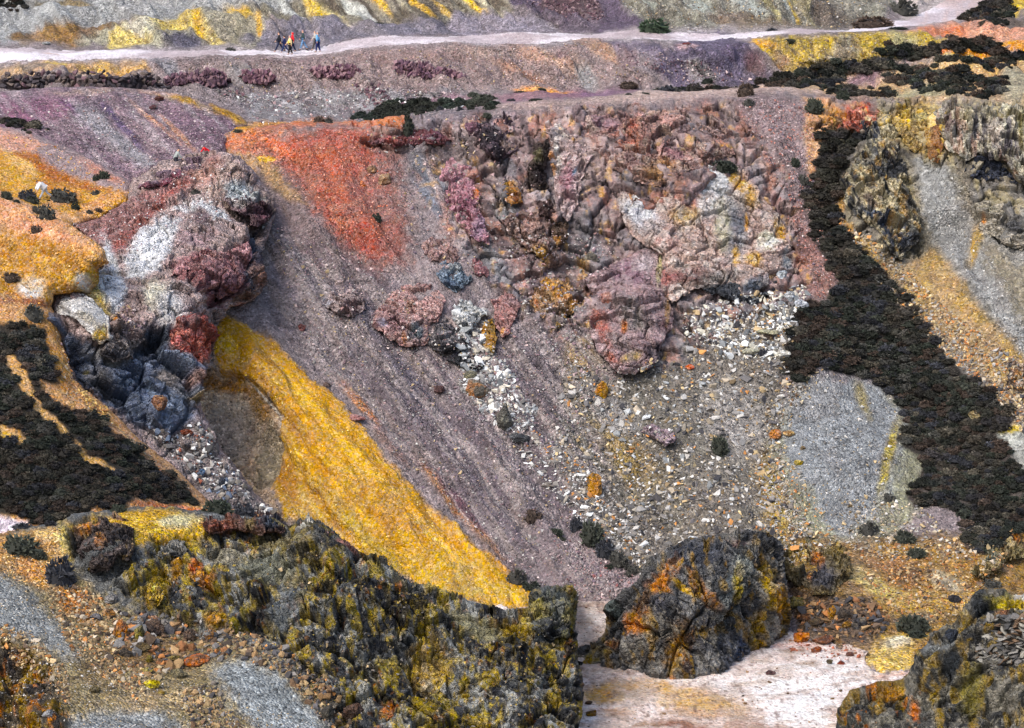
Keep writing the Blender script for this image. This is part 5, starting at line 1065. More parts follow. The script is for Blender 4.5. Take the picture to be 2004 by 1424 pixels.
STONES = [hull_mesh("stone", 13, 100 + k, (1, .8, .62)) for k in range(10)]
SLABS = [hull_mesh("slab", 12, 200 + k, (1, .62, .3)) for k in range(10)]
SMALL = [mesh_arrays(hull_mesh("pebble", 8, 300 + k, (1, .8, .6))) for k in range(8)]
SMALLF = [mesh_arrays(hull_mesh("flake", 8, 400 + k, (1, .6, .3))) for k in range(8)]
def basis(N, n, tilt, rg_):
    """random frames whose third axis is about N"""
    N = N + rg_.normal(size=(n, 3)) * tilt
    N /= np.linalg.norm(N, axis=1, keepdims=True)
    t = rg_.normal(size=(n, 3)); t -= (t * N).sum(1, keepdims=True) * N; t /= np.linalg.norm(t, axis=1, keepdims=True)
    return np.stack([t, np.cross(N, t), N], -1)          # columns
def in_poly(pts, n, rg_):
    q = np.asarray(pts, float); out = []
    tot = 0
    while tot < n:
        c = rg_.random((n * 2 + 50, 2)) * np.ptp(q, axis=0) + q.min(0)
        d, _, _ = sdf_poly(c[:, 0], c[:, 1], pts)
        c = c[d < 0]; out.append(c); tot += len(c)
    return np.concatenate(out)[:n]
PART_COUNT = {}
def scree(layer, pts, n, smin, smax, palette, flat=False, power=2.4, singles=0, single_px=9, tilt=.3, seed=0, sink=.25, jitter=.18):
    """loose stones in an outline on a sheet: the largest are stones one by one, the rest one heap"""
    rg_ = np.random.default_rng(1000 + seed)
    uv = in_poly(pts, n, rg_)
    P, N = at(uv[:, 0], uv[:, 1])
    ok = np.isfinite(P[:, 1])
    if layer is not None:
        own, _ = layer.look(uv[:, 0], uv[:, 1]); ok &= np.isfinite(own[:, 1]) & (np.abs(own[:, 1] - P[:, 1]) < 6)
    uv, P, N = uv[ok], P[ok], N[ok]; n = len(uv)
    px = smin * (1 - rg_.random(n) * (1 - (smin / smax) ** power)) ** (-1 / power)
    size = px * P[:, 1] / FPX / 2
    B = basis(N, n, tilt, rg_)
    pal = np.array([lin(c) for c in palette]); col = pal[rg_.integers(0, len(pal), n)] * (1 + (rg_.random((n, 1)) - .5) * 2 * jitter * 2)
    col = np.clip(col * GAIN, .01, .85)
    P = P + N * (size * (.6 if not flat else .3) * (1 - sink * 2))[:, None]
    order = np.argsort(-px)
    left = singles
    cnt = PART_COUNT.get(layer.obj.name, 0)
    left = max(0, min(left, 300 - cnt, int((px > single_px).sum())))
    PART_COUNT[layer.obj.name] = cnt + left
    shapes = SLABS if flat else STONES
    for i in order[:left]:
        o = bpy.data.objects.new("stone", shapes[rg_.integers(len(shapes))])
        M = Matrix([[*(B[i][r_] * size[i]), P[i][r_]] for r_ in range(3)] + [[0, 0, 0, 1]])
        o.matrix_world = M
        o.color = (*col[i], 1)
        put(o, parent=layer.obj)
    rest = order[left:]
    Vs, Fs, Cs, off = [], [], [], 0
    tm = SMALLF if flat else SMALL
    which = rg_.integers(0, len(tm), n)
    for k in range(len(tm)):
        idx = rest[which[rest] == k]
        if not len(idx): continue
        V, F = tm[k]
        W = np.einsum('nij,vj->nvi', B[idx], V) * size[idx][:, None, None] + P[idx][:, None, :]
        Vs.append(W.reshape(-1, 3)); Fs.append((F[None] + (np.arange(len(idx)) * len(V))[:, None, None]).reshape(-1, 3) + off)
        Cs.append(np.repeat(np.concatenate([col[idx], np.ones((len(idx), 1))], 1), len(V), 0)); off += len(idx) * len(V)
    HEAPS.setdefault(layer.obj.name, (layer.obj, [], [], []))
    h_ = HEAPS[layer.obj.name]; base_ = sum(len(v) for v in h_[1])
    if Vs:
        h_[1].append(np.concatenate(Vs)); h_[2].append(np.concatenate(Fs) + base_); h_[3].append(np.concatenate(Cs))
HEAPS = {}
def close_heaps():
    for nm, (ob, V, F, C) in HEAPS.items():
        if V: put(bpy.data.objects.new("scree", mesh_np("scree", np.concatenate(V), np.concatenate(F), np.concatenate(C), False, M_RUBBLE)), parent=ob, kind="stuff")

GREY = [(150, 148, 146), (120, 118, 116), (176, 174, 170), (96, 94, 94), (140, 134, 124), (190, 188, 184)]
WHITE = [(206, 208, 208), (222, 222, 218), (176, 180, 182), (140, 144, 146), (100, 104, 108), (196, 190, 176)]
TAN = [(166, 146, 112), (140, 120, 88), (190, 170, 130), (120, 104, 80), (150, 140, 124), (176, 164, 146)]
ORNG = [(184, 130, 76), (166, 112, 66), (140, 98, 66), (192, 150, 100)]
BRN = [(110, 88, 68), (86, 72, 60), (136, 108, 76), (70, 62, 56), (150, 124, 90)]
MAUVE = [(150, 128, 130), (120, 100, 106), (172, 152, 150), (104, 92, 104), (140, 112, 110), (186, 172, 170)]
DARK = [(80, 78, 80), (60, 60, 64), (104, 98, 92), (124, 120, 116)]
MAROON = [(100, 74, 82), (84, 62, 72), (124, 96, 100), (70, 56, 64)]
# big pieces first (they take the single places)
scree(H, [(885, 600), (955, 610), (950, 680), (1000, 720), (1020, 770), (1052, 800), (1040, 850), (985, 850), (930, 800), (895, 760), (905, 700)], 1000, 6, 30, WHITE + GREY[:2], power=1.9, singles=90, flat=True, tilt=.6, seed=1)
scree(H, RUB, 5200, 5, 26, GREY + GREY + TAN + DARK + DARK + WHITE[2:4] + ORNG[:1], power=1.95, singles=110, flat=True, tilt=.5, seed=2)
scree(H, [(1330, 600), (1440, 580), (1570, 560), (1580, 600), (1540, 660), (1530, 720), (1400, 700), (1340, 640)], 900, 6, 28, WHITE + TAN[:1] + [(206, 204, 190)], power=2.2, singles=60, flat=True, tilt=.5, seed=3)
scree(H, [(990, 840), (1060, 850), (1150, 920), (1260, 1030), (1270, 1110), (1200, 1080), (1120, 1000), (1040, 920)], 1100, 5, 26, DARK + GREY + WHITE[:2] + ORNG[:1], power=2.3, singles=40, flat=True, tilt=.5, seed=4)
scree(H, [(1555, 1165), (1650, 1175), (1745, 1195), (1735, 1240), (1690, 1262), (1570, 1245)], 320, 7, 30, BRN + DARK[:2] + ORNG[1:3], power=2.0, seed=5, singles=0)
scree(H, [(1680, 1080), (1900, 1040), (1990, 1100), (1860, 1220), (1800, 1230), (1740, 1190), (1690, 1140)], 1500, 4, 16, BRN + TAN + ORNG, power=2.6, seed=6)
scree(H, [(1650, 980), (1790, 980), (1880, 1060), (1900, 1100), (1700, 1100), (1640, 1060)], 700, 4, 15, TAN + GREY, power=2.6, seed=7)
scree(H, [(1640, 430), (1700, 460), (1800, 560), (1900, 640), (2010, 720), (2010, 850), (1900, 740), (1780, 620), (1700, 540)], 2200, 4, 14, TAN + ORNG[:2] + GREY[:2] + BRN[:2], power=2.5, seed=8)
scree(H, [(1900, 740), (2010, 760), (2010, 860), (1960, 810)], 260, 5, 18, DARK + TAN, power=2.2, seed=9)
scree(H, [(1490, 880), (1560, 900), (1640, 1060), (1560, 1110), (1480, 1050)], 700, 4, 16, TAN + ORNG + GREY, power=2.4, seed=10, flat=True, tilt=.5)
scree(H, [(440, 175), (600, 165), (830, 170), (960, 190), (940, 205), (740, 232), (500, 238), (470, 205)], 900, 3, 12, GREY + WHITE[:2] + MAUVE, power=2.6, seed=11, tilt=.5)
scree(H, [(690, 160), (740, 160), (780, 200), (740, 206)], 60, 6, 14, MAROON, seed=12, tilt=.6); scree(H, [(420, 160), (480, 168), (476, 190), (430, 190)], 60, 5, 13, MAROON + DARK, seed=13, tilt=.6)
scree(H, [(810, 178), (880, 182), (870, 196), (820, 194)], 50, 4, 11, DARK, seed=14, tilt=.6)
scree(H, [(1030, 0), (1170, 0), (1190, 44), (1100, 34)], 260, 4, 11, MAROON + MAUVE[:2], seed=15, tilt=.5)
scree(H, [(1180, 90), (1260, 90), (1480, 150), (1340, 165)], 260, 3, 10, MAUVE + MAROON[:2], seed=16, tilt=.5)
scree(H, [(520, 420), (700, 500), (900, 650), (1130, 640), (1200, 760), (1100, 900), (1200, 1170), (1100, 1180), (800, 940), (600, 690)], 5200, 2.4, 11, MAUVE + GREY[:3] + TAN[:1], power=2.8, seed=17)
scree(H, [(980, 480), (1180, 440), (1210, 500), (1150, 560), (1160, 680), (1240, 740), (1120, 740), (1030, 620)], 1000, 3, 12, MAUVE + GREY, power=2.6, seed=18)
scree(H, [(1440, 210), (1590, 200), (1600, 420), (1640, 560), (1600, 600), (1540, 430)], 1500, 2.5, 9, MAUVE + [(186, 130, 116), (160, 104, 94)], power=2.8, seed=19)
scree(H, [(500, 300), (640, 250), (730, 260), (780, 480), (720, 520), (620, 400)], 900, 2.2, 6, [(196, 120, 90), (176, 96, 74), (210, 160, 140), (150, 84, 70)], seed=20)
scree(H, CONE, 900, 2.5, 14, GREY + TAN[:1] + DARK[2:], power=2.4, seed=21)
scree(H, [(1500, 780), (1560, 740), (1620, 725), (1560, 800), (1530, 900), (1560, 1000), (1640, 1070), (1560, 1080), (1490, 960)], 700, 4, 16, TAN + GREY + BRN[:2], power=2.3, seed=48)
scree(H, YEL, 1200, 2.2, 5, [(226, 176, 60), (190, 140, 30), (236, 206, 130), (170, 124, 20)], seed=22)
scree(H, [(300, 115), (1180, 84), (1280, 160), (960, 180), (500, 165)], 1800, 2.2, 7, MAUVE + TAN[:2] + GREY[:2], power=2.6, seed=23)
scree(H, [(1200, 0), (1780, 0), (1690, 52), (1280, 60)], 1100, 2.2, 7, GREY + TAN + BRN[:1], power=2.6, seed=24)
scree(H, [(1480, 74), (1700, 66), (1850, 84), (1700, 120), (1540, 142)], 500, 2.2, 8, TAN + [(206, 176, 80), (120, 100, 70)], power=2.6, seed=25)
scree(H, [(1860, 330), (1900, 420), (2010, 640), (2010, 720), (1930, 610), (1820, 430)], 600, 2.4, 8, GREY, power=2.6, seed=26)
scree(H, [(1080, 1040), (1190, 1090), (1260, 1125), (1250, 1178), (1110, 1178)], 420, 2.6, 10, MAUVE + [(130, 84, 84)], power=2.4, seed=27)
scree(H, [(700, 240), (1000, 230), (1100, 450), (960, 560), (800, 500)], 900, 3, 12, MAUVE + GREY[:2] + TAN[:1], power=2.4, seed=28, tilt=.5)
scree(K, [(280, 832), (330, 850), (400, 820), (440, 888), (500, 965), (556, 1015), (480, 1010), (400, 960)], 620, 5, 22, GREY + WHITE[:2] + DARK + [(150, 90, 70), (110, 124, 146)], power=2.1, singles=60, tilt=.5, seed=29)
scree(K, [(130, 440), (250, 395), (350, 330), (430, 310), (500, 380), (400, 470), (250, 500)], 800, 2.2, 7, MAUVE + WHITE[:2], seed=30)
scree(K, [(225, 590), (260, 600), (290, 640), (240, 650)], 90, 4, 12, MAUVE + TAN[:1], seed=31)
scree(MA, [(0, 190), (240, 175), (470, 240), (430, 290), (250, 345), (0, 290)], 1600, 2.2, 8, MAUVE + GREY[:3], power=2.7, seed=32)
scree(MB_, [(0, 250), (100, 280), (260, 370), (200, 425), (60, 400), (0, 380)], 700, 2.2, 6, [(226, 180, 90), (190, 130, 60), (214, 170, 140), (160, 100, 50)], seed=33)
scree(Ls, [(0, 380), (130, 440), (210, 500), (215, 600), (0, 620)], 900, 2.2, 6, [(214, 160, 80), (180, 120, 50), (226, 190, 140), (150, 100, 50)], seed=34)
scree(Ls, [(110, 640), (150, 760), (260, 850), (400, 985), (360, 950), (240, 850), (130, 770)], 420, 2.6, 9, TAN + ORNG[:2] + MAUVE[:1], seed=35)
scree(Ls, [(140, 740), (210, 790), (230, 830), (180, 800)], 110, 5, 14, [(206, 176, 110), (190, 150, 80), (150, 110, 70)], seed=36)
scree(Fr, [(220, 1190), (330, 1200), (440, 1240), (460, 1290), (330, 1310), (230, 1270)], 300, 9, 40, BRN + DARK + ORNG[1:3] + GREY[:2], power=1.9, singles=110, seed=37, tilt=.5)
scree(Fr, [(90, 1130), (170, 1150), (240, 1200), (230, 1290), (330, 1310), (270, 1370), (150, 1290), (100, 1200)], 1300, 5, 20, BRN + TAN + ORNG[:2], power=2.4, singles=60, seed=38, tilt=.4)
scree(Fr, [(440, 1220), (560, 1270), (640, 1330), (700, 1424), (640, 1424), (560, 1320), (430, 1280)], 620, 6, 26, BRN + DARK + TAN[:2] + ORNG[:1], power=2.1, singles=60, seed=39, tilt=.5)
scree(Fr, [(350, 1360), (420, 1340), (480, 1424), (380, 1424)], 260, 6, 20, BRN + DARK + TAN[:2], power=2.1, singles=30, seed=40, tilt=.5)
scree(Fr, [(0, 1220), (60, 1240), (130, 1310), (140, 1390), (90, 1330), (0, 1260)], 420, 5, 18, BRN + TAN + ORNG[:1], power=2.2, singles=20, seed=41)
scree(Fr, [(0, 1060), (120, 1060), (160, 1160), (60, 1150), (0, 1120)], 500, 3, 10, [(206, 160, 100), (176, 130, 76), (214, 190, 150)] + BRN[:1], seed=42)
scree(Fr, [(0, 1120), (100, 1190), (170, 1310), (380, 1330), (640, 1424), (0, 1424)], 1800, 2.4, 7, GREY + TAN[:2], power=2.7, seed=43)
scree(Fr, [(560, 1040), (880, 1180), (1130, 1200), (1130, 1420), (700, 1420), (480, 1240), (280, 1160), (330, 1070)], 700, 4, 13, DARK + TAN[:2] + [(150, 130, 60)], seed=44, tilt=.8)
scree(FL, [(1140, 1320), (1540, 1270), (1700, 1270), (1700, 1330), (1600, 1424), (1140, 1424)], 240, 2.4, 10, BRN + [(150, 100, 80)], power=2.0, seed=45, singles=12, single_px=6)
scree(FL, [(1540, 1246), (1690, 1266), (1690, 1290), (1600, 1290), (1520, 1268)], 120, 3, 14, [(170, 104, 80), (140, 84, 64), (120, 90, 70)], power=1.8, seed=46, singles=20, single_px=6)
scree(FL, [(1130, 1180), (1270, 1180), (1200, 1250), (1130, 1280)], 60, 2.4, 7, BRN, seed=47)
close_heaps()

# ---- boulders one can point at
def boulder_mesh(name, seed, base, spots, cuts=7):
    rg_ = np.random.default_rng(seed)
    bm = bmesh.new(); bmesh.ops.create_icosphere(bm, subdivisions=4, radius=1)
    V = np.array([v.co for v in bm.verts])
    for _ in range(cuts + 6):                                # flat broken faces
        n = rg_.normal(size=3); n /= np.linalg.norm(n); d = .55 + .3 * rg_.random()
        e = V @ n - d; V = V - np.where(e > 0, e, 0)[:, None] * n * .92
    q = V * 2.2 + seed
    V = V * (1 + (fbm(q, seed, 4)[:, None] - .5) * .34)
    F1, F2, H_, _ = worley(V * 1.8 + seed, seed)
    V = V * (1 + (H_[:, None] - .5) * .12 - .05 * np.exp(-((F2 - F1)[:, None] / .06) ** 2))
    for v, c in zip(bm.verts, V): v.co = c
    me = bpy.data.meshes.new(name); bm.to_mesh(me); bm.free()
    c = np.tile(lin(base), (len(V), 1))
    for k, sp in enumerate(spots):
        m_ = sstep(.5, .62, fbm(V * 1.7 + 9 * k + seed, seed + k, 3))[:, None]; c = c + (lin(sp) - c) * m_ * .85
    a = me.color_attributes.new("Col", 'FLOAT_COLOR', 'POINT')
    a.data.foreach_set("color", np.concatenate([np.clip(c * GAIN, 0, .85), np.full((len(V), 1), .15)], 1).astype(np.float32).ravel())
    me.materials.append(M_ROCK)
    return me
def boulder(u, v, w, h, base, spots, label, ang=0.0, deep=.8, seed=None, group=None):
    """seen centre (u, v), width and height in the picture"""
    P, N = at([u], [v + h * .32]); P, N = P[0], N[0]
    d = P[1]; sc = d / FPX
    seed = seed or int(u * 3 + v)
    o = bpy.data.objects.new("boulder", boulder_mesh("boulder", seed, base, spots))
    rx, ry, rz = w * .56 * sc, max(w, h) * .5 * deep * sc, h * .56 * sc
    o.matrix_world = Matrix.Translation(Vector(P) + Vector((0, -ry * .2, rz * .45))) @ Matrix.Rotation(math.radians(ang), 4, 'Y') @ Matrix.Rotation(random.uniform(-.3, .3), 4, 'Z') @ Matrix.Diagonal((rx, ry, rz, 1))
    put(o, label=label, cat="boulder", group=group)
    return o
for a_ in [
    (753, 350, 32, 26, (176, 140, 108), [(130, 100, 84), (206, 176, 140)], "tan boulder on the scree beside the red-orange slope, larger of two"),
    (729, 328, 20, 18, (186, 148, 116), [(140, 110, 90)], "smaller tan boulder just above the larger tan one by the red slope"),
    (711, 356, 12, 14, (220, 130, 80), [(196, 100, 60)], "little bright orange boulder at the edge of the red slope"),
    (1154, 501, 28, 20, (140, 134, 120), [(96, 92, 86)], "grey boulder sitting alone on dark scree left of the pink-purple bulge"),
    (695, 823, 36, 15, (196, 150, 144), [(150, 110, 110)], "flat pink boulder lying against the edge of the ochre tip"),
    (1178, 756, 24, 34, (214, 160, 50), [(130, 100, 60), (196, 130, 40)], "upright mustard boulder in scree below the pink-purple bulge"),
    (1162, 942, 34, 50, (222, 160, 60), [(96, 90, 80), (206, 140, 40)], "big orange and black leaning boulder low in the rubble field"),
    (988, 820, 30, 60, (130, 128, 118), [(96, 94, 90)], "long grey slab slanting down the foot of the white block run"),
    (1018, 858, 46, 18, (96, 98, 100), [(70, 72, 76)], "black slate block at the very foot of the white block run"),
    (934, 760, 46, 40, (128, 122, 112), [(96, 90, 84), (176, 120, 80)], "large grey-brown block on the left side of the white block run"),
    (920, 738, 26, 22, (150, 146, 120), [(110, 108, 96)], "olive-grey block at the upper left of the white block run"),
    (862, 764, 30, 16, (112, 84, 82), [(80, 62, 62)], "maroon block on mauve scree left of the white block run"),
    (640, 748, 20, 12, (130, 112, 108), [(100, 84, 84)], "grey-brown stone on the mauve scree near the ochre tip head"),
    (592, 633, 16, 16, (140, 92, 88), [(110, 74, 74)], "reddish boulder alone on grey scree right of the ochre tip head"),
    (1545, 840, 22, 12, (206, 180, 130), [(170, 130, 80)], "pale tan slab at the left margin of the grey gravel cone"),
    (1519, 840, 30, 18, (214, 150, 96), [(176, 120, 76)], "orange-tan block left of the grey gravel cone"),
    (1352, 715, 20, 12, (230, 130, 84), [(196, 100, 70)], "salmon-orange stone in pale scree below the dark undercut"),
    (1470, 690, 34, 14, (206, 204, 180), [(150, 146, 130)], "long cream slab in white scree beside the gorse"),
    (1530, 698, 30, 16, (226, 226, 216), [(190, 186, 176)], "bright white slab touching the edge of the gorse band"),
    (1500, 655, 40, 12, (196, 192, 160), [(140, 136, 120)], "flat yellow-white slab under the white blocks"),
    (1528, 545, 20, 24, (214, 222, 230), [(176, 186, 196)], "white-blue block at the right foot of the striped face"),
    (1565, 600, 26, 20, (214, 220, 226), [(170, 176, 186)], "lowest white-blue block of the spill beside the reddish scree"),
    (1545, 580, 22, 18, (206, 210, 214), [(160, 166, 172)], "middle white block of the spill beside the reddish scree"),
    (1905, 812, 24, 22, (176, 160, 120), [(130, 112, 84)], "tan boulder half buried in the right-hand gorse"),
    (1570, 866, 12, 9, (140, 120, 90), [], "small brown stone alone high on the grey gravel cone"),
    (1562, 898, 18, 12, (206, 180, 80), [(150, 130, 70)], "yellow stone on the lower left of the grey gravel cone"),
    (1858, 384, 0, 0, None, None, None),
    (1567, 1245, 34, 30, (226, 138, 50), [(150, 84, 50), (200, 110, 40)], "bright orange boulder at the edge of the pale floor beside the great boulder"),
    (1612, 1252, 46, 18, (150, 104, 76), [(104, 76, 62)], "long brown boulder right of the bright orange one"),
    (1598, 1268, 24, 14, (170, 104, 70), [(120, 76, 56)], "rust stone on the pale floor below the bright orange boulder"),
    (1662, 1276, 20, 12, (120, 84, 72), [(96, 66, 60)], "dark red stone at the top right of the pale floor"),
    (1625, 1294, 14, 13, (110, 100, 76), [(80, 74, 60)], "grey-olive stone on the pale floor, left of a pair"),
    (1646, 1293, 14, 11, (150, 84, 64), [(110, 64, 54)], "red-brown stone on the pale floor, right of a pair"),
    (1508, 1316, 20, 11, (112, 84, 84), [(84, 64, 66)], "dark purple stone alone on the floor in front of the great boulder"),
    (1629, 1200, 18, 30, (206, 150, 60), [(140, 100, 50)], "upright ochre boulder in the dark rubble behind the orange one"),
    (1655, 1206, 32, 24, (90, 80, 72), [(62, 58, 56)], "dark block behind the upright ochre boulder's right side"),
    (1685, 1222, 32, 34, (84, 84, 88), [(60, 60, 66), (120, 112, 100)], "black-grey boulder at the right end of the dark rubble"),
    (1657, 1224, 24, 16, (170, 130, 64), [(120, 92, 54)], "golden boulder between the ochre one and the black-grey one"),
    (1560, 1180, 44, 22, (110, 100, 66), [(76, 70, 56), (150, 136, 80)], "olive slab leaning in the rubble beside the great boulder"),
    (1600, 1222, 40, 16, (96, 80, 62), [(70, 60, 52)], "brown slanting slab in the middle of the dark rubble"),
    (1575, 1214, 24, 18, (120, 84, 62), [(84, 62, 52)], "reddish-brown block above the bright orange boulder"),
    (1634, 1190, 0, 0, None, None, None),
    (1868, 1172, 26, 16, (60, 58, 62), [(44, 44, 48)], "dark lone boulder on ochre ground above the right-hand cliff"),
    (1862, 1240, 26, 34, (56, 62, 72), [(40, 46, 54)], "blue-black leaf-shaped rock on the left shoulder of the right-hand cliff"),
    (235, 1228, 30, 44, (176, 116, 60), [(96, 76, 64), (206, 140, 60)], "upright rust and grey boulder at the left of the ridge rubble"),
    (300, 1226, 40, 40, (84, 70, 62), [(60, 54, 54), (110, 90, 76)], "big chocolate boulder in the middle of the ridge rubble"),
    (274, 1236, 24, 34, (160, 146, 76), [(120, 112, 84)], "yellow-green upright boulder between the rust and chocolate ones"),
    (267, 1212, 26, 22, (160, 158, 156), [(120, 120, 122), (190, 150, 90)], "pale grey boulder on top of the ridge rubble"),
    (301, 1206, 24, 14, (190, 140, 110), [(140, 104, 84)], "salmon flat boulder above the chocolate one"),
    (372, 1242, 28, 30, (120, 100, 84), [(90, 78, 70)], "round brown boulder right of the ridge rubble"),
    (414, 1242, 30, 34, (104, 106, 112), [(150, 150, 146), (170, 120, 60)], "steel-grey boulder at the right end of the ridge rubble"),
    (384, 1288, 52, 22, (150, 100, 66), [(214, 120, 50), (90, 70, 60)], "long rust-topped boulder lying below the round brown one"),
    (284, 1266, 36, 22, (110, 96, 70), [(80, 72, 60)], "olive-brown boulder under the chocolate one"),
    (246, 1276, 26, 18, (84, 76, 68), [(64, 60, 56)], "dark squat boulder at the lower left of the ridge rubble"),
    (340, 1284, 30, 14, (150, 134, 80), [(110, 96, 66)], "flat mustard-grey boulder left of the long rust-topped one"),
    (292, 1288, 18, 18, (140, 124, 60), [(96, 86, 56)], "small mustard boulder below the olive-brown one"),
    (217, 1168, 28, 22, (150, 148, 146), [(110, 108, 110)], "grey boulder at the top of the left dark scree"),
    (187, 1202, 26, 18, (130, 128, 130), [(96, 94, 98)], "grey lumpy boulder left of a rusty one in the dark scree"),
    (213, 1197, 22, 20, (160, 116, 66), [(96, 78, 62)], "rusty boulder in the dark scree below the grey top one"),
    (299, 1338, 34, 17, (206, 186, 40), [(150, 130, 40)], "bright yellow flat boulder alone on grey gravel"),
    (317, 1354, 18, 10, (170, 150, 80), [(130, 110, 70)], "small dull yellow stone just below the bright yellow one"),
    (288, 1310, 28, 14, (170, 152, 80), [(130, 130, 130)], "yellow and grey split stone above the bright yellow one"),
    (350, 1316, 34, 20, (130, 122, 96), [(96, 92, 80)], "low grey-olive boulder on the gravel below the rust-topped one"),
    (187, 1352, 26, 14, (120, 108, 76), [(90, 80, 62)], "olive stone on the gravel shelf near the left rusty rock"),
    (96, 1406, 22, 18, (176, 178, 180), [(130, 130, 134)], "pale grey stone at the foot of the left rusty rock"),
    (692, 1384, 44, 40, (90, 70, 60), [(60, 52, 52), (120, 90, 80)], "dark maroon boulder at the bottom of the foreground ridge"),
    (758, 1396, 36, 30, (160, 120, 70), [(196, 110, 50), (110, 96, 76)], "orange-fronted boulder right of the dark maroon one"),
    (640, 1392, 30, 34, (84, 80, 72), [(60, 58, 56)], "dark grey boulder left of the dark maroon one"),
    (650, 1372, 26, 14, (130, 124, 112), [(96, 92, 86)], "grey flat stone on the dark rubble at the ridge foot"),
    (424, 1222, 34, 22, (176, 130, 44), [(206, 150, 60), (120, 92, 44)], "golden ledge boulder under the ridge's brown hollow"),
    (1158, 1394, 24, 16, (130, 100, 44), [(96, 74, 44)], "olive-brown stone on the pale floor at the ridge end"),
    (1150, 1372, 18, 10, (90, 70, 56), [], "dark stone on the pale floor above the olive-brown one"),
    (436, 938, 22, 20, (70, 76, 88), [(96, 100, 110)], "blue-black boulder on the talus below the promontory"),
    (396, 924, 14, 14, (110, 140, 176), [(80, 104, 136)], "little blue boulder on the talus below the promontory"),
    (366, 846, 26, 14, (140, 86, 66), [(100, 66, 56)], "rust plank-like boulder at the top of the promontory talus"),
    (306, 792, 30, 34, (150, 112, 90), [(196, 150, 110), (96, 76, 70)], "splintered brown boulder under the blue face of the promontory"),
    (312, 193, 18, 13, (110, 74, 66), [(80, 56, 54)], "maroon boulder on the purple mound, upper of two"),
    (298, 204, 14, 10, (104, 76, 80), [], "small maroon boulder on the purple mound, lower of two"),
    (1345, 78, 16, 6, (150, 84, 84), [], "red flat stone on the round purple spoil heap"),
    (90, 83, 18, 8, (170, 172, 172), [(130, 132, 132)], "pale grey block beside the track at far left"),
]:
    if a_[2]: boulder(*a_)

# ---- old dry stone retaining walls below the track
def stone_wall(label, pts, course, palette, lay, depth=.5, seed=0, upright=False, layer=None, cat="wall", name="stone_wall"):
    """pts: outline of the wall face in the picture; lay = stone length / course height"""
    rg_ = np.random.default_rng(3000 + seed)
    q = np.asarray(pts, float)
    root = bpy.data.objects.new(name, None)
    mid = at([q[:, 0].mean()], [q[:, 1].max() - 2])[0][0]
    root.location = mid
    put(root, label=label, cat=cat)
    # face: a nearly upright surface through the ground along the foot
    us = np.arange(q[:, 0].min() - 4, q[:, 0].max() + 8, 6.0)
    lo, hi = [], []
    for u_ in us:
        vs = []
        for i in range(len(q)):
            a, b = q[i], q[(i + 1) % len(q)]
            uu_ = min(max(u_, q[:, 0].min() + .01), q[:, 0].max() - .01)
            if (a[0] - uu_) * (b[0] - uu_) <= 0 and a[0] != b[0]: vs.append(a[1] + (b[1] - a[1]) * (uu_ - a[0]) / (b[0] - a[0]))
        lo.append(max(vs)); hi.append(min(vs))
    lo, hi = np.array(lo), np.array(hi)
    foot = at(us, lo)[0]; foot = np.where(np.isfinite(foot), foot, np.nanmean(foot, 0))
    dd = blur(foot[:, 1], 3, 0)
    def face(u_, v_):
        d_ = np.interp(u_, us, dd); l_ = np.interp(u_, us, lo)
        return world_at(u_, v_, d_ + .28 * np.maximum(l_ - v_, 0) * d_ / FPX + .05)
    # backing
    bv = []
    for k in range(len(us)):
        for t_ in (0, 1):
            pq = face(us[k], lo[k] + 3 if t_ == 0 else hi[k] + course * 1.1); bv += [pq + np.array([0, .2, 0]), pq + np.array([0, depth + .8, -.5])]
    bv = np.array(bv); bf = []
    for k in range(len(us) - 1):
        a, b = 4 * k, 4 * (k + 1)
        bf += [[a, b, b + 2, a + 2], [a + 2, b + 2, b + 3, a + 3], [a + 1, a + 3, b + 3, b + 1]]
    core = bpy.data.objects.new("wall_core", mesh_np("wall_core", bv - np.array(mid), np.array(bf), np.tile([*lin(palette[0]) * .5, 1], (len(bv), 1)), False, M_RUBBLE))
    put(core, parent=root)
    v_ = q[:, 1].min() + course * .5; n = 0
    shapes = STONES
    while v_ < q[:, 1].max():
        u_ = q[:, 0].min() + rg_.random() * course
        while u_ < q[:, 0].max():
            w_ = course * lay * (.5 + 1.0 * rg_.random())
            uc = u_ + w_ / 2; vc = v_ + (rg_.random() - .5) * course * .9
            d, _, _ = sdf_poly(np.array([uc]), np.array([vc]), pts)
            if d[0] < 1.5 and n < 300:
                pq = face(uc, vc); sc = pq[1] / FPX
                hgt = course * (.7 + .9 * rg_.random()) * (1.5 if upright else 1)
                o = bpy.data.objects.new("stone", shapes[rg_.integers(len(shapes))])
                o.matrix_world = Matrix.Translation(Vector(pq) - Vector(mid)) @ Matrix.Rotation(rg_.normal() * .5, 4, 'Y') @ Matrix.Rotation(rg_.normal() * .6, 4, 'Z') @ Matrix.Rotation(rg_.normal() * .3, 4, 'X') @ Matrix.Diagonal((w_ * .62 * sc, .3 + .16 * rg_.random(), hgt * .66 * sc / .62 * .8, 1))
                c = lin(palette[rg_.integers(len(palette))]) * (.7 + .6 * rg_.random()) * GAIN
                o.color = (*np.clip(c, .01, .85), 1)
                put(o, parent=root); n += 1
            u_ += w_ * .96
        v_ += course
    return root
stone_wall("long dark dry stone retaining wall behind the purple mound, far left", [(0, 146), (20, 144), (46, 150), (60, 142), (120, 140), (220, 143), (290, 142), (305, 146), (312, 160), (330, 172), (320, 176), (250, 172), (100, 166), (40, 172), (0, 176)], 7.5, [(92, 82, 82), (74, 68, 72), (112, 100, 94), (104, 82, 88), (60, 56, 60)], 1.35, seed=1)
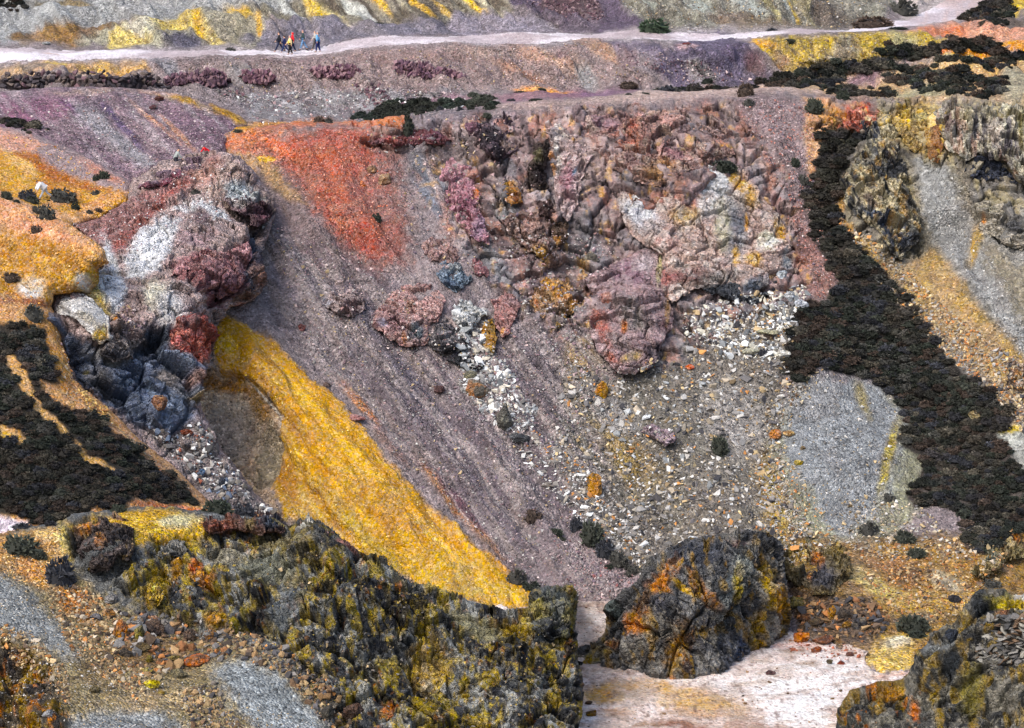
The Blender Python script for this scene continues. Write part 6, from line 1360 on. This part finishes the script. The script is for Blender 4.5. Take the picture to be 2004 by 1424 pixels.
stone_wall("maroon upright-stone wall continuing right from the long dark wall", [(318, 156), (340, 146), (390, 140), (400, 136), (430, 140), (446, 150), (444, 162), (425, 170), (400, 166), (360, 162), (330, 168)], 6.5, [(112, 86, 96), (92, 70, 82), (130, 104, 110), (80, 62, 74)], .9, seed=2, upright=True)
stone_wall("short maroon stone wall in a scooped hollow, left of the pair below the walkers", [(472, 143), (485, 137), (525, 138), (536, 152), (528, 160), (495, 161), (482, 155)], 6, [(118, 88, 98), (96, 70, 84), (134, 106, 112)], .8, seed=3, upright=True)
stone_wall("maroon stone wall in a wide hollow below the two right-hand walkers", [(602, 134), (622, 131), (660, 129), (690, 128), (704, 138), (706, 148), (690, 152), (650, 152), (625, 148)], 6, [(118, 88, 98), (98, 72, 86), (136, 108, 114)], .8, seed=4, upright=True)
stone_wall("maroon tumbled wall stepping down right, above the green gorse bank", [(770, 128), (778, 121), (832, 122), (846, 132), (880, 138), (906, 146), (912, 154), (890, 152), (860, 148), (835, 149), (800, 147), (780, 148)], 6, [(110, 82, 94), (90, 68, 82), (130, 104, 110)], .8, seed=5, upright=True)
# masonry pier on the right cliff
stone_wall("slaty grey masonry pier standing on the right-hand cliff", [(1926, 1206), (1960, 1202), (2010, 1206), (2030, 1300), (1924, 1298), (1904, 1290), (1910, 1270), (1924, 1260)], 5.5, [(120, 118, 114), (96, 94, 92), (140, 138, 130), (80, 80, 80), (104, 86, 70)], 3.2, seed=6, layer=Rc, cat="masonry pier", name="masonry_pier", depth=.4)
# ------------------------------------------------------------------ gorse and heather
def bush_arrays(seed, tufts=110, core=True):
    rg_ = np.random.default_rng(seed)
    lob = rg_.normal(size=(5, 3)); lob[:, 2] = np.abs(lob[:, 2]); lob /= np.linalg.norm(lob, axis=1, keepdims=True)
    V, F, C = [], [], []
    bm = bmesh.new(); bmesh.ops.create_icosphere(bm, subdivisions=2, radius=.8)
    W = np.array([v.co for v in bm.verts]); W *= (.86 + .4 * vnoise(W * 2.2 + seed, seed))[:, None]; W[:, 2] = np.maximum(W[:, 2], -.25)
    F0 = np.array([[v.index for v in f.verts] for f in bm.faces]); bm.free()
    V.append(W); F.append(F0); C.append(np.tile([.55, .55, .55], (len(W), 1)))
    n = tufts
    d = rg_.normal(size=(n, 3)); d[:, 2] = np.abs(d[:, 2]) * 1.1 - .15; d /= np.linalg.norm(d, axis=1, keepdims=True)
    r_ = .8 + .34 * np.max(d @ lob.T, 1) ** 3 - .12 + .1 * rg_.random(n)
    c = d * r_[:, None]
    B = basis(d, n, .55, rg_)
    s = .13 + .13 * rg_.random(n)
    # a tuft: a leaning three-bladed sprig
    for k in range(3):
        a = 2 * math.pi * k / 3 + rg_.random(n) * 1.2
        side = B[:, :, 0] * np.cos(a)[:, None] + B[:, :, 1] * np.sin(a)[:, None]
        up = B[:, :, 2]
        p0 = c - side * (s * .55)[:, None] - up * (s * .6)[:, None]; p1 = c + side * (s * .55)[:, None] - up * (s * .5)[:, None]; p2 = c + side * (s * (rg_.random(n) - .5))[:, None] + up * (s * 1.1)[:, None]
        o_ = sum(len(x) for x in V)
        V.append(np.stack([p0, p1, p2], 1).reshape(-1, 3)); F.append(np.arange(3 * n).reshape(-1, 3) + o_)
        t_ = .6 + 1.0 * rg_.random(n)
        cc = np.repeat(np.stack([t_, t_, t_], -1), 3, 0); cc[2::3] *= 1.5
        C.append(cc)
    return np.concatenate(V), np.concatenate(F), np.concatenate(C)
BUSH = [bush_arrays(500 + k) for k in range(6)]
GREENS = [lin((58, 62, 54)), lin((72, 72, 68)), lin((48, 54, 46)), lin((78, 66, 58)), lin((56, 58, 64)), lin((40, 44, 40)), lin((84, 80, 70))]
BUSH_ME = []
for k in range(6):
    for g_ in range(2):
        V, F, C = BUSH[k]
        BUSH_ME.append(mesh_np("gorse_bush", V, F, np.concatenate([C * GREENS[(k + g_ * 2) % 5], np.ones((len(V), 1))], 1), False, M_GORSE))
def bush(u, v, w, h, label, green=None, group=None):
    """foot at (u, v); w, h = size in the picture"""
    P, N = at([u], [v - 1]); P = P[0]
    sc = P[1] / FPX
    me = BUSH_ME[random.randrange(12)]
    if green is not None:
        V, F, C = BUSH[2]; me = mesh_np("gorse_bush", V, F, np.concatenate([C * lin(green), np.ones((len(V), 1))], 1), False, M_GORSE)
    o = bpy.data.objects.new("gorse_bush", me)
    o.location = Vector(P) + Vector((0, .1, -.05))
    o.scale = (w * .5 * sc, max(w * .42, h * .6) * sc, h * .92 * sc)
    o.rotation_euler = (0, 0, random.uniform(-.4, .4))
    put(o, label=label, cat="bush", group=group)
for a_ in [
    (624, 239, 24, 13, "small dark bush on the orange rim, left of a close pair"), (642, 238, 18, 12, "smaller dark bush on the orange rim, right of a close pair"),
    (469, 263, 20, 7, "low dark bush on the orange saddle above the promontory"), (1460, 193, 34, 26, "round dark bush alone on the pale rim, upper of two"),
    (1463, 213, 24, 13, "low dark bush just under the round one below the rim"), (1556, 332, 20, 18, "dark bush on mauve scree left of the gorse band, upper of two"),
    (1567, 362, 24, 18, "dark bush on mauve scree left of the gorse band, lower of two"), (736, 438, 22, 16, "small dark bush alone on the red-orange slope"),
    (383, 374, 20, 10, "small dark bush on the promontory below the roof slab"), (190, 353, 16, 13, "small bush on the edge of the upper ochre mound, left of a pair"),
    (203, 352, 24, 17, "rounder bush on the edge of the upper ochre mound, right of a pair"), (188, 380, 22, 9, "low bush on the upper ochre mound below a pair"),
    (14, 384, 24, 17, "bush at the left edge where the ochre mounds meet"), (54, 389, 40, 20, "spreading bush left of the person in white"), (120, 391, 54, 26, "long hedge-like bush right of the person in white"),
    (62, 398, 28, 14, "grey-green bush below the spreading bush and the person in white"), (74, 411, 26, 18, "dark bush above the biggest one on the ochre spur crest"), (91, 424, 34, 30, "biggest round bush on the ochre spur crest"),
    (148, 409, 20, 15, "round bush alone on pale orange ground right of the spur crest"), (174, 418, 16, 9, "tiny low bush near the pink scree edge, left of two"), (191, 414, 18, 8, "tiny low bush near the pink scree edge, right of two"),
    (32, 392, 14, 8, "tiny bush on the spur crest near the left edge"), (69, 449, 28, 14, "dark bush alone on the orange flank of the spur"), (20, 549, 38, 18, "wide dark bush on ochre ground at the left edge"), (64, 624, 42, 30, "dark bush in the shade under the rust ledge at left"),
    (1594, 226, 36, 26, "bush on the gold rocks at the head of the gorse band"), (1632, 232, 18, 15, "small bush between the gold and salmon rocks"), (1650, 196, 30, 20, "dark green bush under the plateau gorse above the salmon rocks"),
    (1283, 66, 66, 26, "dark green bush by the track at the foot of the purple scree"), (1709, 51, 84, 24, "wide dark bush beside the track bend"), (1766, 26, 60, 30, "large dark bush at the top beyond the track bend"),
    (1512, 59, 22, 7, "tiny dark bush on the far side of the track, middle"), (738, 46, 32, 9, "low bush at the foot of the striped far hill"), (450, 94, 22, 8, "low olive bush beside the track left of the walkers"),
    (1691, 268, 34, 44, "dark bush on top of the slanting crag"), (1012, 1140, 40, 28, "dark bush at the foot of the ochre tip, upper"), (1040, 1154, 46, 16, "low spreading bush beside the ridge pinnacle"),
    (1044, 1018, 34, 22, "dark bush alone on the lower mauve scree"), (1090, 1049, 28, 14, "low bush on the lower mauve scree, larger of two"), (1100, 1059, 16, 9, "tiny bush on the lower mauve scree just below the larger"),
    (1160, 1058, 48, 42, "topmost and biggest bush of the line below the rubble field"), (1186, 1080, 44, 32, "second bush from the top in the line below the rubble field"), (1208, 1098, 42, 28, "third bush from the top in the line below the rubble field"), (1238, 1114, 34, 18, "lowest bush in the line below the rubble field"),
    (1128, 1030, 30, 26, "small bush above the line of bushes below the rubble field"), (1190, 1108, 20, 10, "tiny bush left of the lowest bush in the line"), (748, 1100, 18, 16, "small green bush on the ochre tip just behind the ridge crest"),
    (1412, 874, 36, 36, "dark bush alone in the middle of the rubble field"), (120, 1140, 66, 54, "tall dark bush on the gravel left of the rusty outcrop"), (40, 1078, 76, 36, "wide dark bush at the left end of the foreground ridge"), (76, 1092, 40, 22, "small bush right of the wide one at the left end of the ridge"),
    (428, 1004, 60, 30, "dark bush on orange earth at the gorse tip, larger"), (480, 1010, 46, 26, "dark bush right of the larger one at the gorse tip"), (232, 1002, 34, 18, "dark bush on the yellow crest of the foreground ridge"), (45, 1037, 40, 12, "low bush beside the lilac puddle at left"),
    (1790, 1236, 66, 36, "sprawling grey-green bush on the ochre ground at lower right"), (1793, 1256, 40, 16, "small low bush below the sprawling one at lower right"), (1940, 1146, 40, 16, "low dark bush on the right-hand cliff top"),
    (1000, 203, 20, 6, "tiny flat bush at the left edge of the purple terrace"), (1020, 183, 26, 6, "flat bush on the orange edge of the purple terrace, left"), (1061, 177, 18, 8, "round little bush on the orange edge of the purple terrace"), (1230, 173, 40, 13, "wide bush on the far edge of the purple terrace"),
    (1252, 178, 26, 8, "low bush just right of the wide terrace bush"), (1287, 181, 28, 13, "round bush at the right end of the purple terrace"), (1050, 204, 28, 6, "flat bush on the near side of the purple terrace"), (1230, 199, 14, 5, "tiny bush on the pale rim, left of two"), (1265, 197, 18, 5, "tiny bush on the pale rim, right of two"),
    (1548, 84, 28, 9, "low dark bush on the yellow bank below the track"), (1724, 96, 14, 10, "small bush at the left end of the long plateau hedge"), (1757, 64, 40, 7, "flat bush at the brink of the yellow bank"), (960, 222, 26, 16, "dark bush at the right tip of the long gorse bank"), (800, 260, 22, 36, "dark hanging bush below the orange rim beside the gorse bank"),
    (860, 214, 16, 9, "small round bush on the orange earth below the gorse bank, left"), (900, 216, 14, 11, "small round bush on the orange earth below the gorse bank, right"), (696, 222, 14, 8, "tiny bush at the left tip of the long gorse bank"), (955, 238, 20, 10, "small dark tuft at the rim above the purple-black crag"),
    (1505, 590, 0, 0, None), (1790, 800, 0, 0, None), (1418, 330, 56, 22, "straggling dark bush on the grey break above the white striped face"), (1700, 1050, 40, 26, "dark bush in the rubble right of the grey cone, lower"), (1772, 1066, 44, 26, "dark bush in brown rubble under the gorse band"), (1798, 1094, 40, 20, "low bush in brown rubble below another"), (1740, 980, 26, 18, "small bush on the right shoulder of the grey cone"),
    (1500, 668, 24, 14, "small bush among white slabs left of the gorse band"), (1496, 700, 28, 12, "low bush beside the bright white slab"), (1340, 70, 0, 0, None),
]:
    if a_[2]: bush(*a_, **({'green': (56, 70, 54)} if 'green bush by' in a_[4] else {}))

def thicket(label, polys, spacing, size, holes=(), squash=.8, seed=0, tints=GREENS, edge=-2):
    """gorse too dense to count: one mass"""
    rg_ = np.random.default_rng(7000 + seed)
    UV = []
    for pts in polys:
        q = np.asarray(pts, float)
        g = np.stack(np.meshgrid(np.arange(q[:, 0].min(), q[:, 0].max(), spacing[0]), np.arange(q[:, 1].min(), q[:, 1].max(), spacing[1])), -1).reshape(-1, 2)
        g = g + (rg_.random(g.shape) - .5) * np.array(spacing) * 1.1
        d, _, _ = sdf_poly(g[:, 0], g[:, 1], pts); k = (d < edge + 8 * rg_.random(len(d)) ** 3) & (rg_.random(len(d)) < np.where(d > edge - 4, .6, 1.0))
        for h_ in holes:
            d, _, _ = sdf_poly(g[:, 0], g[:, 1], h_); k &= d > 3
        UV.append(g[k])
    UV = np.concatenate(UV); P, N = at(UV[:, 0], UV[:, 1]); ok = np.isfinite(P[:, 1]); UV, P = UV[ok], P[ok]
    tone = .3 + .9 * fbm(UV / 70, 5, 3); warm = sstep(.5, .62, fbm(UV / 55, 9, 3))
    Vs, Fs, Cs, off = [], [], [], 0
    for i in range(len(P)):
        V, F, C = BUSH[rg_.integers(6)]
        a = rg_.random() * 6.28; r_ = size * (.5 + 1.1 * rg_.random() ** 1.6) * P[i, 1] / FPX
        ca, sa = math.cos(a), math.sin(a)
        W = np.stack([V[:, 0] * ca - V[:, 1] * sa, V[:, 0] * sa + V[:, 1] * ca, V[:, 2] * squash], -1) * r_ + P[i]
        Vs.append(W); Fs.append(F + off); off += len(V)
        Cs.append(np.concatenate([C * (tints[rg_.integers(len(tints))] * (1 - .35 * warm[i]) + lin((72, 62, 54)) * .35 * warm[i]) * (.45 + .9 * rg_.random()) * tone[i], np.ones((len(V), 1))], 1))
    o = bpy.data.objects.new("gorse_thicket", mesh_np("gorse_thicket", np.concatenate(Vs), np.concatenate(Fs), np.concatenate(Cs), False, M_GORSE))
    put(o, kind="stuff", label=label, cat="gorse")
thicket("wide band of dark gorse running down the right side of the pit", [GORSE_R], (11.5, 9), 12, squash=.65, seed=1)
thicket("dark gorse covering the lower slope of the left spur", [GORSE_L], (11.5, 9), 12, squash=.65, holes=GORSE_GAP, seed=2)
thicket("flat patches of dark gorse on the upper right plateau", [
    [(1490, 160), (1520, 147), (1560, 150), (1640, 145), (1662, 158), (1640, 172), (1580, 176), (1520, 167)], [(1600, 180), (1640, 168), (1700, 166), (1758, 174), (1740, 183), (1650, 187)],
    [(1546, 143), (1620, 129), (1700, 121), (1740, 119), (1798, 127), (1770, 134), (1700, 136), (1600, 142)], [(1730, 152), (1790, 144), (1850, 150), (1900, 150), (1962, 168), (1966, 188), (1930, 192), (1860, 186), (1800, 172), (1760, 162)],
    [(1726, 99), (1750, 84), (1765, 92), (1840, 94), (1880, 79), (1920, 85), (1968, 99), (1900, 102), (1830, 106), (1780, 109)], [(1800, 136), (1880, 124), (2030, 118), (2030, 128), (1900, 133)], [(1890, 138), (1940, 131), (1985, 152), (1965, 150), (1930, 140)],
    [(1880, 32), (1930, 10), (1960, 6), (1985, 22), (1962, 38), (1972, 56), (1920, 58), (1935, 40)], [(1300, 178), (1400, 167), (1490, 156), (1490, 161), (1400, 173)], [(1690, 140), (1750, 138), (1760, 142), (1700, 146)]], (9, 3.6), 11, squash=.75, seed=3, edge=1)
thicket("long dark green gorse bank on the rim above the orange slope", [[(702, 224), (760, 206), (860, 197), (940, 192), (966, 206), (958, 213), (900, 207), (800, 216), (790, 228), (720, 227)]], (9, 3.6), 11, squash=.75, seed=4, edge=1, tints=[lin((60, 72, 62)), lin((54, 64, 58)), lin((66, 74, 66))])
thicket("low strip of heather on the edge of the purple mound, far left", [[(0, 238), (40, 240), (70, 250), (92, 262), (60, 258), (0, 248)], [(-20, -10), (50, -6), (48, 14), (20, 18), (-20, 16)]], (9, 4), 10, squash=.7, seed=5, edge=1)
# ------------------------------------------------------------------ people
SKIN = (206, 160, 136)
PEOPLE_M = {}
def pm(rgb, rough=.8):
    k = tuple(rgb)
    if k not in PEOPLE_M: PEOPLE_M[k] = plain_material("cloth" if rgb != SKIN else "skin", rgb, rough)
    return PEOPLE_M[k]
def skinned(name, verts, edges, radii, mat, parent, root=0, sub=1):
    me = bpy.data.meshes.new(name); me.from_pydata([tuple(v) for v in verts], edges, [])
    me.materials.append(mat)
    o = bpy.data.objects.new(name, me); put(o, parent=parent)
    md = o.modifiers.new("skin", 'SKIN'); md.use_smooth_shade = True
    sv = me.skin_vertices[0].data
    for i, r_ in enumerate(radii):
        rr = r_ if isinstance(r_, tuple) else (r_, r_)
        sv[i].radius = rr; sv[i].use_root = (i == root)
    ms = o.modifiers.new("smooth", 'SUBSURF'); ms.levels = sub; ms.render_levels = sub
    return o
def person(u, v, height, face, coat, legs, label, hat=None, hood=None, lean=0.0, stride=.3, swing=.35, shoe=(40, 38, 38), coat_len=.1, vest=None, crouch=0.0, hair=(70, 54, 44), bag=None, reach=None, hide=0.0, bulk=1.0):
    """face: heading in degrees, 0 = towards +X, 90 = away; a figure built in its own upright frame, then turned"""
    P, _ = at([u], [v]); P = P[0]
    root = bpy.data.objects.new("person", None)
    root.location = Vector(P) + Vector((0, 0, -hide)); root.rotation_euler = (0, 0, math.radians(face)); root.scale = (height / 1.75,) * 3
    put(root, label=label, cat="person", group="walkers on the gravel track" if v < 110 else None)
    if v >= 110 and "group" in root: del root["group"]
    hipz = .92 - .42 * crouch
    def rot(x, z): return (x * math.cos(lean) + z * math.sin(lean), z * math.cos(lean) - x * math.sin(lean))
    def T(x, y, z):                       # torso frame, above the hips
        a, b = rot(x, z - hipz); return Vector((a, y, b + hipz))
    def leg(s, ang):
        hip = Vector((0, s * .09, hipz)); k = .46; bend = max(0.0, -ang) * .9 + crouch * 1.5
        kn = hip + Vector((math.sin(ang + crouch * 1.0) * k, 0, -math.cos(ang + crouch * 1.0) * k))
        an = kn + Vector((math.sin(ang + crouch - bend) * k * .92, 0, -math.cos(ang + crouch - bend) * k * .92))
        return hip, kn, an
    lh, lk, la = leg(1, stride); rh, rk, ra = leg(-1, -stride)
    low = min(la.z, ra.z) - .07
    up = Vector((0, 0, -low))
    def arm(s, ang):
        sh = T(0, s * .19, 1.42)
        if reach is not None: d1 = Vector((math.sin(reach), s * .1, -math.cos(reach))); d2 = d1
        else: d1 = Vector((math.sin(ang), s * .12, -math.cos(ang))); d2 = Vector((math.sin(ang + .4), s * .02, -math.cos(ang + .4)))
        el = sh + d1 * .28; wr = el + d2 * .25
        return sh, el, wr, d2
    ls, le, lw, ld = arm(1, -swing); rs, re, rw, rd = arm(-1, swing)
    neck, head, crown = T(.01, 0, 1.49), T(.03, 0, 1.60), T(.03, 0, 1.71)
    pel, chest = T(0, 0, hipz + .02), T(0, 0, 1.34)
    waist = T(0, 0, 1.1)
    # the body: one skin from crown to toes, hands with five fingers
    V = [pel, waist, chest, neck, head, crown, T(.115, 0, 1.60), ls, le, lw, rs, re, rw, lh, lk, la, la + Vector((.15, 0, -.03)), rh, rk, ra, ra + Vector((.15, 0, -.03))]
    E = [(0, 1), (1, 2), (2, 3), (3, 4), (4, 5), (4, 6), (2, 7), (7, 8), (8, 9), (2, 10), (10, 11), (11, 12), (0, 13), (13, 14), (14, 15), (15, 16), (0, 17), (17, 18), (18, 19), (19, 20)]
    R = [.12, .115, .13, .055, (.088, .10), .05, .018, .06, .045, .03, .06, .045, .03, .085, .058, .042, .035, .085, .058, .042, .035]
    for w_, d_, s_ in ((lw, ld, 1), (rw, rd, -1)):
        palm = w_ + d_ * .07; V.append(palm); R.append((.036, .02)); pi = len(V) - 1; E.append((9 if s_ == 1 else 12, pi))
        fw = Vector((d_.z, 0, -d_.x)).normalized()
        for k, ln in enumerate((.075, .09, .085, .065)):
            V.append(palm + d_ * ln + fw * (.03 - .02 * k)); R.append(.009); E.append((pi, len(V) - 1))
        V.append(palm + fw * .05 + d_ * .02); R.append(.011); E.append((pi, len(V) - 1))
    skinned("body", [q + up for q in V], E, R, pm(SKIN), root)
    # eyes
    for s_ in (1, -1):
        bm = bmesh.new(); bmesh.ops.create_uvsphere(bm, u_segments=8, v_segments=6, radius=.014, matrix=Matrix.Translation(T(.108, s_ * .035, 1.625) + up))
        me = bpy.data.meshes.new("eye"); bm.to_mesh(me); bm.free(); me.materials.append(pm((40, 34, 32))); put(bpy.data.objects.new("eye", me), parent=root)
    # trousers, coat, shoes, hair or hat
    skinned("trousers", [q + up for q in (pel, lh, lk, la + Vector((0, 0, .04)), rh, rk, ra + Vector((0, 0, .04)))], [(0, 1), (1, 2), (2, 3), (0, 4), (4, 5), (5, 6)], [.15, .11, .082, .07, .11, .082, .07], pm(legs), root)
    hem = T(0, 0, hipz - coat_len)
    skinned("coat", [q + up for q in (hem, pel, waist, chest, T(.005, 0, 1.47), ls, le, lw, rs, re, rw)], [(0, 1), (1, 2), (2, 3), (3, 4), (3, 5), (5, 6), (6, 7), (3, 8), (8, 9), (9, 10)], [tuple(x * bulk for x in (q if isinstance(q, tuple) else (q, q))) for q in ((.17, .20), (.17, .19), (.155, .175), (.16, .19), .085, .09, .07, .055, .09, .07, .055)], pm(coat), root, root=2)
    if vest: skinned("vest", [q + up for q in (T(.02, 0, hipz - .02), T(.02, 0, 1.15), T(.02, 0, 1.3))], [(0, 1), (1, 2)], [(.19, .15), (.19, .155), (.17, .13)], pm(vest), root)
    for a_ in (la, ra): skinned("shoe", [a_ + up + Vector((-.05, 0, -.03)), a_ + up + Vector((.06, 0, -.04)), a_ + up + Vector((.18, 0, -.045))], [(0, 1), (1, 2)], [(.055, .05), (.05, .05), (.04, .03)], pm(shoe), root)
    top = hood or hat or hair
    if hood: skinned("hood", [T(-.03, 0, 1.46) + up, T(-.01, 0, 1.60) + up, T(0, 0, 1.69) + up], [(0, 1), (1, 2)], [.115, (.12, .125), .095], pm(hood), root)
    elif hat: skinned("hat", [T(.02, 0, 1.655) + up, T(.02, 0, 1.73) + up], [(0, 1)], [(.112, .115), .075], pm(hat), root)
    else: skinned("hair", [T(-.04, 0, 1.58) + up, T(-.01, 0, 1.67) + up, T(.02, 0, 1.71) + up], [(0, 1), (1, 2)], [.09, (.108, .11), .08], pm(hair), root)
    if bag: skinned("backpack", [T(-.2, 0, 1.38) + up, T(-.22, 0, 1.15) + up], [(0, 1)], [(.1, .13), (.12, .14)], pm(bag), root)
    return root
person(545, 93, 1.70, 188, (34, 36, 42), (36, 44, 70), "person in a long black coat and cap striding at the left of the group", hat=(70, 66, 66), coat_len=.24, stride=.42)
person(557, 93, 1.42, 184, (30, 40, 90), (36, 50, 96), "shorter person in dark blue jacket just behind the black coat", hair=(50, 36, 32), stride=.36)
person(572, 91, 1.62, 186, (214, 44, 54), (36, 44, 70), "person with a bright red hood half hidden behind the yellow jacket", hood=(224, 40, 54), stride=.2)
person(567, 97, 1.56, 196, (236, 206, 150), (26, 26, 30), "person in yellow jacket and black trousers with a pale pink hat", hat=(226, 180, 184), vest=(236, 180, 40), stride=.18, bag=(40, 36, 36))
person(593, 88, 1.66, 184, (58, 76, 78), (110, 150, 190), "person in dark green jacket and pale blue jeans walking alone in the middle", hat=(196, 150, 150), stride=.3)
person(616, 89, 1.62, 186, (176, 172, 166), (76, 72, 70), "person in pale grey jacket half behind the light blue jacket", hat=(150, 144, 140), stride=.3, shoe=(60, 50, 46))
person(622, 93, 1.66, 150, (112, 176, 230), (34, 44, 96), "person in light blue jacket and navy trousers at the right of the group", hat=(232, 230, 228), stride=.14, coat_len=.04)
person(88, 388, 1.55, 205, (232, 234, 238), (190, 196, 204), "person in white top bending forward among bushes on the ochre mound", hat=(60, 56, 70), lean=.8, stride=.5, reach=.5, bulk=1.5)
person(344, 316, 1.6, 20, (150, 158, 156), (60, 60, 70), "person in dark cap and grey jacket seen behind the promontory's roof slab", hat=(36, 40, 60), hide=.75, stride=.1, lean=.3)
person(411, 298, 1.2, 200, (226, 30, 40), (60, 56, 130), "person in red top and blue trousers crouching low at the orange saddle", hair=(200, 196, 200), crouch=.9, lean=.9, stride=.2, hide=.55)
